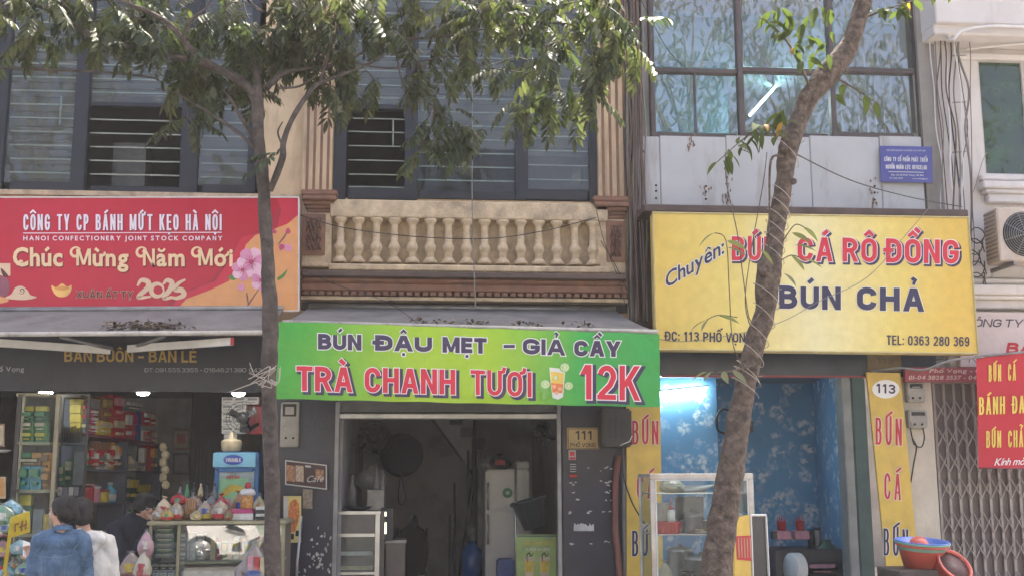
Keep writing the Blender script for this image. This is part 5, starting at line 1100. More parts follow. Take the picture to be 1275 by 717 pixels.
def wallfan(c, r, label, m=black, yaw=0, mount=(0, .25, 0)):
    t = thing('wall_fan', c, label, 'fan'); q = Euler((0, 0, yaw)).to_matrix(); ax = q @ Vector((0, -1, 0))
    b = MB(); b.lathe([(.001, -.1), (r*.33, -.09), (r*.36, .02), (r*.2, .05)], c, m, 12, ax); b.build('motor', t)
    for k in range(3):
        a = k*2.094+.4; b = MB(); u = q @ Vector((math.cos(a), 0, math.sin(a))); v = q @ Vector((-math.sin(a), 0, math.cos(a)))
        pts = [c+ax*.03+u*r*.2-v*r*.12, c+ax*.05+u*r*.9-v*r*.05, c+ax*.03+u*r*.9+v*r*.4, c+ax*.0+u*r*.25+v*r*.28]; b.hexa([p+ax*.004 for p in pts]+[p-ax*.004 for p in pts], m); b.build('blade', t)
    for k in range(4):
        b = MB(); rr = r*(.35+.65*k/3); b.tube([c+ax*(.09-.03*(k == 3))+q @ Vector((rr*math.cos(a*math.pi/10), 0, rr*math.sin(a*math.pi/10))) for a in range(21)], .003, m, 4, cap=False); b.build('guard_ring', t)
    for k in range(12):
        a = k*math.pi/6; b = MB(); b.tube([c+ax*.1+q @ Vector((r*.1*math.cos(a), 0, r*.1*math.sin(a))), c+ax*.06+q @ Vector((r*math.cos(a), 0, r*math.sin(a)))], .002, m, 3); b.build('guard_wire', t)
    b = MB(); b.tube([c-ax*.05, c+Vector(mount)*.5+Vector((0, 0, -r*.5)), c+Vector(mount)], .02, m, 6); b.build('bracket', t)
    return t
wallfan(P(303, 520, .1), .17, 'black wall fan above the blue fridge in the sweet shop', mount=(.1, .35, -.05))
# --- blue drinks fridge
fbl = M('fridge_blue', (.03, .14, .36), .4, var=.15); pf = F(-.1)
fr_ = thing('drinks_fridge', P(291, 770, .2), 'blue drinks fridge with a dairy logo header and picture door', 'fridge')
b = MB(); b.pbox(F(-.05), 264, 562, 319, 775, .55, fbl, bev=.01); b.build('case', fr_)
b = MB(); b.pbox(F(-.08), 265, 563, 318.5, 581, .028, M('header_light_blue', (.2, .5, .68), .4), bev=.006); b.build('header_panel', fr_)
b = MB(); vs, fs = disc(290.5, 572, 12.5, 6.2, 24); b.add([F(-.083).pt(*v) for v in vs], fs, M('logo_blue', (.02, .06, .4), .4)); b.build('logo_print', fr_)
text(fr_, 'VINAMILK', F(-.084), (281, 574.6), (300, 574.6), 5, white, bold=.04)
for (a, ya, c, yb) in ((265, 583, 269, 775), (314.5, 583, 319, 775), (269.2, 583, 314.3, 587), (269.2, 690, 314.3, 697)): b = MB(); b.pbox(F(-.085), a, ya, c, yb, .033, fbl, bev=.004); b.build('door_frame', fr_)
pd = F(-.06)
b = MB(); b.pbox(pd, 269, 586, 315, 692, .004, M('fridge_pale_picture', (.3, .4, .42), .3, var=.4, sc=9)); b.build('door_picture', fr_)
for i, (pts, m) in enumerate((([(273, 600), (283, 594), (300, 594), (311, 602), (313, 640), (311, 690), (273, 690), (271, 640)], M('mint_print', (.25, .55, .3), .4)), ([(277, 612), (285, 604), (299, 604), (307, 612), (304, 617), (292, 611), (281, 617)], C_['yel']), ([(280, 625), (287, 620), (290, 640), (286, 655), (280, 650)], C_['pnk']), ([(295, 622), (302, 621), (304, 645), (297, 655), (294, 640)], C_['pnk']), ([(287, 640), (295, 636), (297, 660), (286, 662)], C_['grn']))):
    decal(fr_, 'door_print', pd, pts, m, .003+.0015*i, 3)
text(fr_, 'FRESH', pd, (282, 596), (298, 595.5), 4, redi, bold=.05, lift=.012)
b = MB(); b.tube([P(311, 600, -.12), P(311, 650, -.12)], .012, steel, 6); b.build('handle', fr_)
b = MB(); c = P(288, 562, .05); b.lathe([(.085, 0), (.1, .02), (.11, .1), (.1, .12), (.03, .14), (.02, .2), (.001, .21)], c, C_['crm'], 14); b.build('rice_pot', None, 'small white pot with a knobbed lid on top of the blue fridge', 'pot')
# --- glass counter
ct = thing('glass_counter', P(258, 790, -1.4), 'long glass sweet counter with boxes inside and bagged snacks on top', 'counter')
yg = M('yellow_grey_counter_frame', (.3, .28, .18), .45, metal=.2, var=.2); pk_ = F(-1.6)
xl_, xr_ = P(186, 700, -1.6).x, P(352, 700, -1.6).x; zt = P(258, 649.5, -1.6).z
b = MB(); b.bbox((xl_-.03, -1.64, zt-.022), (xr_+.03, -1.05, zt+.01), yg, .005); b.build('top', ct)
for x_ in (xl_, xl_+.245, xr_): b = MB(); b.box((x_-.013, -1.61, 0), (x_+.013, -1.585, zt-.025), yg); b.build('post', ct)
zb = P(258, 700, -1.6).z
b = MB(); b.bbox((xl_+.26, -1.6, zb-.012), (xr_-.02, -1.1, zb+.01), yg, .004); b.build('shelf', ct)
b = MB(); b.box((xl_+.014, -1.58, zb-.03), (xl_+.228, -1.1, zb-.018), yg); b.build('shelf', ct)
b = MB(); b.box((xl_+.016, -1.607, .35), (xl_+.228, -1.6, zt-.03), gV); b.build('glass_panel', ct)
b = MB(); b.box((xl_+.262, -1.607, .35), (xr_-.016, -1.6, zt-.03), gS); b.build('glass_panel', ct)
b = MB(); b.box((xl_-.01, -1.08, 0), (xr_+.01, -1.06, zt-.03), M('counter_back', (.16, .14, .13), .7)); b.box((xl_, -1.58, 0), (xr_, -1.1, .32), MC['counter_back']); b.build('cabinet_base', ct)
b = MB(); b.box((xl_-.012, -1.58, .32), (xl_-.004, -1.1, zt-.03), gV); b.build('side_glass', ct)
for i in range(7): good(F(-1.5), 193, 694-i*6.2-5.6, 216.5, 694-i*6.2, 'dgr' if i % 2 else 'gry', 'flat sachet in the counter pile, %s from the bottom' % ORD[i], 'packet', .2, 'pile of flat sachets in the counter', c2='crm', name='sachet')
for i in range(3):
    good(F(-1.52), 190+i*9.4, 701, 198+i*9.4, 709, 'blk', 'small black box under the sachet pile, %s from the left' % ORD[i], 'box', .1, 'small black boxes in the counter', c2='wht'); good(F(-1.54), 190+i*9.4, 709.5, 198+i*9.4, 716.5, 'wht', 'small white box below the black boxes, %s from the left' % ORD[i], 'box', .1, 'small white boxes in the counter', c2='gry')
for c in range(3):
    for r_ in range(3): good(F(-1.42), 222+c*11, 663+r_*11.6, 232+c*11, 674+r_*11.6, 'gry' if c != 1 else 'wht', 'small grey printed box behind the counter glass, %s column, %s row down' % (ORD[c], ORD[r_]), 'box', .12, 'block of small boxes in the counter', c2='wht')
good(F(-1.45), 224, 710, 292, 745, 'wht', 'wide pale carton on the lower counter shelf', depth=.3)
# bags -------------------------------------------------------------------
celo = glass('cellophane', (.92, .95, .93), ior=1.9, rough=.12, haze=.16, hcol=(.6, .62, .6))
def bag(c, r, m, label, cat='bag', seed=0, wrap=True, band=None, tuft=True, group=None):
    """crumpled bag standing on point c; r=(rx,ry,height)"""
    c = Vector(c); h = r[2]; t = thing('snack_bag', c, label, cat, group)
    def fn(u, q):
        k = 1+.22*noise.noise(u*2.2+Vector((seed*3.1, 0, 0)))+.12*noise.noise(u*6+Vector((seed, 5, 0)))
        z = q.z; s_ = 1 if u.z < .2 else max(.3, 1-(u.z-.2)*.6); p_ = (abs(u.x)**.6*(1 if u.x > 0 else -1)); return Vector((q.x*.35*k*s_+p_*r[0]*.8*k*s_*math.sqrt(max(0, 1-u.z**4)), q.y*k*s_, z if u.z > -.75 else -.75*h/2*1.0))
    b = MB(); b.ell(c+Vector((0, 0, h*.375)), (r[0]*.93, r[1]*.93, h/2), m, 14, 10, fn=fn, smooth=False); b.build('contents', t)
    if wrap: b = MB(); b.ell(c+Vector((0, 0, h*.385)), (r[0]*1.03, r[1]*1.03, h*.53), celo, 14, 10, fn=fn, smooth=False); b.build('wrapper', t)
    if tuft:
        b = MB(); p = c+Vector((0, 0, h*.86)); vs = [p+Vector((math.cos(a)*r[0]*.12, math.sin(a)*r[1]*.12, 0)) for a in [k*math.pi/4 for k in range(8)]]+[p+Vector((math.cos(a)*r[0]*random.uniform(.3, .6), math.sin(a)*r[1]*.5, h*random.uniform(.04, .14))) for a in [k*math.pi/4 for k in range(8)]]
        b.add(vs, [(k, (k+1) % 8, 8+(k+1) % 8, 8+k) for k in range(8)], celo if wrap else m); b.build('tied_top', t)
    if wrap or seed % 2:
        q0 = c+Vector((0, -r[1]*1.02, h*.42)); b = MB(); w_ = r[0]*.5; b.add([q0+Vector((-w_, .012, -h*.13)), q0+Vector((0, -.006, -h*.14)), q0+Vector((w_, .012, -h*.13)), q0+Vector((w_*.9, .014, h*.12)), q0+Vector((0, -.003, h*.14)), q0+Vector((-w_*.9, .014, h*.12))], [(0, 1, 4, 5), (1, 2, 3, 4)], C_[('yel', 'red', 'wht', 'grn', 'org', 'blu')[seed % 6]]); b.build('label_print', t)
    if band: b = MB(); b.lathe([(r[0]*1.03, h*.1), (r[0]*1.08, h*.3)], c, C_[band], 12, sx=1.02, cap=False); b.build('printed_band', t)
    return t
TZ = zt+.012
def onc(px, yy=-1.45): p = P(px, 650, yy); return Vector((p.x, yy, TZ))
w2m = 1/133.0
bisc = col('biscuit_packet', (.36, .2, .1), var=.5, sc=30); cook = col('cookie_packet', (.42, .28, .14), var=.5, sc=40)
bag(onc(203), (9*w2m, .05, 30*w2m), C_['crm'], 'cream coloured snack bag at the left end of the counter top', wrap=False, seed=1)
bag(onc(219), (9*w2m, .06, 24*w2m), cook, 'red and brown snack bag beside the cream bag on the counter', seed=2, band='red')
bag(P(222, 629, -1.35), (9*w2m, .05, 16*w2m), C_['red'], 'bright red bag propped behind the brown snack bags', seed=3, wrap=False)
b = MB()
for i in range(5): b.ell(onc(232+i*2.6)+Vector((0, 0, .1)), (.014, .05, .1), bisc, 8, 8, fn=lambda u, q: Vector((q.x, q.y, q.z*(1+.05*math.sin(u.x*9)))))
b.build('biscuit_pack', None, 'upright row of brown biscuits in clear wrap on the counter', 'biscuits')
bag(onc(255), (9.5*w2m, .05, 25*w2m), bisc, 'brown biscuit bag with a yellow label on the counter top', seed=5, band='yel')
bag(onc(239, -1.25), (10*w2m, .05, 34*w2m), celo, 'clear crumpled bag behind the brown biscuits', seed=6, wrap=False)
bag(onc(266, -1.3), (6*w2m, .05, 22*w2m), bisc, 'small brown bag between the yellow labelled bag and the cookie bag', seed=7)
bag(onc(274, -1.5), (9.5*w2m, .055, 26*w2m), cook, 'rounded cookie bag with a red band at the middle right of the counter', seed=8, band='red')
bag(P(275, 640, -1.3), (7*w2m, .05, 26*w2m), C_['red'], 'tall red tied bag standing behind the rounded cookie bag', seed=9, wrap=False)
t = thing('carton', onc(300), 'white and pink flat box on the counter under the jar', 'box'); p0 = onc(286, -1.55)
b = MB(); b.bbox(p0, p0+Vector((27*w2m, .2, 8*w2m)), C_['wht'], .004); b.build('box_body', t); b = MB(); b.box(p0+Vector((-.001, -.002, 8*w2m)), p0+Vector((26*w2m, .2, 13*w2m)), C_['mag']); b.build('lid', t)
pj = Vector((P(307, 650, -1.45).x, -1.45, TZ+13.1*w2m)); t = thing('snack_jar', pj, 'clear jar of orange snacks with a white and red top on the pink box', 'jar')
b = MB(); b.lathe([(.05, 0), (.055, .01), (.055, .13), (.045, .15)], pj, col('orange_snack', (.5, .25, .08), var=.5, sc=50), 12); b.build('contents', t)
b = MB(); b.lathe([(.068, .12), (.075, .14), (.06, .17), (.03, .18)], pj, C_['wht'], 12); b.build('frill', t); b = MB(); b.lathe([(.02, .18), (.03, .2), (.02, .23), (.001, .24)], pj, C_['red'], 8); b.build('bow', t)
for i in range(4): b = MB(); p0 = onc(317, -1.55)+Vector((.006*(i % 2), 0, i*.03)); b.bbox(p0, p0+Vector((.16, .2, .026)), C_['wht' if i % 2 else 'blk'], .003); b.build('book', None, 'book number %s in the striped pile beside the left tree trunk' % ('one', 'two', 'three', 'four')[i] if False else ['lowest black book', 'white book second from the bottom', 'black book third from the bottom', 'topmost white book'][i]+' of the pile by the left tree trunk', 'book')
# foreground bags beside the counter
bag(P(315, 760, -1.9), (.15, .12, .62), C_['brn'], 'large cellophane gift bag with brown dried fruit before the counter', seed=11)
for i, (px, c) in enumerate(((311, 'pnk'), (319, 'red'), (326, 'crm'))): good(F(-2.0), px-3, 692+i, px+3, 745, c, ['pink', 'red', 'cream'][i]+' slim packet at the foot of the cellophane gift bag', 'packet', .04)
good(F(-2.02), 329.5, 690, 336, 745, 'grn', 'green packet half hidden by the left tree trunk', 'packet', .05, c2='wht')
bag(P(162, 722, -1.9), (.085, .07, .26), C_['brn'], 'dark brown bread bag in front of the bent man', seed=12)
bag(P(177, 722, -1.95), (.065, .07, .26), C_['crm'], 'cream bread bag with a red band next to the brown bread bag', seed=13, band='red')
bag(P(181, 693, -1.7), (.06, .05, .25), C_['pnk'], 'pale pink topped bag against the counter side', seed=14)
b = MB(); p0 = P(146, 725, -1.75); b.bbox((P(146, 725, -1.8).x, -2.1, P(146, 725, -1.8).z-.03), (P(190, 725, -1.8).x, -1.68, P(146, 725, -1.8).z-.003), C_['red'], .01); b.bbox((p0.x+.05, -2.0, 0), (p0.x+.3, -1.75, P(146, 725, -1.8).z-.033), C_['brn'], .01); b.build('crate', None, 'red topped crate carrying the bread bags beside the counter', 'crate')
# left foreground display
ycard = col('yellow_display_card', (.55, .42, .04), var=.1)
t = thing('display_stand', P(18, 780, -2.6), 'yellow display stand with a price card among green sweet bags', 'stand'); pl = VPl(10, -2.75, 40, -2.5, 650)
sheet(t, 'price_card', pl, [(15, 644), (37, 636), (37.5, 662), (14, 669)], ycard, .02)
for i, q in enumerate(([(18, 652), (20, 651), (20, 661), (18, 662)], [(18, 652), (24, 650), (24, 652), (18, 654)], [(27, 648), (29, 647), (28, 660), (26, 661)], [(24, 655), (34, 651), (34, 653), (24, 657)], [(32, 647), (33.5, 647), (33, 658), (31, 659)])): decal(t, 'card_mark', pl, q, C_['brn'], .003+.0007*i)
b = MB(); b.hexa([pl.pt(*c, l) for l in (0, -.03) for c in ((3, 712), (8, 712), (17, 650), (12, 650))], ycard); b.build('side_panel', t)
random.seed(11)
bl_ = ['green and white sweet bag']; cs = ['grn', 'sky', 'wht', 'grn', 'pnk', 'dgr', 'sky', 'grn', 'wht', 'grn', 'sky', 'dgr', 'red', 'grn']
pos = [(2, 640, 14), (13, 632, 12), (24, 640, 10), (8, 655, 9), (3, 682, 11), (16, 684, 9), (24, 680, 10), (32, 690, 9), (20, 702, 10), (30, 708, 10), (10, 712, 10), (4, 705, 9), (3, 662, 6), (38, 705, 8)]
for i, ((px, py, r), c) in enumerate(zip(pos, cs)):
    bag(P(px, py+r, -2.4+.06*(i % 3)), (r*.0068, .06, r*.0135), C_[c], 'crumpled %s sweet bag at the lower left, %s' % ({'grn': 'green', 'sky': 'pale blue', 'wht': 'white', 'pnk': 'pink', 'dgr': 'dark green', 'red': 'red'}[c], ['leftmost above the card', 'in the middle above the card', 'right behind the yellow card top', 'left of the yellow card', 'at the left edge under the card', 'touching the stand under the card', 'right of the stand under the card', 'at the right end of the pile', 'low beside the stand foot', 'low at the right end', 'lowest at the left', 'lowest left edge behind another bag', 'smallest one at the left edge', 'lowest at the far right end'][i]), seed=20+i, group='sweet bags piled at the lower left')
b = MB(); b.bbox((P(-30, 720, -2.3).x, -2.6, 0), (P(42, 720, -2.3).x, -2.1, P(10, 722, -2.4).z), C_['brn'], .01); b.build('display_table', None, 'low table under the pile of sweet bags', 'table')
t, pl = poster('notice', -12, 593, 7, 620, -.9, C_['crm'], [(-10, 595, 5.5, 618, C_['org'])], 'orange card at the far left edge of the sweet shop', 'card')
t, pl = poster('notice', -12, 527, 6, 556, -.5, C_['brn'], [(-10, 529, 4.5, 554, C_['crm'])], 'small framed cream picture at the left edge above the orange card', 'picture')
b = MB(); b.lathe([(.06, 0), (.1, .02), (.11, .025)], P(0, 563, -.6), white, 14); b.build('dish', None, 'white dish at the left edge between the framed picture and orange card', 'dish')

# ---------------- shop 111 interior
rw = M('stair_plaster', (.34, .34, .36), .8, var=.12); dsk = M('dim_object_plastic', (.025, .028, .04), .5, var=.3)
st = thing('staircase', P(575, 780, 3.2), 'pale underside of the staircase descending in the back of shop 111', 'stairs')
b = MB(); Yb = 3.4; q = [P(548, 521, Yb), P(590, 521, Yb), P(600, 560, Yb), P(591, 590, Yb)]; q = [P(528, 505, Yb), P(600, 505, Yb), P(600, 560, Yb), P(592, 592, Yb)]
b.hexa(q[::-1]+[v+Vector((0, .9, 0)) for v in q[::-1]], rw); b.build('underside', st)
for i in range(4): b = MB(); x0 = 560+i*14; b.pbox(F(3.3), x0, 519+i*13, x0+16, 528+i*15, .9, dsk, bev=.005); b.build('step', st)
b = MB(); b.tube([P(592, 521, 3.0), P(590, 600, 3.0), P(575, 700, 3.0), P(572, 760, 3.0)], .03, dsk, 8); b.build('rail', st)
for xx, yy in ((560, 640), (566, 600), (583, 560)): b = MB(); b.tube([P(xx, yy, 3.05), P(xx, 770, 3.05)], .018, dsk, 6); b.build('rail_post', st)
b = MB(); b.box((X(600, 3.5, 600)-.06, 3.4, 0), (X(600, 3.5, 600), 5.15, 2.8), MC['room_wall_blue_grey']); b.build('partition', hB)
wf = M('fridge_white', (.55, .56, .55), .4, var=.1); t = thing('fridge', P(632, 760, 2.0), 'tall pale two door fridge with a round green sticker in shop 111', 'fridge')
b = MB(); b.pbox(F(1.8), 604.5, 584, 659.5, 780, .6, wf, bev=.02); b.build('case', t)
for (ya, yb) in ((585, 636), (639, 703), (706, 775)): b = MB(); b.pbox(F(1.75), 605.5, ya, 652, yb, .045, wf, bev=.015); b.build('door', t)
b = MB(); vs, fs = disc(632, 613, 6.3, 6.3, 20); b.add([F(1.743).pt(*v) for v in vs], fs, M('dark_green_sticker', (.02, .2, .1), .5)); b.build('sticker', t)
b = MB(); vs, fs = disc(632, 613, 2.6, 2.6, 12); b.add([F(1.741).pt(*v) for v in vs], fs, wf); b.build('sticker_mark', t)
for (ya, yb) in ((600, 634), (640, 677)): b = MB(); b.tube([P(607.5, ya, 1.7), P(607.5, yb, 1.7)], .014, steel, 6); b.build('handle', t)
bag(P(622, 584, 2.1), (.13, .12, .2), C_['blk'], 'black plastic bag heaped on top of the pale fridge', seed=31, wrap=False); bag(P(608, 584, 2.15), (.09, .1, .17), C_['gry'], 'grey crumpled bag at the left on top of the pale fridge', seed=32, wrap=False)
b = MB(); p0 = P(642, 584, 1.95); b.bbox(p0, p0+Vector((.17, .2, .1)), wf, .02); b.build('container', None, 'white tub on the right of the pale fridge top', 'tub')
b = MB(); b.tube([P(642, 577, .9), P(642, 670, .9), P(642, 775, .9)], .015, steel, 8); b.build('pole', None, 'thin bright metal pole in front of the pale fridge', 'pole')
wallfan(P(672, 538, 1.1), .16, 'dark wall fan turned sideways in the upper right of shop 111', yaw=.9, mount=(.35, .1, .02)); wallfan(P(465, 545, 1.6), .2, 'dark wire wall fan at the upper left of shop 111', yaw=.2, mount=(-.28, .2, -.05))
b = MB(); c = P(500, 566, 3.2); b.lathe([(.001, .06), (.12, .055), (.24, .03), (.285, 0), (.29, -.02), (.27, -.02)], c, M('dark_woven_tray', (.012, .016, .03), .7, var=.4, sc=30), 26, (0, -1, 0)); o = b.build('tray', None, 'large round dark tray hanging on the wall of shop 111', 'tray')
b = MB(); b.tube(bez([P(500, 584, 3.15), P(497, 605, 3.15), P(496, 622, 3.15), P(500, 628, 3.15), P(505, 620, 3.15), P(502, 602, 3.15), P(500, 584, 3.15)], 5), .006, dsk, 5); b.build('cord', None, 'looped cord dangling below the round dark tray', 'cord')
bk = P(666, 657, .85); t = thing('basket', bk, 'dark blue plastic basket tilted on top of the green drinks board', 'basket'); q = Euler((0, R(-14), 0)).to_matrix()
b = MB()
for k in range(1): b.lathe([(.12, 0), (.19, .3), (.2, .31), (.18, .3), (.115, .02)], bk, M('dark_blue_plastic', (.03, .045, .06), .4, var=.3), 14, q @ Vector((0, 0, 1)), sx=1.0)
b.build('body', t); b = MB(); b.lathe([(.2, .29), (.212, .3), (.212, .325), (.2, .33)], bk, MC['dark_blue_plastic'], 16, q @ Vector((0, 0, 1)), cap=False); b.build('rim', t)
# green drinks board
t, pl = poster('menu_stand', 643, 665, 692.5, 780, .3, M('lime_board', (.3, .42, .14), .5, var=.3, sc=5), [(644, 666, 691.5, 668, C_['dgr'])], 'green drinks menu board with two cup pictures in the doorway of 111', 'menu board', th=.03)
text(t, 'TRÀ CHANH TƯƠI', pl, (651, 678), (688, 678), 4.5, C_['yel'], bold=.03, lift=.004); text(t, 'MÓN MỚI', pl, (655, 685), (684, 685), 3, white, bold=.02, lift=.004)
for k in (0, 1):
    cx = 659+k*19; decal(t, 'cup_print', pl, [(cx-7, 693), (cx+7, 693), (cx+5, 717), (cx-5, 717)], C_['crm'], .003); decal(t, 'cup_print', pl, [(cx-6.3, 698), (cx+6.3, 698), (cx+5.2, 712), (cx-5.2, 712)], C_['yel'], .0042)
    swash(t, pl, [(cx-2, 700, 0), (cx-3, 691, 0), (cx, 688, 0), (cx+2, 692, 0), (cx+5, 688, 0)], 1.2, blk, .005)
text(t, 'CHANH ĐÀO', pl, (650, 726), (686, 726), 6, C_['crm'], bold=.05, lift=.004)
b = MB(); b.pbox(F(1.2), 620, 696, 642, 775, .3, C_['blu'], bev=.02); b.build('storage_box', None, 'dark blue plastic box on the floor before the pale fridge', 'box')
# water dispenser
t = thing('water_dispenser', P(588, 770, 2.6), 'water dispenser with a blue bottle beside the stairs in shop 111', 'water dispenser'); c = P(587, 716, 2.6)
b = MB(); b.lathe([(.12, 0), (.135, .03), (.135, .3), (.06, .38), (.04, .42)], c, M('blue_water_bottle', (.02, .1, .35), .15, var=.2), 14); b.build('bottle', t)
b = MB(); b.bbox((c.x-.15, 2.45, .02), (c.x+.15, 2.75, c.z-.003), dsk, .02); b.build('stand', t)
b = MB(); b.lathe([(.05, 0), (.06, .12), (.04, .2), (.001, .22)], c+Vector((0, 0, .425)), C_['gry'], 10); b.build('cup_cover', t)
# steel cabinet left
t = thing('glass_cabinet', P(445, 770, .3), 'steel and glass kitchen cabinet at the left inside shop 111', 'cabinet'); pg = F(.25)
for (a, ya, c, yb) in ((416, 636, 474, 640), (415, 640, 419, 775), (466.5, 640, 472, 775), (419, 664, 466.5, 668), (419, 712, 466.5, 715)): b = MB(); b.pbox(pg, a, ya, c, yb, .05, steel, bev=.004); b.build('frame', t)
b = MB(); b.pbox(F(.31), 416, 636.5, 478, 775, .5, M('cabinet_side_metal', (.1, .09, .09), .4, metal=.4, var=.2)); b.build('body', t)
b = MB(); b.pbox(F(.285), 419, 668, 466.5, 712, .004, gV); b.build('glass_door', t); b = MB(); b.pbox(F(.28), 419, 640, 466.5, 664, .01, M('smoky_panel', (.12, .11, .11), .3)); b.build('panel', t)
for (y_, m) in ((688, 'wht'), (706, 'crm')): b = MB(); b.pbox(F(.3), 424, y_-2, 464, y_+3, .008, C_[m]); b.build('shelf_edge', t)
b = MB(); b.pbox(F(.45), 478, 672, 506, 676, .4, steeld, bev=.004); b.pbox(F(.5), 480, 676.2, 504, 775, .3, MC['cabinet_side_metal']); b.build('side_table', None, 'low steel side table right of the kitchen cabinet', 'table')
b = MB(); b.pbox(F(.4), 474, 632, 490, 672, .25, dsk, bev=.01); o = b.build('appliance', None, 'black upright appliance with a lit yellow strip beside the cabinet', 'appliance')
for (ya, yb) in ((637, 642), (650, 664)): q = MB(); q.pbox(F(.39), 479.2, ya, 481, yb, .005, M('lit_strip', (1, .95, .5), em=1.2)); q.build('light_strip', o)
b = MB(); b.lathe([(.06, 0), (.13, .03), (.16, .05), (.15, .05)], P(445, 636, .45), dsk, 16); b.build('wok', None, 'dark shallow wok on top of the kitchen cabinet', 'pan')
b = MB(); c = P(456, 636, .7); b.bbox(c, c+Vector((.2, .2, .24)), steeld, .01); b.build('steel_pot_box', None, 'square steel box behind the wok', 'box'); 
for (px, w_, h_) in ((438, .05, .4), (468, .04, .5), (476, .03, .45)): b = MB(); b.lathe([(w_, 0), (w_, h_*.6), (w_*.5, h_*.75), (w_*.5, h_)], P(px, 636, .75), C_['gry'], 10); b.build('bottle', None, {438: 'glass bottle left of the steel box', 468: 'tall bottle at the right of the steel box', 476: 'thin bottle beside the black appliance'}[px], 'bottle')
bag(P(462, 610, 1.3), (.16, .1, .34), C_['gry'], 'grey sack hanging over the kitchen cabinet', seed=40, wrap=False)
# chair with dark garment
t = thing('chair', P(512, 775, 2.4), 'dark chair with a black garment hung over its back inside shop 111', 'chair')
b = MB(); c = P(513, 680, 2.4)
b.bbox((c.x-.2, 2.4, .42), (c.x+.2, 2.8, .46), dsk, .01); b.build('seat', t)
for sx_ in (-1, 1):
    for yy in (2.42, 2.76): b = MB(); b.tube([(c.x+sx_*.18, yy, 0), (c.x+sx_*.18, yy, 1.0 if yy < 2.5 else .42)], .015, dsk, 6); b.build('leg', t)
b = MB(); b.ell((c.x, 2.38, c.z-.05), (.19, .08, .36), M('black_garment_cloth', (.01, .011, .018), .9), 14, 12, fn=lambda u, q: Vector((q.x*(1.1 if abs(u.z) < .75 else .7), q.y*(1+.3*noise.noise(u*4)), q.z))); b.ell((c.x+.02, 2.38, c.z+.3), (.055, .06, .09), MC['black_garment_cloth'], 10, 8); b.build('garment', t)

# ---------------- noodle shop 113: food cabinet, lightbox and things on the counter
al = M('worn_aluminium', (.55, .53, .5), .4, metal=.5, var=.2, dirt=(.3, .2, .13), dscale=4); Yf = -2.0; pf = F(Yf)
t = thing('food_cabinet', P(875, 790, -1.8), 'aluminium framed glass food cabinet behind the leaning tree trunk', 'food cabinet')
xa, xb_ = P(810.5, 650, Yf).x, P(940, 650, Yf).x; za, zb_ = .62, P(875, 589, Yf).z
def bx(a, c, m, nm, bev=.004): b = MB(); b.bbox(a, c, m, bev); return b.build(nm, t)
bx((xa, Yf, zb_-.05), (xb_, Yf+.03, zb_), al, 'frame'); bx((xa, Yf, za), (xa+.045, Yf+.03, zb_-.052), al, 'frame'); bx((xb_-.05, Yf, za), (xb_, Yf+.03, zb_-.052), al, 'frame'); bx((xa+.047, Yf, za), (xb_-.052, Yf+.03, za+.04), al, 'frame')
for nm, a, c in (('white_trim', (xa+.045, Yf-.005, zb_-.062), (xb_-.05, Yf+.01, zb_-.053)), ('white_trim', (xa+.045, Yf-.005, za+.042), (xa+.056, Yf+.01, zb_-.064)), ('white_trim', (xb_-.062, Yf-.005, za+.042), (xb_-.052, Yf+.01, zb_-.064)), ('white_trim', (xa+.058, Yf-.005, za+.042), (xb_-.064, Yf+.01, za+.054))): bx(a, c, white, nm, .002)
for x_ in (xa, xb_-.03): bx((x_, Yf+.5, za), (x_+.03, Yf+.53, zb_), al, 'frame'); bx((x_, Yf+.032, zb_-.03), (x_+.03, Yf+.498, zb_), al, 'frame'); bx((x_+.01, Yf+.032, za+.04), (x_+.015, Yf+.498, zb_-.032), gV, 'side_glass', .001)
bx((xa+.058, Yf+.012, za+.056), (xb_-.064, Yf+.016, zb_-.064), gV, 'front_glass', .001); bx((xa+.03, Yf+.03, zb_-.012), (xb_-.03, Yf+.5, zb_-.006), gV, 'top_glass', .001)
zs1 = P(875, 613, Yf+.1).z; zs2 = P(875, 664, Yf+.1).z
bx((xa+.03, Yf+.04, zs1-.012), (xb_-.03, Yf+.5, zs1), steel, 'shelf'); bx((xa+.03, Yf+.04, zs2-.012), (xb_-.03, Yf+.5, zs2), steel, 'shelf'); bx((xa-.02, Yf-.02, .55), (xb_+.02, Yf+.55, za-.003), al, 'table_top')
for x_ in (xa, xb_-.04):
    for y_ in (Yf, Yf+.48): bx((x_, y_, 0), (x_+.04, y_+.04, .547), al, 'leg')
def fat(px, z, y=Yf+.25): p = P(px, 650, y); return Vector((p.x, y, z+.001))
bag(fat(838, zs1), (.1, .09, .15), M('pale_noodles', (.6, .55, .42), .6, var=.3, sc=30), 'clear bag of pale noodles on the top shelf of the food cabinet', seed=50)
b = MB(); c = fat(862, zs1); b.tube([c+Vector((-.12, 0, .012)), c+Vector((.05, 0, .03)), c+Vector((.28, -.05, .075))], [.03, .02, .012], steel, 8); b.build('ladle', None, 'steel ladle lying beside the noodle bag on the top shelf', 'ladle')
def pot(c, r, h, label, m=steel, lid=True, cat='pot'):
    t = thing('cooking_pot', c, label, cat); b = MB(); b.lathe([(r*.97, 0), (r, .01), (r, h), (r*1.06, h+.006), (r*.98, h+.008)], c, m, 20); b.build('pot_body', t)
    if lid: b = MB(); b.lathe([(r*1.05, h+.009), (r*.8, h+.03), (r*.15, h+.045), (r*.12, h+.07), (.001, h+.072)], c, m, 20); b.build('lid', t)
    for s_ in (-1, 1): b = MB(); b.tube([c+Vector((s_*r, 0, h*.75)), c+Vector((s_*(r+.03), 0, h*.78)), c+Vector((s_*r, 0, h*.82))], .006, steeld, 5); b.build('handle', t)
pot(fat(924, zs1), .08, .085, 'small steel pot at the right end of the cabinet top shelf', lid=False)
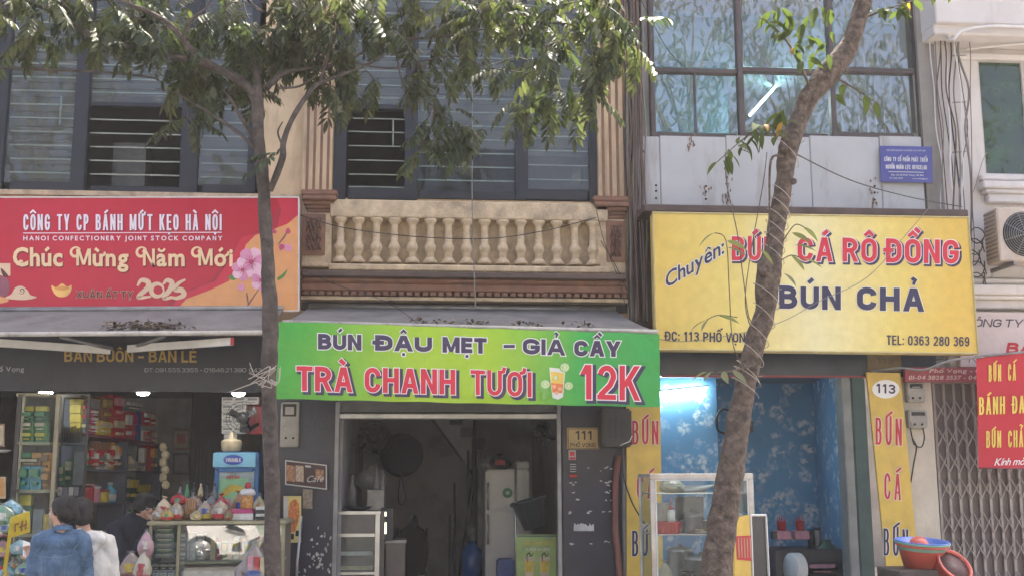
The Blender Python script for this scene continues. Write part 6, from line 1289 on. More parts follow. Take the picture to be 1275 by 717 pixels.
bag(fat(921, zs2, Yf+.3), (.1, .08, .2), C_['wht'], 'clear white food bag at the right of the middle cabinet shelf', seed=51)
b = MB(); c = fat(823, zs2+.0, Yf+.35); b.lathe([(.05, 0), (.07, .02), (.075, .26), (.08, .27)], c, C_['wht'], 14); b.build('container', None, 'tall pale container at the back left of the food cabinet', 'tub')
t = thing('basket', fat(833, zs2, Yf+.16), 'red plastic basket in the left of the food cabinet', 'basket'); c = fat(829, zs2, Yf+.15)
b = MB(); rdp = M('red_plastic_basket', (.5, .03, .06), .4); W1, W2, D1, h = .1, .125, .08, .1
v = [c+Vector(q) for q in ((-W1, -D1, 0), (W1, -D1, 0), (W1, D1, 0), (-W1, D1, 0), (-W2, -D1-.02, h), (W2, -D1-.02, h), (W2, D1+.02, h), (-W2, D1+.02, h))]; b.add(v, [(0, 1, 5, 4), (1, 2, 6, 5), (2, 3, 7, 6), (3, 0, 4, 7), (3, 2, 1, 0)], rdp); b.build('tray', t)
b = MB(); b.tube([v[4], v[5], v[6], v[7], v[4]], .008, rdp, 6); b.build('rim', t)
for k in range(7): b = MB(); xx = -W1+.02+k*.028; b.tube([c+Vector((xx, -D1-.004, .01)), c+Vector((xx*1.2, -D1-.021, h-.01))], .003, rdp, 4); b.build('rib', t)
c = fat(836, zs2+.09, Yf+.1); t = thing('sauce_bottle', c, 'white sauce bottle with a red nozzle standing at the red basket', 'bottle')
b = MB(); b.lathe([(.035, 0), (.036, .09), (.02, .12), (.014, .125)], c, white, 12); b.build('body', t); b = MB(); b.lathe([(.02, .122), (.02, .145), (.006, .16), (.004, .22)], c, C_['red'], 10); b.build('nozzle', t)
b = MB(); c = fat(876, zs2, Yf+.2); b.lathe([(.14, 0), (.16, .012), (.165, .015)], c, steel, 20)
for i in range(22): a = random.uniform(0, 6.28); r_ = random.uniform(0, .12); b.ell(c+Vector((r_*math.cos(a), r_*math.sin(a), .022)), (.03, .02, .012), col('fried_food', (.38, .18, .08), var=.5), 6, 4)
b.build('food_tray', None, 'steel tray heaped with fried food on the middle cabinet shelf', 'tray', kind=None)
pot(fat(872, .61, Yf+.32), .16, .27, 'large dim steel stock pot in the bottom of the food cabinet', m=steel); pot(fat(916, .61, Yf+.33), .11, .22, 'smaller steel pot at the lower right behind the trunk')
b = MB(); c = fat(897, zs2, Yf+.33); b.lathe([(.1, 0), (.12, .02), (.12, .13), (.11, .16), (.02, .18)], c, C_['wht'], 14); b.build('rice_cooker', None, 'pale covered bowl behind the trunk on the middle cabinet shelf', 'bowl')
bag(fat(826, .61, Yf+.14), (.075, .07, .3), C_['crm'], 'beige paper sack standing at the left cabinet bottom', seed=52, wrap=False); bag(fat(854, .61, Yf+.14), (.14, .1, .2), C_['blk'], 'shiny black plastic bag in the cabinet bottom', seed=53, wrap=False)
# leaning lightbox sign
t = thing('light_box', P(938, 780, -2.3), 'yellow and red light box sign standing on its side by the food cabinet', 'sign'); pa = VPl(914, -2.45, 936, -2.1, 680); pb = VPl(936, -2.1, 953, -1.95, 680)
sheet(t, 'front_panel', pa, [(914, 645), (933, 640.5), (938, 790), (917, 790)], MC['yellow_pillar_print'], .02)
decal(t, 'print_block', pa, [(916, 667), (935, 666), (937, 698), (918, 696)], redi, .004)
for i in range(5): decal(t, 'print_stroke', pa, [(919+i*3.6, 669), (920+i*3.6, 669), (921+i*3.6, 694), (920+i*3.6, 694)], C_['crm'], .006)
sheet(t, 'side_panel', pb, [(935, 642), (953, 642), (960, 790), (941, 790)], black, .04)
for a, c in (((934.5, 641), (940, 790)), ((953.5, 641), (961, 790)), ((934.5, 641), (953.5, 641))): b = MB(); b.tube([pb.pt(*a, .008), pb.pt(*c, .008)], .011, white, 4, False); b.build('edge_frame', t)
# things at the back of 113
tb = MB(); tb.bbox((P(958, 690, .9).x, .7, .0), (P(1046, 690, .9).x, 1.3, P(1000, 682, .9).z), M('dark_counter', (.05, .045, .05), .5), .01); tb.build('side_counter', None, 'dark counter at the back of the blue shop', 'counter')
for i, (px, lab) in enumerate(((974, 'left'), (997, 'right'))):
    p = P(px, 671, .95); t = thing('chopstick_holder', p, '%s pink box with red utensil holder at the back of the blue shop' % lab, 'holder'); b = MB(); b.bbox(p+Vector((-.085, -.07, 0)), p+Vector((.085, .07, .1)), C_['pnk'], .008); b.build('box', t)
    b = MB(); b.lathe([(.05, .1), (.055, .2), (.06, .21)], p, C_['red'], 10); b.build('cup', t)
    for k in range(5): b = MB(); b.tube([p+Vector((-.03+.015*k, 0, .15)), p+Vector((-.045+.022*k, 0, .25+.02*(k % 2)))], .005, C_['red'], 4); b.build('chopstick', t)
good(F(.88), 962, 661, 968, 671, 'blk', 'small dark box left of the pink boxes', depth=.08)
for i in range(6): b = MB(); b.lathe([(.16, 0), (.17, .012), (.155, .016)], P(990, 707, .55)+Vector((i*.018-.05, 0, .0)), white, 22, (1, .25, 0)); b.build('plate', None, 'white plate on edge in the rack of the blue shop, %s from the left' % ORD[i], 'plate', 'plates standing in the rack')
b = MB(); p = P(1030, 700, .85); b.lathe([(.12, 0), (.13, .02), (.13, .16), (.06, .22), (.05, .26)], p, M('dark_green_gas_bottle', (.03, .1, .08), .4), 14); b.build('gas_bottle', None, 'dark green gas bottle by the right blue wall', 'gas bottle')
good(F(.7), 1003, 700, 1045, 715, 'wht', 'long white carton with print low at the back of the blue shop', depth=.2, c2='pnk')
for (px, py, c, d) in ((1012, 668, 'blk', 'black jar between the pink box and gas bottle'), (1020, 664, 'gry', 'grey jar next to the black jar')): good(F(.9), px-4, py-8, px+4, py+16, c, d, 'jar', .08, kind='jar', c2='blk')
# hanging black cable loops in the blue shop
b = MB(); b.tube(bez([P(905, 540, 1.4), P(894, 535, 1.4), P(892, 520, 1.4), P(899, 509, 1.4), P(911, 512, 1.4), P(925, 520, 1.4), P(935, 530, 1.4)], 6), .014, black, 6); b.build('cable', None, 'thick black hose looping on the blue wall left of the trunk', 'cable')
b = MB(); b.pbox(F(1.4), 930, 523, 938, 538, .1, black, bev=.01); b.build('wall_speaker', None, 'small black box on the blue wall right of the trunk', 'speaker')
# basins and colander in front of the right pillar
def basin(c, r, h, m, label, tilt=(0, 0, 1), holes=False):
    t = thing('basin', c, label, 'basin'); b = MB(); b.lathe([(r*.72, 0), (r*.96, h*.92), (r*1.05, h*.95), (r*1.06, h), (r*.95, h), (r*.71, .012), (.001, .01)], c, m, 28, tilt); b.build('bowl', t)
    b = MB(); b.lathe([(r*1.05, h*.97), (r*1.075, h*1.0), (r*1.05, h*1.035), (r*.99, h*1.01), (r*.95, h*.97)], c, m, 28, tilt, cap=False); b.build('rim', t); return t
Yt = -2.6; c = P(1148, 706, Yt); pr = M('coral_plastic', (.6, .12, .09), .35); pg_ = M('mint_plastic', (.25, .5, .4), .35); pb_ = M('blue_plastic', (.1, .2, .6), .35)
tilt_ = (.03, -.09, 1)
basin(c, .205, .19, pr, 'coral red plastic basin at the bottom of the basin stack', tilt_)
up = Vector(tilt_).normalized(); basin(c+up*.035, .213, .175, pg_, 'mint green basin nested between the red and blue basins', tilt_); basin(c+up*.055, .212, .165, pb_, 'blue basin nested on top of the basin stack', tilt_)
b = MB(); p = c+up*.17; b.lathe([(.085, 0), (.08, .04), (.05, .075), (.001, .085)], p+Vector((-.03, .0, .0)), pr, 16, (.05, -.5, 1)); b.build('small_bowl', None, 'small coral bowl lying upturned in the blue basin', 'bowl')
cc = P(1188, 704, -2.8); t = thing('colander', cc, 'coral plastic colander tipped towards the street beside the basins', 'colander'); ax = Vector((.28, -.85, .75)).normalized(); r = .14
b = MB(); b.lathe([(r*.85, -.16), (r, 0), (r*1.1, .004), (r*1.12, .02), (r*.98, .022), (r*.95, -.01), (r*.83, -.15)], cc, pr, 26, ax); b.build('rim', t)
q = Vector((0, 0, 1)).rotation_difference(ax)
b = MB(); b.lathe([(r*.96, .0), (r*.8, -.06), (.001, -.08)], cc, M('dark_mesh', (.12, .07, .07), .6), 20, ax); b.build('mesh_bowl', t)
for k in range(8): a = k*math.pi/8; b = MB(); b.tube([cc+q @ Vector((r*math.cos(a)*s_, r*math.sin(a)*s_, -.055*(1-s_*s_)+.004)) for s_ in (-.95, -.5, 0, .5, .95)], .004, pr, 4); b.build('rib', t)
b = MB(); b.bbox((P(1106, 703, Yt).x, -2.8, .0), (P(1180, 703, Yt).x+.02, -2.35, c.z-.004), M('dark_wood_box', (.09, .07, .065), .6, var=.3), .01); b.build('crate', None, 'dark box carrying the stacked basins', 'crate')
bag(Vector((P(1165, 710, -2.9).x, -2.88, c.z-.5)), (.12, .06, .5), C_['wht'], 'pale cloth hanging under the basins', seed=60, wrap=False, tuft=False)
b = MB(); c2 = P(1190, 760, -2.8); b.bbox((c2.x-.16, -2.95, 0), (c2.x+.16, -2.65, cc.z-.16), C_['gry'], .01); b.build('stool', None, 'grey stool under the tipped colander', 'stool')

# more snack packets crowding the counter top and the lower shelf
random.seed(77)
for i, (px, h, c, w, y, lab) in enumerate(((197, 18, 'brn', 7, -1.52, 'short brown bun bag at the front left corner of the counter'), (208, 15, 'gld', 7, -1.56, 'golden cookie bag at the front between cream and brown bags'), (228, 17, 'org', 7, -1.28, 'orange snack bag at the back between the red bag and biscuits'), (246, 30, 'crm', 7, -1.22, 'tall cream packet at the back behind the biscuits'),
                                 (244, 14, 'gld', 6, -1.57, 'small golden bag at the front beside the biscuits'), (262, 33, 'gry', 8, -1.2, 'tall grey foil bag at the back centre of the counter'), (283, 22, 'org', 6, -1.25, 'orange bag at the back beside the pink box'), (284, 16, 'brn', 5, -1.57, 'little brown bag in front of the pink box'),
                                 (322, 32, 'gld', 7, -1.2, 'golden packet behind the striped pile of books'), (296, 36, 'blk', 8, -1.18, 'dark round snack bag behind the clear jar'))):
    bag(onc(px, y), (w*w2m, .045, h*w2m), C_[c] if i % 3 else bisc, lab, seed=80+i, wrap=i % 2 == 0, band='red' if i in (1, 6) else None)
for i in range(9):
    good(F(-1.38), 262+i*7.2, 668+(i*5 % 4)*3, 268+i*7.2, 697, ('crm', 'red', 'grn', 'gld', 'wht', 'org', 'sky', 'brn', 'pnk')[i], ('cream', 'red', 'green', 'golden', 'white', 'orange', 'pale blue', 'brown', 'pink')[i]+' packet standing on the right part of the counter shelf', 'packet', .05, c2='wht' if i % 2 else 'yel')
for i in range(8):
    good(ps, 158+i*5, 640-(i % 3)*3, 162.5+i*5, 656, ('org', 'wht', 'grn', 'red', 'gld', 'crm', 'blu', 'pnk')[i], ('orange', 'white', 'green', 'red', 'golden', 'cream', 'blue', 'pink')[i]+' packet on the lowest shelf above the bent man', 'packet', .08, c2='crm', front=-.05)
for i in range(7):
    good(ps, 106+i*6.6, 561-(i % 2)*5, 111+i*6.6, 583, ('crm', 'brn', 'gry', 'org', 'gld', 'crm', 'brn')[i], ORD[i]+' tin from the left in the back row of the middle shelf', 'tin', .06, front=-.2, c2='red' if i % 2 else 'wht')
for i in range(6):
    good(F(-.2), 219+i*8.5, 601-(i*3 % 5), 226+i*8.5, 634, ('gry', 'grn', 'blk', 'crm', 'blk', 'gry')[i], ('grey', 'green', 'black', 'cream', 'second black', 'second grey')[i]+' dim bottle on the table behind the counter goods', 'bottle', .08, kind='bottle', c2='blk')
b = MB(); b.bbox((P(216, 640, -.2).x, -.25, 0), (P(272, 640, -.2).x, .15, P(240, 634, -.2).z-.003), C_['brn'], .01); b.build('side_table', None, 'dim brown table behind the snack counter', 'table')

for i, (px, r_, h_, lab) in enumerate(((846, .07, .1, 'small steel bowl behind the fried food tray, left'), (862, .09, .14, 'round steel container behind the fried food tray'), (882, .08, .1, 'steel bowl behind the fried food tray, right'))):
    pot(fat(px, zs2, Yf+.4), r_, h_, lab, lid=i == 1)
pot(fat(846, .61, Yf+.42), .12, .34, 'tall steel stock pot at the back left of the cabinet bottom')
b = MB(); c = fat(866, zs1, Yf+.4); b.bbox(c+Vector((-.2, -.05, 0)), c+Vector((.1, .05, .06)), C_['gry'], .008); b.build('carton', None, 'flat grey box at the back of the food cabinet top shelf', 'box')
t = thing('serving_cloth', fat(853, zs2+.1, Yf+.44), 'dark cloth hanging behind the white sauce bottle in the food cabinet', 'cloth'); b = MB(); c = fat(860, zs2+.02, Yf+.46)
b.bbox(c+Vector((-.14, 0, 0)), c+Vector((.13, .015, .3)), C_['gry'], .005); b.build('cloth', t)
# ================================================================ people
def organic(name, prims, m, parent, vox=.012, sm=4, fn=None):
    """one continuous surface: overlapping primitives fused by a voxel remesh, baked"""
    b = MB()
    for p in prims:
        if p[0] == 'c': b.caps(Vector(p[1]), Vector(p[2]), p[3], p[4], m, 12)
        else: b.ell(Vector(p[1]), p[2], m, 16, 12, rot=p[3] if len(p) > 3 else None)
    o = bpy.data.objects.new(name, b.mesh(name)); COL.objects.link(o)
    r = o.modifiers.new('r', 'REMESH'); r.mode = 'VOXEL'; r.voxel_size = vox; r.use_smooth_shade = True
    if sm: s_ = o.modifiers.new('s', 'SMOOTH'); s_.iterations = sm; s_.factor = .5
    bpy.context.view_layer.update(); me = bpy.data.meshes.new_from_object(o.evaluated_get(bpy.context.evaluated_depsgraph_get()))
    old = o.data; o.modifiers.clear(); o.data = me; bpy.data.meshes.remove(old); off = wl(parent)
    if fn:
        for v in me.vertices: v.co = fn(v.co.copy(), v.normal.copy())
    for v in me.vertices: v.co -= off
    me.materials.clear(); me.materials.append(m); o.parent = parent; WL[o.name] = off.copy(); return o
skin = M('skin', (.5, .3, .21), .5, var=.06, sc=30, bump=.03); hairm = M('black_hair', (.008, .007, .007), .6, var=.4, sc=60, bump=.5, bs=150)
def head(c, d, r=.098):
    """head primitives: c centre, d facing (unit)"""
    c = Vector(c); d = Vector(d).normalized(); s_ = d.cross(Vector((0, 0, 1))).normalized(); u = s_.cross(d).normalized(); Q_ = Matrix((s_, d, u)).transposed()
    P_ = lambda x, y, z: c+s_*x*r+d*y*r+u*z*r
    pr = [('e', c, (r*.78, r*.95, r*1.12), Q_), ('e', P_(0, .35, -.55), (r*.58, r*.6, r*.6), Q_), ('e', P_(0, .98, -.18), (r*.13, r*.2, r*.22), Q_), ('e', P_(0, .86, -.62), (r*.3, r*.16, r*.11), Q_), ('e', P_(0, .72, .2), (r*.55, r*.22, r*.16), Q_), ('e', P_(0, .72, -.95), (r*.25, r*.2, r*.16), Q_)]
    for k in (-1, 1): pr += [('e', P_(k*.8, -.05, -.12), (r*.08, r*.2, r*.27), Q_), ('e', P_(k*.42, .6, -.35), (r*.25, r*.25, r*.25), Q_)]
    return pr, P_, Q_
def hand(w, d, n, L=.085, curl=.5):
    """w wrist, d pointing, n palm normal -> palm + thumb + four bent fingers"""
    w = Vector(w); d = Vector(d).normalized(); n = Vector(n); n = (n-d*n.dot(d)).normalized(); s_ = d.cross(n); pr = [('c', w, w+d*L*.8, .022, .026)]
    for k in (-1.0, -.35, .35, 1.0): pr.append(('c', w+d*L*.4+s_*k*.017, w+d*L*.95+s_*k*.027, .013, .011))
    for k, l in ((-1.0, .8), (-.35, 1.0), (.35, .95), (1.0, .72)):
        a = w+d*L*.95+s_*k*.027; b_ = a+(d*math.cos(curl)+n*math.sin(curl))*.034*l; e = b_+(d*math.cos(curl*2.1)+n*math.sin(curl*2.1))*.03*l; pr += [('c', a, b_, .0105, .0095), ('c', b_, e, .0095, .008)]
    a = w+d*L*.3-s_*.022; b_ = a+(d*.6-s_*.8+n*.3).normalized()*.04; pr += [('c', a, b_, .013, .011), ('c', b_, b_+(d*.85-s_*.2+n*.5).normalized()*.03, .011, .009)]
    return pr
def eyes(t, P_, r):
    for k in (-1, 1):
        b = MB(); b.ell(P_(k*.34, .84, .03), (r*.15, r*.1, r*.09), M('eye_white', (.6, .58, .55), .3), 8, 6); o = b.build('eye', t); b = MB(); b.ell(P_(k*.34, .9, .03), (r*.075, r*.06, r*.075), black, 8, 6); b.build('iris', o)
        b = MB(); b.tube([P_(k*.18, .93, .3), P_(k*.36, .92, .36), P_(k*.52, .8, .3)], r*.035, hairm, 5); b.build('eyebrow', t)
    b = MB(); b.tube([P_(-.24, .9, -.62), P_(0, 1.0, -.6), P_(.24, .9, -.62)], r*.06, M('lips', (.4, .14, .11), .5), 6); b.build('mouth', t)
def folds(amp, sc, zmin=-9):
    def f(co, no):
        amp2 = amp*.35*noise.noise(co*sc*3.2); a = noise.noise(Vector((co.x*sc, co.y*sc, co.z*sc*.6))); return co+no*(amp*(1-2*abs(a))+amp2)
    return f
def legs(x, y, hipz, w, face=0):
    pr = []
    for k in (-1, 1):
        h = Vector((x+k*w, y, hipz)); kn = Vector((x+k*(w+.01), y-.02, .42)); an = Vector((x+k*(w+.01), y, .08)); pr += [('c', h, kn, .082, .055), ('c', kn, an, .055, .042)]
    return pr
def shoes(t, x, y, w, m, dy=1):
    for k in (-1, 1): b = MB(); b.ell((x+k*(w+.01), y+.05*dy, .04), (.045, .12, .042), m, 12, 8, fn=lambda u, q: Vector((q.x, q.y, max(q.z, -.036)))); b.build('shoe', t)
denim = M('washed_denim', (.085, .155, .26), .9, var=.35, sc=9, bump=.7, bs=60, dirt=(.2, .29, .4), dscale=6, dth=.5)
jeans = M('dark_jeans', (.03, .04, .08), .85, var=.3); hood = M('white_hoodie_cloth', (.62, .61, .58), .9, var=.06, bump=.3, bs=90); navyc = M('black_jacket_cloth', (.012, .014, .026), .8, var=.3)
# woman in denim ----
Yw = -3.35; xw = P(76, 660, Yw).x; zz = lambda py, Y=Yw: P(76, py, Y).z
t = thing('person', (xw, Yw, 0), 'dark haired woman in a blue denim jacket looking at a phone', 'person')
hc = Vector((P(76, 640, Yw).x, Yw+.02, zz(637))); hd = Vector((-.97, .12, -.2)).normalized(); hp, HP, HQ = head(hc, hd, .086)
sh_z = zz(672); sl = Vector((xw-.135, Yw, sh_z-.01)); sr = Vector((xw+.145, Yw+.01, sh_z-.01)); el = Vector((xw-.17, Yw+.05, sh_z-.27)); er = Vector((xw+.165, Yw+.1, sh_z-.28)); wl_ = Vector((xw-.22, Yw+.26, sh_z-.1)); wr_ = Vector((xw-.02, Yw+.3, sh_z-.17))
ph = P(34, 684, Yw+.12)
wl_ = ph+Vector((.05, -.06, -.06)); 
body = hp+[('c', hc-Vector((0, .0, .06)), Vector((xw, Yw, sh_z+.0)), .05, .055), ('e', (xw, Yw, sh_z-.2), (.14, .09, .26)), ('c', sl, el, .04, .035), ('c', el, wl_, .035, .024), ('c', sr, er, .04, .035), ('c', er, wr_, .035, .024)]+legs(xw, Yw, .78, .085)
body += hand(wl_, (ph-wl_)+Vector((0, .02, .03)), (-.3, -.4, .3), L=.07, curl=.7)+hand(wr_, (-.5, .5, .3), (0, 0, 1), L=.07)
organic('body', body, skin, t, .009, 3)
organic('denim_jacket', [('e', (xw, Yw, sh_z-.02), (.15, .095, .07)), ('e', (xw, Yw+.01, sh_z-.16), (.152, .11, .2)), ('e', (xw, Yw+.01, sh_z-.36), (.15, .11, .2)), ('c', sl, el, .066, .058), ('c', el, wl_*.88+el*.12, .056, .042), ('c', sr, er, .066, .058), ('c', er, wr_*.85+er*.15, .056, .042), ('c', sl+Vector((.03, 0, .03)), sr+Vector((-.03, 0, .03)), .055, .055)], denim, t, .011, 3, folds(.013, 13))
cz = zz(657); b = MB(); b.lathe([(.075, 0), (.068, .035), (.062, .045), (.066, .012)], (xw+.01, Yw+.01, cz-.03), denim, 16, (-.1, .25, 1), cap=False); b.build('jacket_collar', t)
b = MB()
for pts in ([(xw-.14, Yw-.115, sh_z-.1), (xw, Yw-.135, sh_z-.115), (xw+.14, Yw-.112, sh_z-.1)], [(xw-.085, Yw-.132, sh_z-.11), (xw-.07, Yw-.125, sh_z-.42)], [(xw+.085, Yw-.13, sh_z-.11), (xw+.07, Yw-.125, sh_z-.42)]):
    b.tube(bez(pts, 4), .0013, M('pale_denim_seam', (.16, .23, .32), .8), 4)
b.build('jacket_seam', t)
for k in (-1, 1):
    b = MB(); b.tube([(xw+k*.125+.04*math.cos(a), Yw-.02-.055*math.sin(a)-.03, sh_z-.03+.06*math.cos(a+.6)) for a in [q_*.35-.3 for q_ in range(9)]], .0035, denim, 4); b.build('shoulder_seam', t)
b = MB(); b.lathe([(.13, 0), (.137, .01), (.137, .05), (.13, .06)], (xw, Yw+.01, sh_z-.6), denim, 20, cap=False, sx=1.18); b.build('hem_band', t)
organic('jeans', legs(xw, Yw, .78, .085)[0:4]+[('e', (xw, Yw, .8), (.16, .11, .12))], jeans, t, .015, 2, lambda co, no: co+no*.012)
def strands(t, HP, r, n, seed, low=-1.25):
    random.seed(seed); b = MB()
    for i in range(n):
        a = random.uniform(-1.75, 1.75); sx_, cy_ = math.sin(a), -math.cos(a); k = random.uniform(.97, 1.08); e = random.uniform(.5, 1)
        pts = [HP(sx_*.15, cy_*.2-.05, 1.17*k), HP(sx_*.6*k, cy_*.68*k-.1, .85*k), HP(sx_*.86*k, cy_*1.0*k-.08, .15), HP(sx_*.84*k, cy_*.98*k-.08, -.5), HP(sx_*.62*k, cy_*.86*k-.08, low*e)]
        b.tube(bez(pts, 2), [.0022]*7+[.0016, .001], M('hair_strand', (.02, .016, .014), .38, bump=0), 3, True, False)
    return b.build('hair_strands', t, kind='stuff')
def hair(name, t, c, HP, HQ, r, extra=(), full=1.1):
    pr = [('e', HP(0, -.16, .18), (r*.93, r*1.0, r*1.1), HQ), ('e', HP(0, -.42, -.3), (r*.86, r*.7, r*.85), HQ), ('e', HP(.45, -.25, .45), (r*.36, r*.5, r*.5), HQ), ('e', HP(-.45, -.25, .45), (r*.36, r*.5, r*.5), HQ)]+list(extra)
    return organic(name, pr, hairm, t, .01, 2, folds(.004, 30))
hair('hair', t, hc, HP, HQ, .082, [('c', HP(0, -1.0, .0), HP(.1, -1.1, -.7), .04, .03), ('e', HP(0, -.3, .55), (.08, .09, .07), HQ)])
strands(t, HP, .086, 190, 1, -1.0); eyes(t, HP, .096); shoes(t, xw, Yw, .085, white)
b = MB(); q = Euler((R(-35), R(20), R(50))).to_matrix(); hx = [ph+q @ Vector(v) for v in ((-.036, -.004, -.07), (.036, -.004, -.07), (.036, -.004, .07), (-.036, -.004, .07), (-.036, .004, -.07), (.036, .004, -.07), (.036, .004, .07), (-.036, .004, .07))]
b.hexa(hx, white); ph_o = b.build('phone', None, 'white edged mobile phone held by the woman in the denim jacket', 'phone')
b = MB(); b.poly([ph+q @ Vector(v) for v in ((-.032, .0055, -.065), (-.032, .0055, .065), (.032, .0055, .065), (.032, .0055, -.065))], blk); b.build('screen', ph_o)
# woman in white hoodie ----
Yh = -3.0; xh = P(113, 660, Yh).x; Zh = lambda py: P(110, py, Yh).z
t = thing('person', (xh, Yh, 0), 'woman with short dark hair in a white hoodie standing beside the denim jacket', 'person')
hc = Vector((P(101, 637, Yh).x, Yh+.02, Zh(637))); hp, HP, HQ = head(hc, (-.35, .9, -.25), .088); sz = Zh(674)
sl = Vector((xh-.16, Yh, sz)); sr = Vector((xh+.12, Yh, sz-.01)); er = Vector((xh+.16, Yh+.06, sz-.27)); el = Vector((xh-.2, Yh+.08, sz-.27)); wr_ = Vector((xh+.05, Yh+.28, sz-.24)); wl_ = Vector((xh-.1, Yh+.3, sz-.22))
organic('body', hp+[('c', hc-Vector((0, 0, .06)), (xh-.02, Yh, sz), .048, .055), ('e', (xh, Yh, sz-.2), (.13, .09, .26)), ('c', sl, el, .04, .034), ('c', el, wl_, .034, .024), ('c', sr, er, .04, .034), ('c', er, wr_, .034, .024)]+legs(xh, Yh, .78, .08)+hand(wl_, (0, 1, .2), (0, 0, 1))+hand(wr_, (-.2, 1, .1), (0, 0, 1)), skin, t, .009, 3)
organic('hoodie', [('e', (xh-.01, Yh, sz-.02), (.16, .105, .08)), ('e', (xh, Yh, sz-.18), (.165, .12, .2)), ('e', (xh, Yh, sz-.38), (.165, .12, .2)), ('c', sl, el, .066, .06), ('c', el, wl_, .058, .04), ('c', sr, er, .066, .06), ('c', er, wr_, .058, .04), ('c', sl+Vector((.03, 0, .03)), sr+Vector((-.03, 0, .03)), .055, .055)], hood, t, .011, 3, folds(.014, 11))
organic('hood', [('e', (xh+.03, Yh-.09, sz+.02), (.115, .06, .06)), ('c', (xh-.07, Yh-.06, sz+.07), (xh+.0, Yh-.12, sz-.03), .035, .04), ('c', (xh+.1, Yh-.05, sz+.04), (xh+.05, Yh-.12, sz-.05), .035, .04)], hood, t, .01, 3, folds(.005, 20))
organic('trousers', legs(xh, Yh, .78, .08)+[('e', (xh, Yh, .8), (.155, .11, .12))], jeans, t, .015, 2, lambda co, no: co+no*.012)
hair('hair', t, hc, HP, HQ, .088, [('e', HP(0, -.5, -.6), (.075, .055, .06), HQ)]); strands(t, HP, .1, 190, 2, -.95); eyes(t, HP, .097); shoes(t, xh, Yh, .08, black)
# man in black ----
Ym = -.95; xm_ = P(162, 700, Ym).x; Zm = lambda py: P(165, py, Ym).z
t = thing('person', (xm_, Ym, 0), 'man in a black jacket bending forward over the counter with a hand near his face', 'person')
hc = Vector((P(182, 630, Ym).x, Ym-.04, Zm(630))); hp, HP, HQ = head(hc, (.72, -.62, -.22), .1); A = Vector((xm_+.03, Ym, Zm(655))); hip = Vector((xm_-.08, Ym+.02, .86))
sl = A+Vector((-.14, -.12, -.04)); sr = A+Vector((.05, .15, -.02)); el = sl+Vector((.14, -.12, -.26)); wl_ = P(193, 655, Ym-.22); er = sr+Vector((.15, -.05, -.24)); wr_ = P(197, 668, Ym)
core = [('c', hc-Vector((.03, 0, .06)), A, .052, .06), ('c', A-Vector((0, 0, .05)), hip, .13, .13)]
organic('body', hp+core+[('c', sl, el, .045, .038), ('c', el, wl_, .038, .027), ('c', sr, er, .045, .038), ('c', er, wr_, .038, .027)]+hand(wl_, (-.3, -.1, 1), (-1, .3, 0), L=.075, curl=.5)+hand(wr_, (.3, -.3, .5), (0, 0, 1), L=.075)+legs(hip.x, Ym, .84, .085), skin, t, .009, 3)
organic('jacket', [('c', A-Vector((0, 0, .04)), hip, .17, .17), ('c', sl, sr, .09, .09), ('c', sl, el, .075, .065), ('c', el, el.lerp(wl_, .8), .062, .045), ('c', sr, er, .075, .065), ('c', er, er.lerp(wr_, .8), .062, .045), ('e', A+Vector((-.06, 0, .0)), (.13, .15, .1))], navyc, t, .013, 3, folds(.013, 11))
organic('trousers', legs(hip.x, Ym, .84, .085)+[('e', hip, (.16, .13, .12))], jeans, t, .015, 2, lambda co, no: co+no*.012)
organic('hair', [('e', HP(0, -.12, .2), (.1, .105, .108), HQ), ('e', HP(0, -.4, -.15), (.092, .075, .08), HQ), ('e', HP(0, .35, .72), (.075, .05, .045), HQ)], hairm, t, .01, 2, folds(.006, 45)); strands(t, HP, .106, 130, 3, -.6); eyes(t, HP, .104); shoes(t, hip.x, Ym, .085, black, -1)

# ================================================================ trees
def barkmat(name, c, c2, sc=9):
    m = M(name, c, .9, var=.6, sc=sc, bump=1.0, bs=30, dirt=c2, dscale=15, dth=.5); return m
barkA = barkmat('smooth_grey_brown_bark', (.085, .068, .06), (.16, .135, .12)); barkB = barkmat('mottled_brown_bark', (.115, .085, .068), (.3, .235, .19), 18)
def limb(b, pts, m, seg=12, n=6, rough=.06, seed=0):
    """pts (px,py,Y,r): tapered bent limb with a lumpy surface"""
    W_ = [(*P(p[0], p[1], p[2]), p[3]) for p in pts]; q = bez([w + () for w in W_], n) if False else None
    pos = bez([Vector(w[:3]) for w in W_], n); rad = bez([Vector((w[3], 0, 0)) for w in W_], n); s0 = len(b.v)
    b.tube(pos, [max(.004, r.x*(.73 if m is barkA else .86)) for r in rad], m, seg)
    for i in range(s0, len(b.v)):
        v = Vector(b.v[i]); k = (i-s0)//seg; k = min(k, len(pos)-1); d = v-pos[k]
        b.v[i] = tuple(pos[k]+d*(1+rough*2*noise.noise(v*9+Vector((seed, 0, 0)))+rough*noise.noise(v*28)))
    return pos, [r.x for r in rad]
tA = thing('tree', P(340, 775, -3.6), 'slim leaning street tree with feathery drooping leaves on the left, behind the women', 'tree')
tA['label'] = 'slim grey trunked street tree with feathery drooping leaves in front of the red sign'
b = MB(); limb(b, [(341, 800, -3.6, .1), (340, 717, -3.6, .083), (338, 600, -3.6, .078), (335, 480, -3.6, .074), (337, 410, -3.6, .082), (334, 340, -3.6, .07), (331, 280, -3.6, .066), (327, 220, -3.6, .064), (322, 170, -3.6, .058), (321, 135, -3.6, .062), (320, 108, -3.6, .05)], barkA, 14, 8, .08)
b.build('trunk', tA)
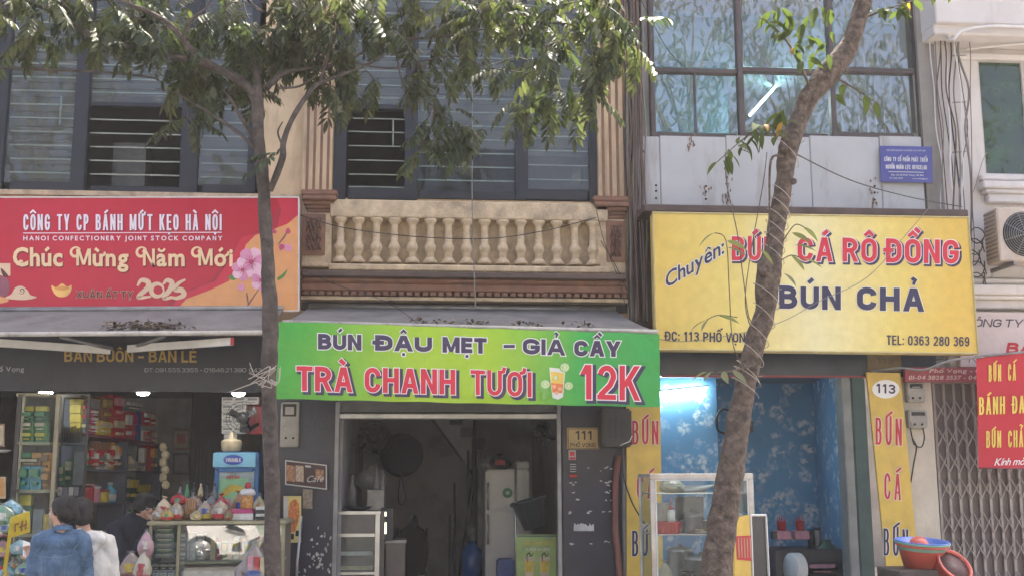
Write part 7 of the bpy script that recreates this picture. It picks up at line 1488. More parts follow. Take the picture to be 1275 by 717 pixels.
BR = [[(321, 130, -3.6, .05), (302, 102, -3.55, .046), (270, 86, -3.5, .042), (235, 74, -3.5, .04), (195, 64, -3.45, .036), (150, 55, -3.4, .033), (110, 42, -3.4, .03), (75, 20, -3.35, .027), (40, 4, -3.3, .023), (0, -12, -3.3, .02)],
      [(318, 118, -3.6, .045), (292, 98, -3.7, .036), (262, 80, -3.8, .034), (235, 58, -3.9, .03), (212, 32, -3.95, .028), (185, 15, -4.0, .024), (150, 0, -4.1, .02), (120, -30, -4.1, .015)],
      [(322, 120, -3.6, .045), (318, 88, -3.5, .038), (304, 62, -3.4, .032), (288, 35, -3.3, .027), (280, 0, -3.3, .022), (275, -50, -3.3, .015)],
      [(332, 110, -3.6, .035), (352, 92, -3.5, .026), (378, 86, -3.4, .023), (402, 84, -3.3, .02), (435, 74, -3.2, .018), (480, 52, -3.1, .016), (560, 45, -3.4, .013), (640, 30, -3.9, .01), (720, 32, -4.3, .008), (775, 55, -4.5, .005)],
      [(336, 238, -3.62, .03), (345, 216, -3.66, .034), (352, 196, -3.68, .034), (353, 178, -3.68, .03), (362, 152, -3.68, .027), (378, 125, -3.66, .025), (394, 106, -3.6, .024), (418, 96, -3.5, .021), (450, 84, -3.4, .018), (480, 68, -3.2, .015)],
      [(398, 104, -3.6, .018), (408, 72, -3.6, .016), (420, 36, -3.55, .014), (424, 0, -3.5, .011), (430, -40, -3.5, .008)],
      [(322, 190, -3.6, .026), (300, 168, -3.5, .02), (272, 148, -3.4, .017), (246, 132, -3.3, .014), (222, 118, -3.2, .01), (195, 110, -3.1, .006)],
      [(320, 178, -3.6, .022), (302, 150, -3.75, .018), (290, 128, -3.8, .014), (278, 112, -3.9, .01)],
      [(-20, 84, -3.1, .014), (50, 87, -3.1, .015), (130, 90, -3.15, .014), (188, 97, -3.2, .01), (205, 105, -3.2, .006)],
      [(352, 182, -3.68, .014), (346, 165, -3.7, .01), (352, 152, -3.75, .006)],
      [(345, 110, -3.55, .012), (372, 108, -3.5, .012), (392, 96, -3.5, .008)],
      [(430, 76, -3.2, .012), (490, 85, -3.0, .011), (560, 70, -3.2, .01), (610, 85, -3.6, .008), (690, 95, -4.1, .006)],
      [(490, 48, -3.1, .012), (500, 100, -3.1, .009), (515, 150, -3.1, .006)],
      [(230, 56, -3.9, .014), (238, 25, -4.0, .012), (262, 4, -4.0, .01), (270, -40, -4, .008)],
      [(70, 92, -3.12, .008), (28, 75, -3.1, .007), (20, 50, -3.1, .005)], [(60, 88, -3.1, .008), (45, 72, -3.1, .007), (52, 55, -3.1, .005)]]
for i, p in enumerate(BR): b = MB(); limb(b, p, barkA, 8, 6, .06, i); b.build('branch', tA)
b = MB(); c = P(334, 470, -3.68); random.seed(4)
for i in range(12): a = random.uniform(0, 6.28); b.tube(bez([c+Vector((.02*math.cos(a), 0, .02*math.sin(a))), c+Vector((.09*math.cos(a), -.04, .08*math.sin(a))), c+Vector((random.uniform(-.16, .14), -.03, random.uniform(-.1, .12)))], 4), .0035, M('pale_string', (.45, .4, .34), .8), 4)
b.tube([c+Vector((-.05, -.02, -.02)), c+Vector((-.28, .05, -.1))], .004, MC['pale_string'], 4); b.build('string_knot', None, 'tangle of pale string tied round the left trunk beside the green banner', 'string')

# leaves ----
lfA = [leafmat('leaf_green', (.042, .056, .034), trans=.3), leafmat('leaf_olive', (.066, .074, .046), trans=.3)]
def leaflet(b, p, d, n, L, w, m):
    d = d.normalized(); s_ = d.cross(n).normalized(); n = s_.cross(d); dr = lambda t: p+d*L*t-Vector((0, 0, 1))*L*.22*t*t
    v = [dr(0), dr(.35)+s_*w*.5+n*w*.12, dr(.7)+s_*w*.42+n*w*.1, dr(1), dr(.7)-s_*w*.42+n*w*.1, dr(.35)-s_*w*.5+n*w*.12, dr(.35), dr(.7)]
    b.add(v, [(0, 1, 6), (6, 1, 2, 7), (7, 2, 3), (0, 6, 5), (6, 7, 4, 5), (7, 3, 4)], m, False)
def frond(seed, m, n=7, L=.34, ll=.105, lw=.036):
    random.seed(seed); b = MB(); pts = []; dr = random.uniform(.3, .9); sd = random.uniform(-.2, .2)
    for i in range(9): t = i/8; pts.append(Vector((L*t*(1-.12*dr*t), L*sd*t*t, -L*dr*.5*t*t)))
    b.tube(pts, [.0035*(1-.6*i/8) for i in range(9)], m, 3, True, False)
    for i in range(n):
        t = .16+.8*i/(n-1); k = t*8; a = pts[int(k)].lerp(pts[min(8, int(k)+1)], k-int(k)); tan_ = (pts[min(8, int(k)+1)]-pts[int(k)]).normalized()
        for s_ in (-1, 1):
            d = tan_*random.uniform(.45, .75)+Vector((0, s_, 0))*random.uniform(.75, 1)+Vector((0, 0, -random.uniform(.2, .75))); leaflet(b, a, d, Vector((random.uniform(-.2, .2), random.uniform(-.2, .2), 1)), ll*random.uniform(.8, 1.1)*(1-.25*abs(t-.55)), lw, m)
    leaflet(b, pts[-1], pts[-1]-pts[-2]+Vector((0, 0, -.01)), Vector((0, 0, 1)), ll, lw, m)
    return b
FR = [frond(100+i, lfA[i % 2]) for i in range(8)]; FM = [f.mesh('compound_leaf') for f in FR]
FA = [(np.array(f.v), f.f, i % 2) for i, f in enumerate(FR)]
# clusters: px, py, Y, half width m, half height m, count
CL = [(-20, 20, -3.4, .7, .35, 34), (60, 12, -3.5, .5, .28, 30), (130, 10, -3.3, .5, .22, 24), (25, 48, -3.1, .32, .12, 14), (115, 45, -3.0, .2, .16, 9), (165, 38, -3.5, .35, .22, 20), (205, 55, -3.2, .35, .25, 24), (245, 40, -3.7, .35, .25, 24), (215, 95, -3.1, .28, .18, 18), (250, 110, -3.2, .25, .22, 18), (235, 145, -3.2, .14, .14, 7),
      (285, 70, -3.1, .3, .3, 26), (300, 20, -3.6, .45, .3, 34), (310, 110, -3.2, .16, .22, 12), (345, 45, -3.3, .35, .3, 32), (375, 75, -3.4, .28, .25, 22), (400, 30, -3.6, .4, .28, 32), (395, 98, -3.3, .18, .12, 8), (440, 60, -3.2, .3, .25, 24), (455, 10, -3.4, .4, .22, 24), (455, 100, -3.0, .2, .14, 10),
      (500, 40, -3.1, .35, .25, 26), (520, 95, -3.1, .25, .22, 20), (540, 150, -3.1, .2, .24, 20), (575, 175, -3.0, .2, .16, 14), (525, 190, -3.1, .1, .12, 6), (560, 60, -2.9, .35, .25, 24), (560, 10, -3.2, .4, .2, 22), (610, 30, -3.6, .35, .25, 24), (660, 40, -4.0, .35, .22, 22), (650, 0, -4.1, .4, .18, 18), (640, 85, -3.7, .25, .14, 11), (720, 20, -4.3, .32, .2, 20), (700, 65, -4.3, .28, .15, 14),
      (690, 125, -4.1, .22, .13, 15), (650, 130, -3.8, .14, .12, 7), (730, 115, -4.2, .15, .13, 9), (768, 45, -4.5, .2, .12, 12), (784, 68, -4.5, .1, .1, 6), (745, 75, -4.4, .16, .11, 8), (350, 195, -3.68, .06, .05, 3), (760, 5, -4.5, .26, .14, 12),
      (100, -70, -3.6, .9, .35, 40), (280, -80, -3.6, .9, .35, 44), (450, -70, -3.4, .9, .35, 44), (620, -70, -3.2, .8, .3, 36), (-120, -30, -3.6, .7, .5, 36), (350, -150, -3.8, 1.2, .3, 40)]
random.seed(21); LV = []
twg = MB()
for (px, py, Y, rx, rz, n) in CL:
    c = P(px, py, Y); nt = max(2, n//4); hubs = []
    for i in range(nt):
        h = c+Vector((random.uniform(-.6, .6)*rx, random.uniform(-.5, .5)*rx, random.uniform(-.3, .9)*rz)); hubs.append(h); twg.tube(bez([c+Vector((0, 0, rz*.6)), c.lerp(h, .5)+Vector((0, 0, .05)), h], 3), [.006]*6+[.003], barkA, 4, True, False)
    for i in range(int(n*.82)):
        h = hubs[i % nt]; a = random.uniform(0, 6.28); pitch = random.uniform(.0, .9); s_ = random.uniform(.6, 1.05)
        o = h+Vector((random.gauss(0, .25)*rx, random.gauss(0, .2)*rx, random.gauss(0, .25)*rz)); LV.append((o, Euler((random.uniform(-.4, .4), pitch, a)), s_, random.randrange(8)))
twg.build('twigs', tA, kind='stuff')
def vis(o): x, y = proj(o); return -10 < x < 1285 and -25 < y < 740
order = sorted(range(len(LV)), key=lambda i: (not vis(LV[i][0]), -LV[i][2]/max(1, (LV[i][0]-CAM).length)))
solo = set(order[:300]); V = []; Fc = []; Mi = []; nv = 0
for i, (o, e, s_, k) in enumerate(LV):
    if i in solo: inst('leaf', FM[k], tA, o, rot=e, scale=(s_, s_, s_)); continue
    a, f, mi = FA[k]; Rm = np.array(e.to_matrix()); V.append(a @ Rm.T*s_+np.array(o)); Fc += [[j+nv for j in g] for g in f]; Mi += [mi]*len(f); nv += len(a)
def bigmesh(name, V, Fc, Mi, mats, parent):
    off = wl(parent); me = bpy.data.meshes.new(name); me.from_pydata((np.concatenate(V)-np.array(off)).tolist(), [], Fc)
    for m in mats: me.materials.append(m)
    me.polygons.foreach_set('material_index', Mi); me.update(); o = bpy.data.objects.new(name, me); COL.objects.link(o); o.parent = parent; o['kind'] = 'stuff'; return o
bigmesh('foliage', V, Fc, Mi, lfA, tA)

tB = thing('tree', P(897, 790, -3.6), 'thick mottled tree trunk leaning right, bound with string, before the yellow sign', 'tree')
TB = [(x_, y_, -3.6, r_/.86) for x_, y_, r_ in ((888, 800, .125), (892, 717, .115), (901, 640, .107), (914, 560, .093), (924, 500, .082), (939, 430, .079), (953, 385, .078), (956, 345, .097), (963, 310, .07), (968, 275, .069), (975, 235, .067), (979, 205, .073), (984, 178, .08), (995, 150, .074), (1009, 120, .08), (1030, 92, .092), (1056, 60, .08), (1070, 20, .07), (1082, -20, .068), (1095, -70, .064), (1105, -120, .06))]
b = MB(); posB, radB = limb(b, TB, barkB, 18, 9, .07, 5); b.build('trunk', tB)
for (px, py, r) in ((1000, 122, .035), (949, 338, .04), (988, 226, .028), (1022, 95, .035), (975, 185, .04)): b = MB(); b.ell(P(px, py, -3.68), (r, r*.8, r*.9), barkB, 12, 8, fn=lambda u, q: q*(1+.3*noise.noise(u*3))); b.build('knot', tB)
BB = [[(983, 178, -3.65, .016), (965, 158, -3.75, .012), (945, 160, -3.8, .009), (920, 178, -3.85, .006), (893, 202, -3.9, .003)], [(1010, 112, -3.65, .014), (985, 60, -3.7, .011), (962, 32, -3.75, .008), (945, 22, -3.8, .005)], [(1030, 90, -3.6, .014), (1060, 108, -3.55, .009), (1095, 130, -3.5, .005)], [(1060, 30, -3.6, .016), (1095, 15, -3.6, .01), (1135, 2, -3.6, .006)],
      [(935, 455, -3.7, .01), (910, 462, -3.75, .008), (880, 463, -3.8, .004)], [(955, 375, -3.7, .006), (935, 400, -3.8, .005), (926, 350, -3.85, .004), (918, 290, -3.85, .003), (905, 230, -3.85, .002), (903, 190, -3.85, .0015)], [(940, 420, -3.7, .006), (928, 380, -3.78, .004), (934, 320, -3.8, .003), (950, 230, -3.8, .002), (955, 190, -3.8, .0015)],
      [(930, 460, -3.72, .006), (913, 430, -3.8, .004), (908, 360, -3.85, .003), (904, 300, -3.85, .002), (890, 290, -3.85, .0015)], [(975, 300, -3.7, .006), (990, 280, -3.75, .004), (1004, 285, -3.8, .002)], [(965, 330, -3.7, .005), (985, 318, -3.75, .003), (1003, 325, -3.8, .002)], [(975, 195, -3.7, .01), (960, 200, -3.75, .012), (958, 260, -3.75, .008), (957, 320, -3.75, .005)],
      [(918, 395, -3.82, .003), (895, 392, -3.84, .002), (880, 398, -3.86, .0015)], [(950, 150, -3.78, .004), (945, 190, -3.8, .002)], [(1085, -20, -3.6, .03), (1050, -60, -3.6, .02), (1010, -90, -3.6, .01)], [(1092, -40, -3.6, .03), (1140, -80, -3.6, .02), (1190, -110, -3.6, .01)]]
for i, p in enumerate(BB): b = MB(); limb(b, p, barkB, 6, 5, .05, i); b.build('branch', tB)
def bleaf(seed, m, L=.17, w=.075):
    random.seed(seed); b = MB(); N_ = 6; dr = random.uniform(.1, .5); vs = []
    for i in range(N_+1):
        t = i/N_; hw = w*math.sin(math.pi*min(1, t*1.02))**.75*(1-.25*t)*.5; z = -L*dr*t*t; vs += [(L*t, hw, z+hw*.25), (L*t, 0, z), (L*t, -hw, z+hw*.25)]
    fs = []
    for i in range(N_): fs += [(3*i, 3*i+1, 3*i+4, 3*i+3), (3*i+1, 3*i+2, 3*i+5, 3*i+4)]
    b.add(vs, fs, m, True); return b
[leafmat(n_, c_, trans=t_) and (MC[n_].node_tree.nodes['Principled BSDF'].inputs['Roughness'].__setattr__('default_value', .75), MC[n_].node_tree.nodes['Principled BSDF'].inputs['Specular IOR Level'].__setattr__('default_value', .08)) for n_, c_, t_ in (('broad_leaf_green', (.06, .08, .035), .3), ('broad_leaf_dusty', (.16, .17, .11), .3))]
lB = [leafmat('broad_leaf_green', (.06, .08, .035), trans=.3), leafmat('broad_leaf_dusty', (.16, .17, .11), trans=.3), leafmat('yellowing_leaf', (.3, .16, .03), trans=.35)]
BL = [bleaf(50+i, lB[0]).mesh('broad_leaf') for i in range(4)]+[bleaf(60+i, lB[1], .17, .06).mesh('broad_leaf') for i in range(2)]+[bleaf(70, lB[2], .13, .05).mesh('broad_leaf')]
SP = [(893, 202, -3.9), (901, 200, -3.88), (910, 192, -3.88), (918, 186, -3.87), (926, 180, -3.86), (934, 174, -3.86), (942, 168, -3.85), (950, 166, -3.85), (922, 170, -3.9), (938, 160, -3.9), (948, 156, -3.9), (958, 160, -3.85), (968, 170, -3.8), (965, 150, -3.8), (976, 150, -3.75), (970, 140, -3.75),
      (945, 22, -3.8), (952, 28, -3.8), (960, 30, -3.8), (968, 36, -3.78), (975, 44, -3.75), (985, 40, -3.75), (990, 55, -3.75), (1000, 60, -3.75), (1000, 30, -3.75), (1015, 20, -3.75), (985, 15, -3.75), (975, 8, -3.75), (1010, 45, -3.75), (960, 12, -3.75), (1022, 8, -3.7),
      (1050, 105, -3.6), (1065, 110, -3.6), (1078, 118, -3.55), (1090, 126, -3.5), (1098, 10, -3.6), (1110, 8, -3.6), (1125, 2, -3.6), (1138, 0, -3.6), (1105, 28, -3.6), (1090, 15, -3.6), (1120, 12, -3.6), (1150, -10, -3.6), (1112, -8, -3.6), (1055, 88, -3.6), (1040, 118, -3.6)]
random.seed(9)
SP += [(px_+random.uniform(-7, 7), py_+random.uniform(-6, 6), Y_) for px_, py_, Y_ in ((905, 196, -3.88), (914, 186, -3.87), (926, 176, -3.86), (936, 164, -3.86), (946, 160, -3.85), (955, 152, -3.85), (968, 160, -3.8), (972, 145, -3.8), (980, 132, -3.8), (955, 20, -3.8), (965, 28, -3.8), (975, 34, -3.8), (985, 26, -3.8), (995, 40, -3.8), (1000, 50, -3.8), (990, 66, -3.8), (1004, 76, -3.8), (1010, 14, -3.8), (970, 5, -3.8), (1100, 12, -3.6), (1116, 6, -3.6), (1130, 4, -3.6), (1106, 20, -3.6), (1122, 16, -3.6)) for _k in range(2)]
SP += [(random.uniform(930, 1190), random.uniform(-130, -10), random.uniform(-3.9, -3.3)) for _ in range(90)]+[(random.uniform(985, 1035), random.uniform(0, 70), -3.75) for _ in range(10)]
for (x, y, Y) in SP:
    inst('leaf', random.choice(BL[:4] if random.random() < .985 else BL[6:]), tB, P(x, y, Y), rot=(random.uniform(-.5, .5), random.uniform(.1, 1.1), random.uniform(0, 6.28)), scale=[random.uniform(.65, 1.0)]*3)
for (x, y, Y, a) in ((880, 463, -3.8, 3.3), (888, 462, -3.82, 3.9), (900, 462, -3.82, 4.6), (912, 461, -3.8, 5.2), (880, 398, -3.86, 3.2), (884, 396, -3.86, 3.8), (895, 393, -3.86, 6.0), (890, 290, -3.85, 3.0), (905, 308, -3.85, 5.8), (1000, 283, -3.8, .3), (986, 290, -3.8, .2), (990, 305, -3.8, -.1), (1000, 322, -3.8, 0), (985, 318, -3.8, .3), (975, 340, -3.75, -1), (905, 300, -3.9, .2), (945, 310, -3.85, .2)):
    inst('leaf', BL[4+random.randrange(2)], tB, P(x, y, Y), rot=(random.uniform(-.6, .6), random.uniform(.1, .6), a), scale=[.95]*3)
for (x, y, a) in ((974, 152, 2.2),): inst('leaf', BL[6], tB, P(x, y, -3.85), rot=(.4, .9, a), scale=[1, 1, 1])
# pale string wound round the trunk
def wind(y0, y1, turns, label, gap=.008):
    b = MB(); n = int(turns*22); pts = []
    ys = [proj(p)[1] for p in posB]
    for i in range(n+1):
        t = i/n; y = y0+(y1-y0)*t; k = min(range(len(ys)-1), key=lambda j: abs((ys[j]+ys[j+1])/2-y)); f = (ys[k]-y)/(ys[k]-ys[k+1]) if ys[k] != ys[k+1] else 0
        c = posB[k].lerp(posB[k+1], max(0, min(1, f))); r = radB[k]*.9+gap; a = 2*math.pi*turns*t; pts.append(c+Vector((r*math.cos(a), r*math.sin(a), .06*math.cos(a)*-1)))
    b.tube(pts, .0032, MC['pale_string'], 5); return b.build('string', None, label, 'string')
wind(232, 320, 6, 'pale string wound round the trunk between the yellow sign top and the first knot'); wind(350, 470, 5, 'pale string wound round the trunk across the lower half of the yellow sign'); wind(165, 200, 1, 'single loop of pale string round the trunk under the upstairs window'); wind(458, 486, 2, 'loose coils of string round the trunk just below the yellow sign', .02)

# leaf litter on the awnings
def litter(n, x0, x1, y0, y1, Yf, label, m, fz, seed, dens=None):
    random.seed(seed); b = MB()
    for i in range(n):
        x = random.uniform(x0, x1) if not dens else random.choice(dens)+random.gauss(0, 9); Y = fz[0]+(fz[1]-fz[0])*random.random(); p = P(x, (y0+y1)/2, Y); z = fz[2](Y, x)
        p.z = z+random.uniform(.005, .03); d = Vector((random.uniform(-1, 1), random.uniform(-1, 1), random.uniform(-.2, .7))).normalized(); L = random.uniform(.03, .08); leaflet(b, p, d, Vector((random.uniform(-1, 1), 0, 1)), L, L*.45, m[i % len(m)])
    return b.build('leaf_litter', None, label, 'dead leaves', kind='stuff')
dm_ = [M('dead_leaf', (.09, .06, .045), .8), M('dead_leaf_pale', (.22, .18, .13), .8)]
zB1, zB0 = P(580, 406, -1.5).z, P(580, 385, -.1).z
litter(150, 500, 740, 0, 0, 0, 'dead leaves and twigs lying along the front of the grey awning above the green banner', dm_, (-1.48, -1.3, lambda Y, x: zB1+(zB0-zB1)*(Y+1.5)/1.4-(x-580)*.00012), 1, dens=[530, 540, 560, 590, 600, 640, 655, 715])
zA1, zA0 = P(200, 415, -1.65).z, P(200, 387, -.55).z
litter(260, 150, 250, 0, 0, 0, 'heap of dead leaves on the grey awning under the red sign', dm_, (-1.5, -1.2, lambda Y, x: zA1+(zA0-zA1)*(Y+1.65)/1.1-.01), 2, dens=[165, 175, 190, 195, 205, 210, 220, 238])

# cables -----------------------------------------------------------------------
cb = [M('black_cable', (.03, .03, .032), .5), M('grey_cable', (.2, .19, .18), .6), M('brown_cable', (.12, .07, .05), .6)]
def cable(pts, r, m, label): b = MB(); b.tube(bez([P(*p) for p in pts], 7), r, m, 5); return b.build('cable', None, label, 'cable')
t = thing('cable_bundle', P(785, 430, -.18), 'bundle of vertical cables and pipes running down between the cream and blue grey houses', 'cables')
random.seed(8)
for i in range(11):
    x = 776+i*2.3; pts = [P(x+random.uniform(-2, 2)+.02*(y-0), y, -.17-.025*(i % 3)) for y in range(-80, 430, 60)]; b = MB(); b.tube(bez(pts, 5), random.choice((.007, .011, .016)), cb[i % 3], 6); b.build('cable', t)
t = thing('cable_bundle', P(1195, 440, -.2), 'tangle of vertical cables hanging down the pilaster of the pale right house', 'cables')
for i in range(12):
    x = 1150+i*4.6; pts = []
    for j, y in enumerate(range(-80, 400, 48)): pts.append(P(x+(y+80)*.055*(1.2-.06*i)+random.gauss(0, 2.6), y, -.17-.02*(i % 3)))
    b = MB(); b.tube(bez(pts, 5), random.choice((.005, .007, .009, .013)), cb[i % 3] if i % 4 else wm, 5); b.build('cable', t)
for k in range(5): b = MB(); c = P(1212+random.uniform(-5, 9), 300+k*14, -.25); b.tube([c+Vector((.09*math.cos(a*.5), .01*a/6, .12*math.sin(a*.5)+.01*a)) for a in range(14)], .007, cb[0], 5); b.build('cable_loop', t)
for y in (70, 128, 190): b = MB(); b.tube([P(1186, y, -.12), P(1186, y, -.2), P(1203, y-1, -.2)], .007, steeld, 5); b.build('wall_hook', t)
cable([(586, -60, -.6), (588, 120, -.6), (588, 260, -.6), (590, 330, -.7), (592, 384, -.9)], .006, cb[1], 'single grey wire hanging straight down past the middle of the balustrade')
cable([(374, 268, -.25), (430, 284, -.25), (520, 295, -.25), (610, 297, -.25), (680, 287, -.25), (742, 271, -.25)], .005, cb[0], 'thin black wire sagging across the balusters')
cable([(748, 300, -.3), (766, 330, -.3), (783, 366, -.3)], .005, cb[0], 'short black wire slanting over the right pedestal to the cable bundle')
cable([(740, 250, -.3), (752, 300, -.3), (772, 352, -.32), (778, 378, -.3)], .004, cb[0], 'thin wire bowing down over the right end of the brown cornice')
cable([(375, 335, -.4), (420, 355, -.7), (480, 375, -1.1), (520, 402, -1.5)], .004, cb[0], 'thin wire crossing from the left pedestal to the grey awning front')
cable([(1160, 255, -.8), (1130, 290, -.8), (1080, 345, -.8), (1020, 375, -.8), (960, 405, -.9), (850, 425, -.9), (780, 410, -.6)], .0035, cb[1], 'thin grey wire curving across the yellow sign')
cable([(993, 193, -3.5), (1060, 225, -2.2), (1130, 245, -1.2), (1198, 258, -.5)], .006, cb[0], 'dark wire running from the right tree trunk to the wall past the yellow sign')
cable([(1175, 42, -.15), (1186, 50, -.5), (1200, 38, -.52), (1240, 33, -.52), (1300, 36, -.52)], .018, wm, 'pale conduit curving along the balcony slab of the right house')
cable([(1202, 62, -.12), (1240, 58, -.2), (1300, 52, -.3)], .012, wm, 'thin pale pipe under the balcony slab of the right house')
cable([(1200, 128, -.12), (1206, 180, -.12), (1210, 240, -.12), (1222, 205, -.12), (1228, 190, -.12)], .004, cb[1], 'thin grey wire looping left of the green tinted window')
cable([(788, -20, -.3), (830, 60, -.25), (866, 95, -.2)], .004, cb[0], 'thin dark wire slanting across the left upstairs window panes')
cable([(1085, 462, -.5), (1120, 458, -.7), (1150, 460, -.8), (1185, 448, -.85), (1225, 444, -.75)], .012, cb[1], 'frayed rope like cable sagging under the right end of the yellow sign')
t = thing('bird', P(728, 328, -.3), 'small twisted scrap of dark rag and stick caught on the right end of the balustrade', 'rag'); t.name = 'rag'
b = MB(); b.tube([P(722, 326, -.3), P(732, 322, -.32), P(743, 314, -.3)], [.02, .014, .006], M('dark_rag', (.07, .06, .055), .9), 6); b.build('stick', t)
b = MB(); b.ell(P(725, 320, -.3), (.035, .02, .045), MC['dark_rag'], 8, 6, fn=lambda u, q: q*(1+.5*noise.noise(u*3)), smooth=False); b.build('cloth_scrap', t)

# ================================================================ across the street (seen only as reflections in the glass)
random.seed(31)
ow = [M('ochre_render', (.5, .38, .22), .8), M('pale_grey_render', (.55, .54, .52), .8), M('pale_green_render', (.35, .42, .35), .8), M('white_render', (.68, .66, .62), .8)]
for i, (x0, x1, h) in enumerate(((-17, -11.5, 7), (-11.3, -7, 9), (-6.8, -2.4, 6.5), (-2.2, 2.2, 8), (2.4, 7.5, 6), (7.7, 12, 9.5), (12.2, 17, 7))):
    t = thing('townhouse', ((x0+x1)/2, -24, 0), ['ochre', 'pale grey', 'pale green', 'white'][i % 4]+' house across the street, number %s in its row' % ['one', 'two', 'three', 'four', 'five', 'six', 'seven'][i], 'house')
    b = MB(); b.box((x0, -30, 0), (x1, -24, h), ow[i % 4]); b.build('wall', t)
    for fl in range(int(h//3)):
        for k in range(2):
            cx = x0+(x1-x0)*(.3+.4*k); b = MB(); b.bbox((cx-.6, -23.97, fl*3+1), (cx+.6, -23.9, fl*3+2.4), framem, .01); b.build('window', t)
def mirror_tree(x, y, h, seed):
    t = thing('tree', (x, y, 0), {0: 'full green tree across the street by the ochre house', 1: 'full green tree across the street by the white house', 2: 'full green tree across the street towards the right end', 3: 'full green tree across the street at the far left'}[seed], 'tree'); random.seed(seed)
    b = MB(); b.tube(bez([(x, y, 0), (x+.1, y, h*.3), (x-.1, y+.1, h*.6), (x+.2, y, h*.9)], 4), [.16-.012*i for i in range(13)], barkA, 8); b.build('trunk', t)
    b = MB()
    for k in range(9): a = k*.7; b.tube(bez([(x, y, h*(.4+.04*k)), (x+1.0*math.cos(a), y+1.0*math.sin(a), h*(.55+.04*k)), (x+1.9*math.cos(a), y+1.8*math.sin(a), h*(.62+.04*k))], 4), [.05-.004*i for i in range(9)], barkA, 5)
    b.build('limbs', t)
    V = []; Fc = []; Mi = []; nv = 0
    for i in range(1200):
        while True:
            u = Vector((random.uniform(-1, 1), random.uniform(-1, 1), random.uniform(-1, 1)))
            if u.length < 1 and noise.noise(u*3.6+Vector((seed*7, 0, 0))) > .02: break
        a, f, mi = FA[i % 8]; Rm = np.array(Euler((random.uniform(-.5, .5), random.uniform(0, 1), random.uniform(0, 6.28))).to_matrix()); V.append(a @ Rm.T*.7+np.array((x+u.x*2.5, y+u.y*2.1, h*.74+u.z*h*.27))); Fc += [[j+nv for j in g] for g in f]; Mi += [mi]*len(f); nv += len(a)
    bigmesh('crown', V, Fc, Mi, lfA, t)
[mirror_tree(P(px_, 80, 17).x, -17+.4*(px_ % 3), h_, sd_) for px_, h_, sd_ in ((60, 14, 3), (848, 15.5, 0), (985, 16.5, 1), (1118, 15, 2))]
# white car parked behind the viewer, mirrored in the counter glass
cp = M('white_car_paint', (.78, .77, .74), .25, var=.03, bump=0); cgl = M('dark_car_glass', (.02, .025, .03), .08, bump=0)
wx = P(250, 690, 11.2).x; y0c = -14.4; t = thing('parked_car', (wx-1.2, y0c-.85, -.13), 'white hatchback parked across the road, nose to the right', 'car')
prof = [(-3.35, .35), (-3.4, .75), (-3.2, 1.0), (-2.7, 1.42), (-1.6, 1.52), (-.75, 1.4), (.0, 1.02), (.55, .92), (.85, .72), (.92, .5), (.85, .25), (-3.3, .22)]
cut = []
def archs(cx): return [(cx+.37*math.cos(a), .24+.37*math.sin(a)+.0) for a in [math.pi*k/10 for k in range(0, 11)]]
low = [(.85, .25)]+[(p[0], max(.24, p[1])) for p in archs(0)]+[(p[0], max(.24, p[1])) for p in archs(-2.55)]+[(-3.3, .25)]
outl = [(-3.35, .35), (-3.4, .72), (-3.2, .98), (-2.9, 1.02), (-1.6, 1.02), (-.5, 1.0), (.15, .95), (.6, .85), (.84, .68), (.92, .5), (.88, .35)]+low
def extr(pts, w0, w1, m, name, z=-.13):
    b = MB(); n = len(pts); f = [(wx+p[0], y0c-(.0 if p[1] < .8 else .06), z+p[1]) for p in pts]; k = [(wx+p[0], y0c-1.7+(.0 if p[1] < .8 else .06), z+p[1]) for p in pts]
    b.add(f+k, [tuple(range(n)), tuple(range(2*n-1, n-1, -1))]+[(i, n+i, n+(i+1) % n, (i+1) % n) for i in range(n)], m); return b.build(name, t)
extr(outl, 0, 0, cp, 'body')
cab = [(-3.1, 1.02), (-2.75, 1.38), (-1.6, 1.5), (-.85, 1.4), (-.1, 1.0)]; b = MB(); n = 5; f = [(wx+p[0], y0c-.1-.18*(p[1]-1)*2, p[1]-.13) for p in cab]; k = [(v[0], 2*(y0c-.85)-v[1], v[2]) for v in f]
b.add(f+k, [tuple(range(n)), tuple(range(2*n-1, n-1, -1))]+[(i, n+i, n+(i+1) % n, (i+1) % n) for i in range(n)], cgl); b.build('windows', t)
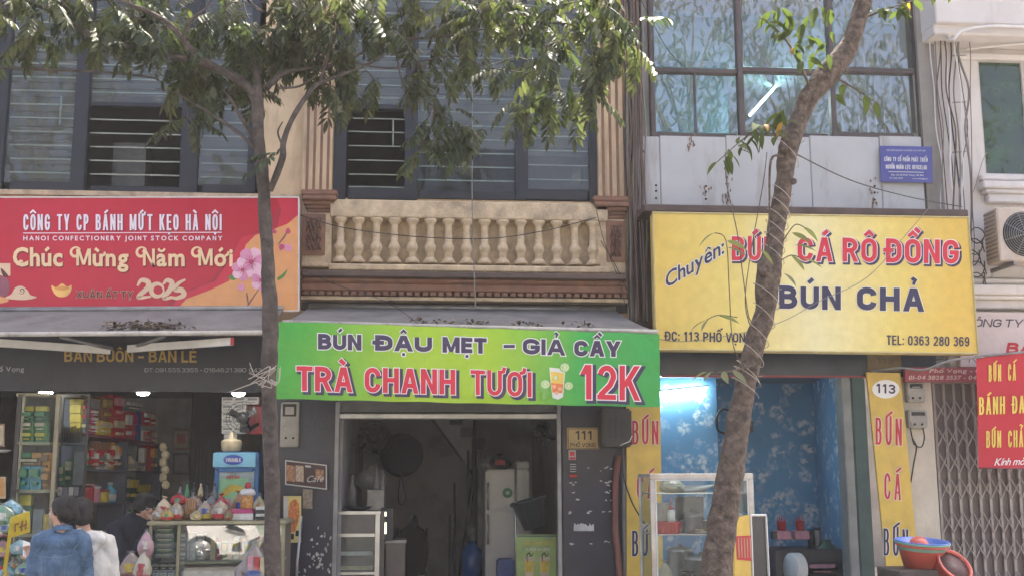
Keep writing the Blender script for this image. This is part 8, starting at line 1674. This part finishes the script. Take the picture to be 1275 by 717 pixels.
b = MB(); rf_ = [(v[0], v[1], v[2]+.012) for v in (f[1], f[2], f[3], k[3], k[2], k[1])]; b.add(rf_+[(v[0], v[1], v[2]+.03) for v in rf_], [(5, 4, 3, 2, 1, 0), (6, 7, 8, 9, 10, 11)]+[(i, (i+1) % 6, 6+(i+1) % 6, 6+i) for i in range(6)], cp); b.build('roof', t)
for cx in (0, -2.55):
    for yy in (y0c-.02, y0c-1.68):
        sg = 1 if yy > y0c-.8 else -1; b = MB(); b.lathe([(.2, -.09), (.31, -.09), (.335, -.05), (.335, .05), (.31, .09), (.2, .09)], (wx+cx, yy-.08*sg, .2), black, 26, (0, 1, 0)); w_ = b.build('wheel', t)
        b = MB(); b.lathe([(.2, 0), (.19, .02), (.05, .05), (.001, .05)], (wx+cx, yy+.012*sg, .2), steeld, 20, (0, sg, 0)); b.build('rim', w_)
        for s_ in range(5): a = s_*1.257; b = MB(); b.tube([(wx+cx, yy+.05*sg, .2), (wx+cx+.19*math.cos(a), yy+.04*sg, .2+.19*math.sin(a))], .022, steel, 5); b.build('spoke', w_)
b = MB(); b.add([(wx+.45, y0c+.006, .63), (wx+.7, y0c+.006, .55), (wx+.86, y0c+.006, .52), (wx+.8, y0c+.006, .6), (wx+.55, y0c+.006, .7)], [(0, 1, 2, 3, 4)], cgl); b.build('headlight', t)
b = MB(); b.add([(wx+.6, y0c+.006, .18), (wx+.8, y0c+.006, .16), (wx+.78, y0c+.006, .36), (wx+.62, y0c+.006, .3)], [(0, 1, 2, 3)], black); b.build('fog_light_recess', t)
b = MB(); b.box((wx+.5, y0c-1.5, .16), (wx+.93, y0c-.2, .36), black); b.build('grille', t)

# ================================================================ haze volume added to imitate lens veil and lift the dark tones
b = MB(); hz = bpy.data.materials.new('lens_veil_volume'); hz.use_nodes = True; N_ = hz.node_tree.nodes; N_.remove(N_['Principled BSDF']); pv = N_.new('ShaderNodeVolumePrincipled')
pv.inputs['Color'].default_value = (.95, .93, .92, 1); pv.inputs['Density'].default_value = .0014; hz.node_tree.links.new(pv.outputs[0], N_['Material Output'].inputs['Volume'])
b.box((-60, -60, -1.6), (60, 60, 16), hz); b.build('haze', kind='stuff')
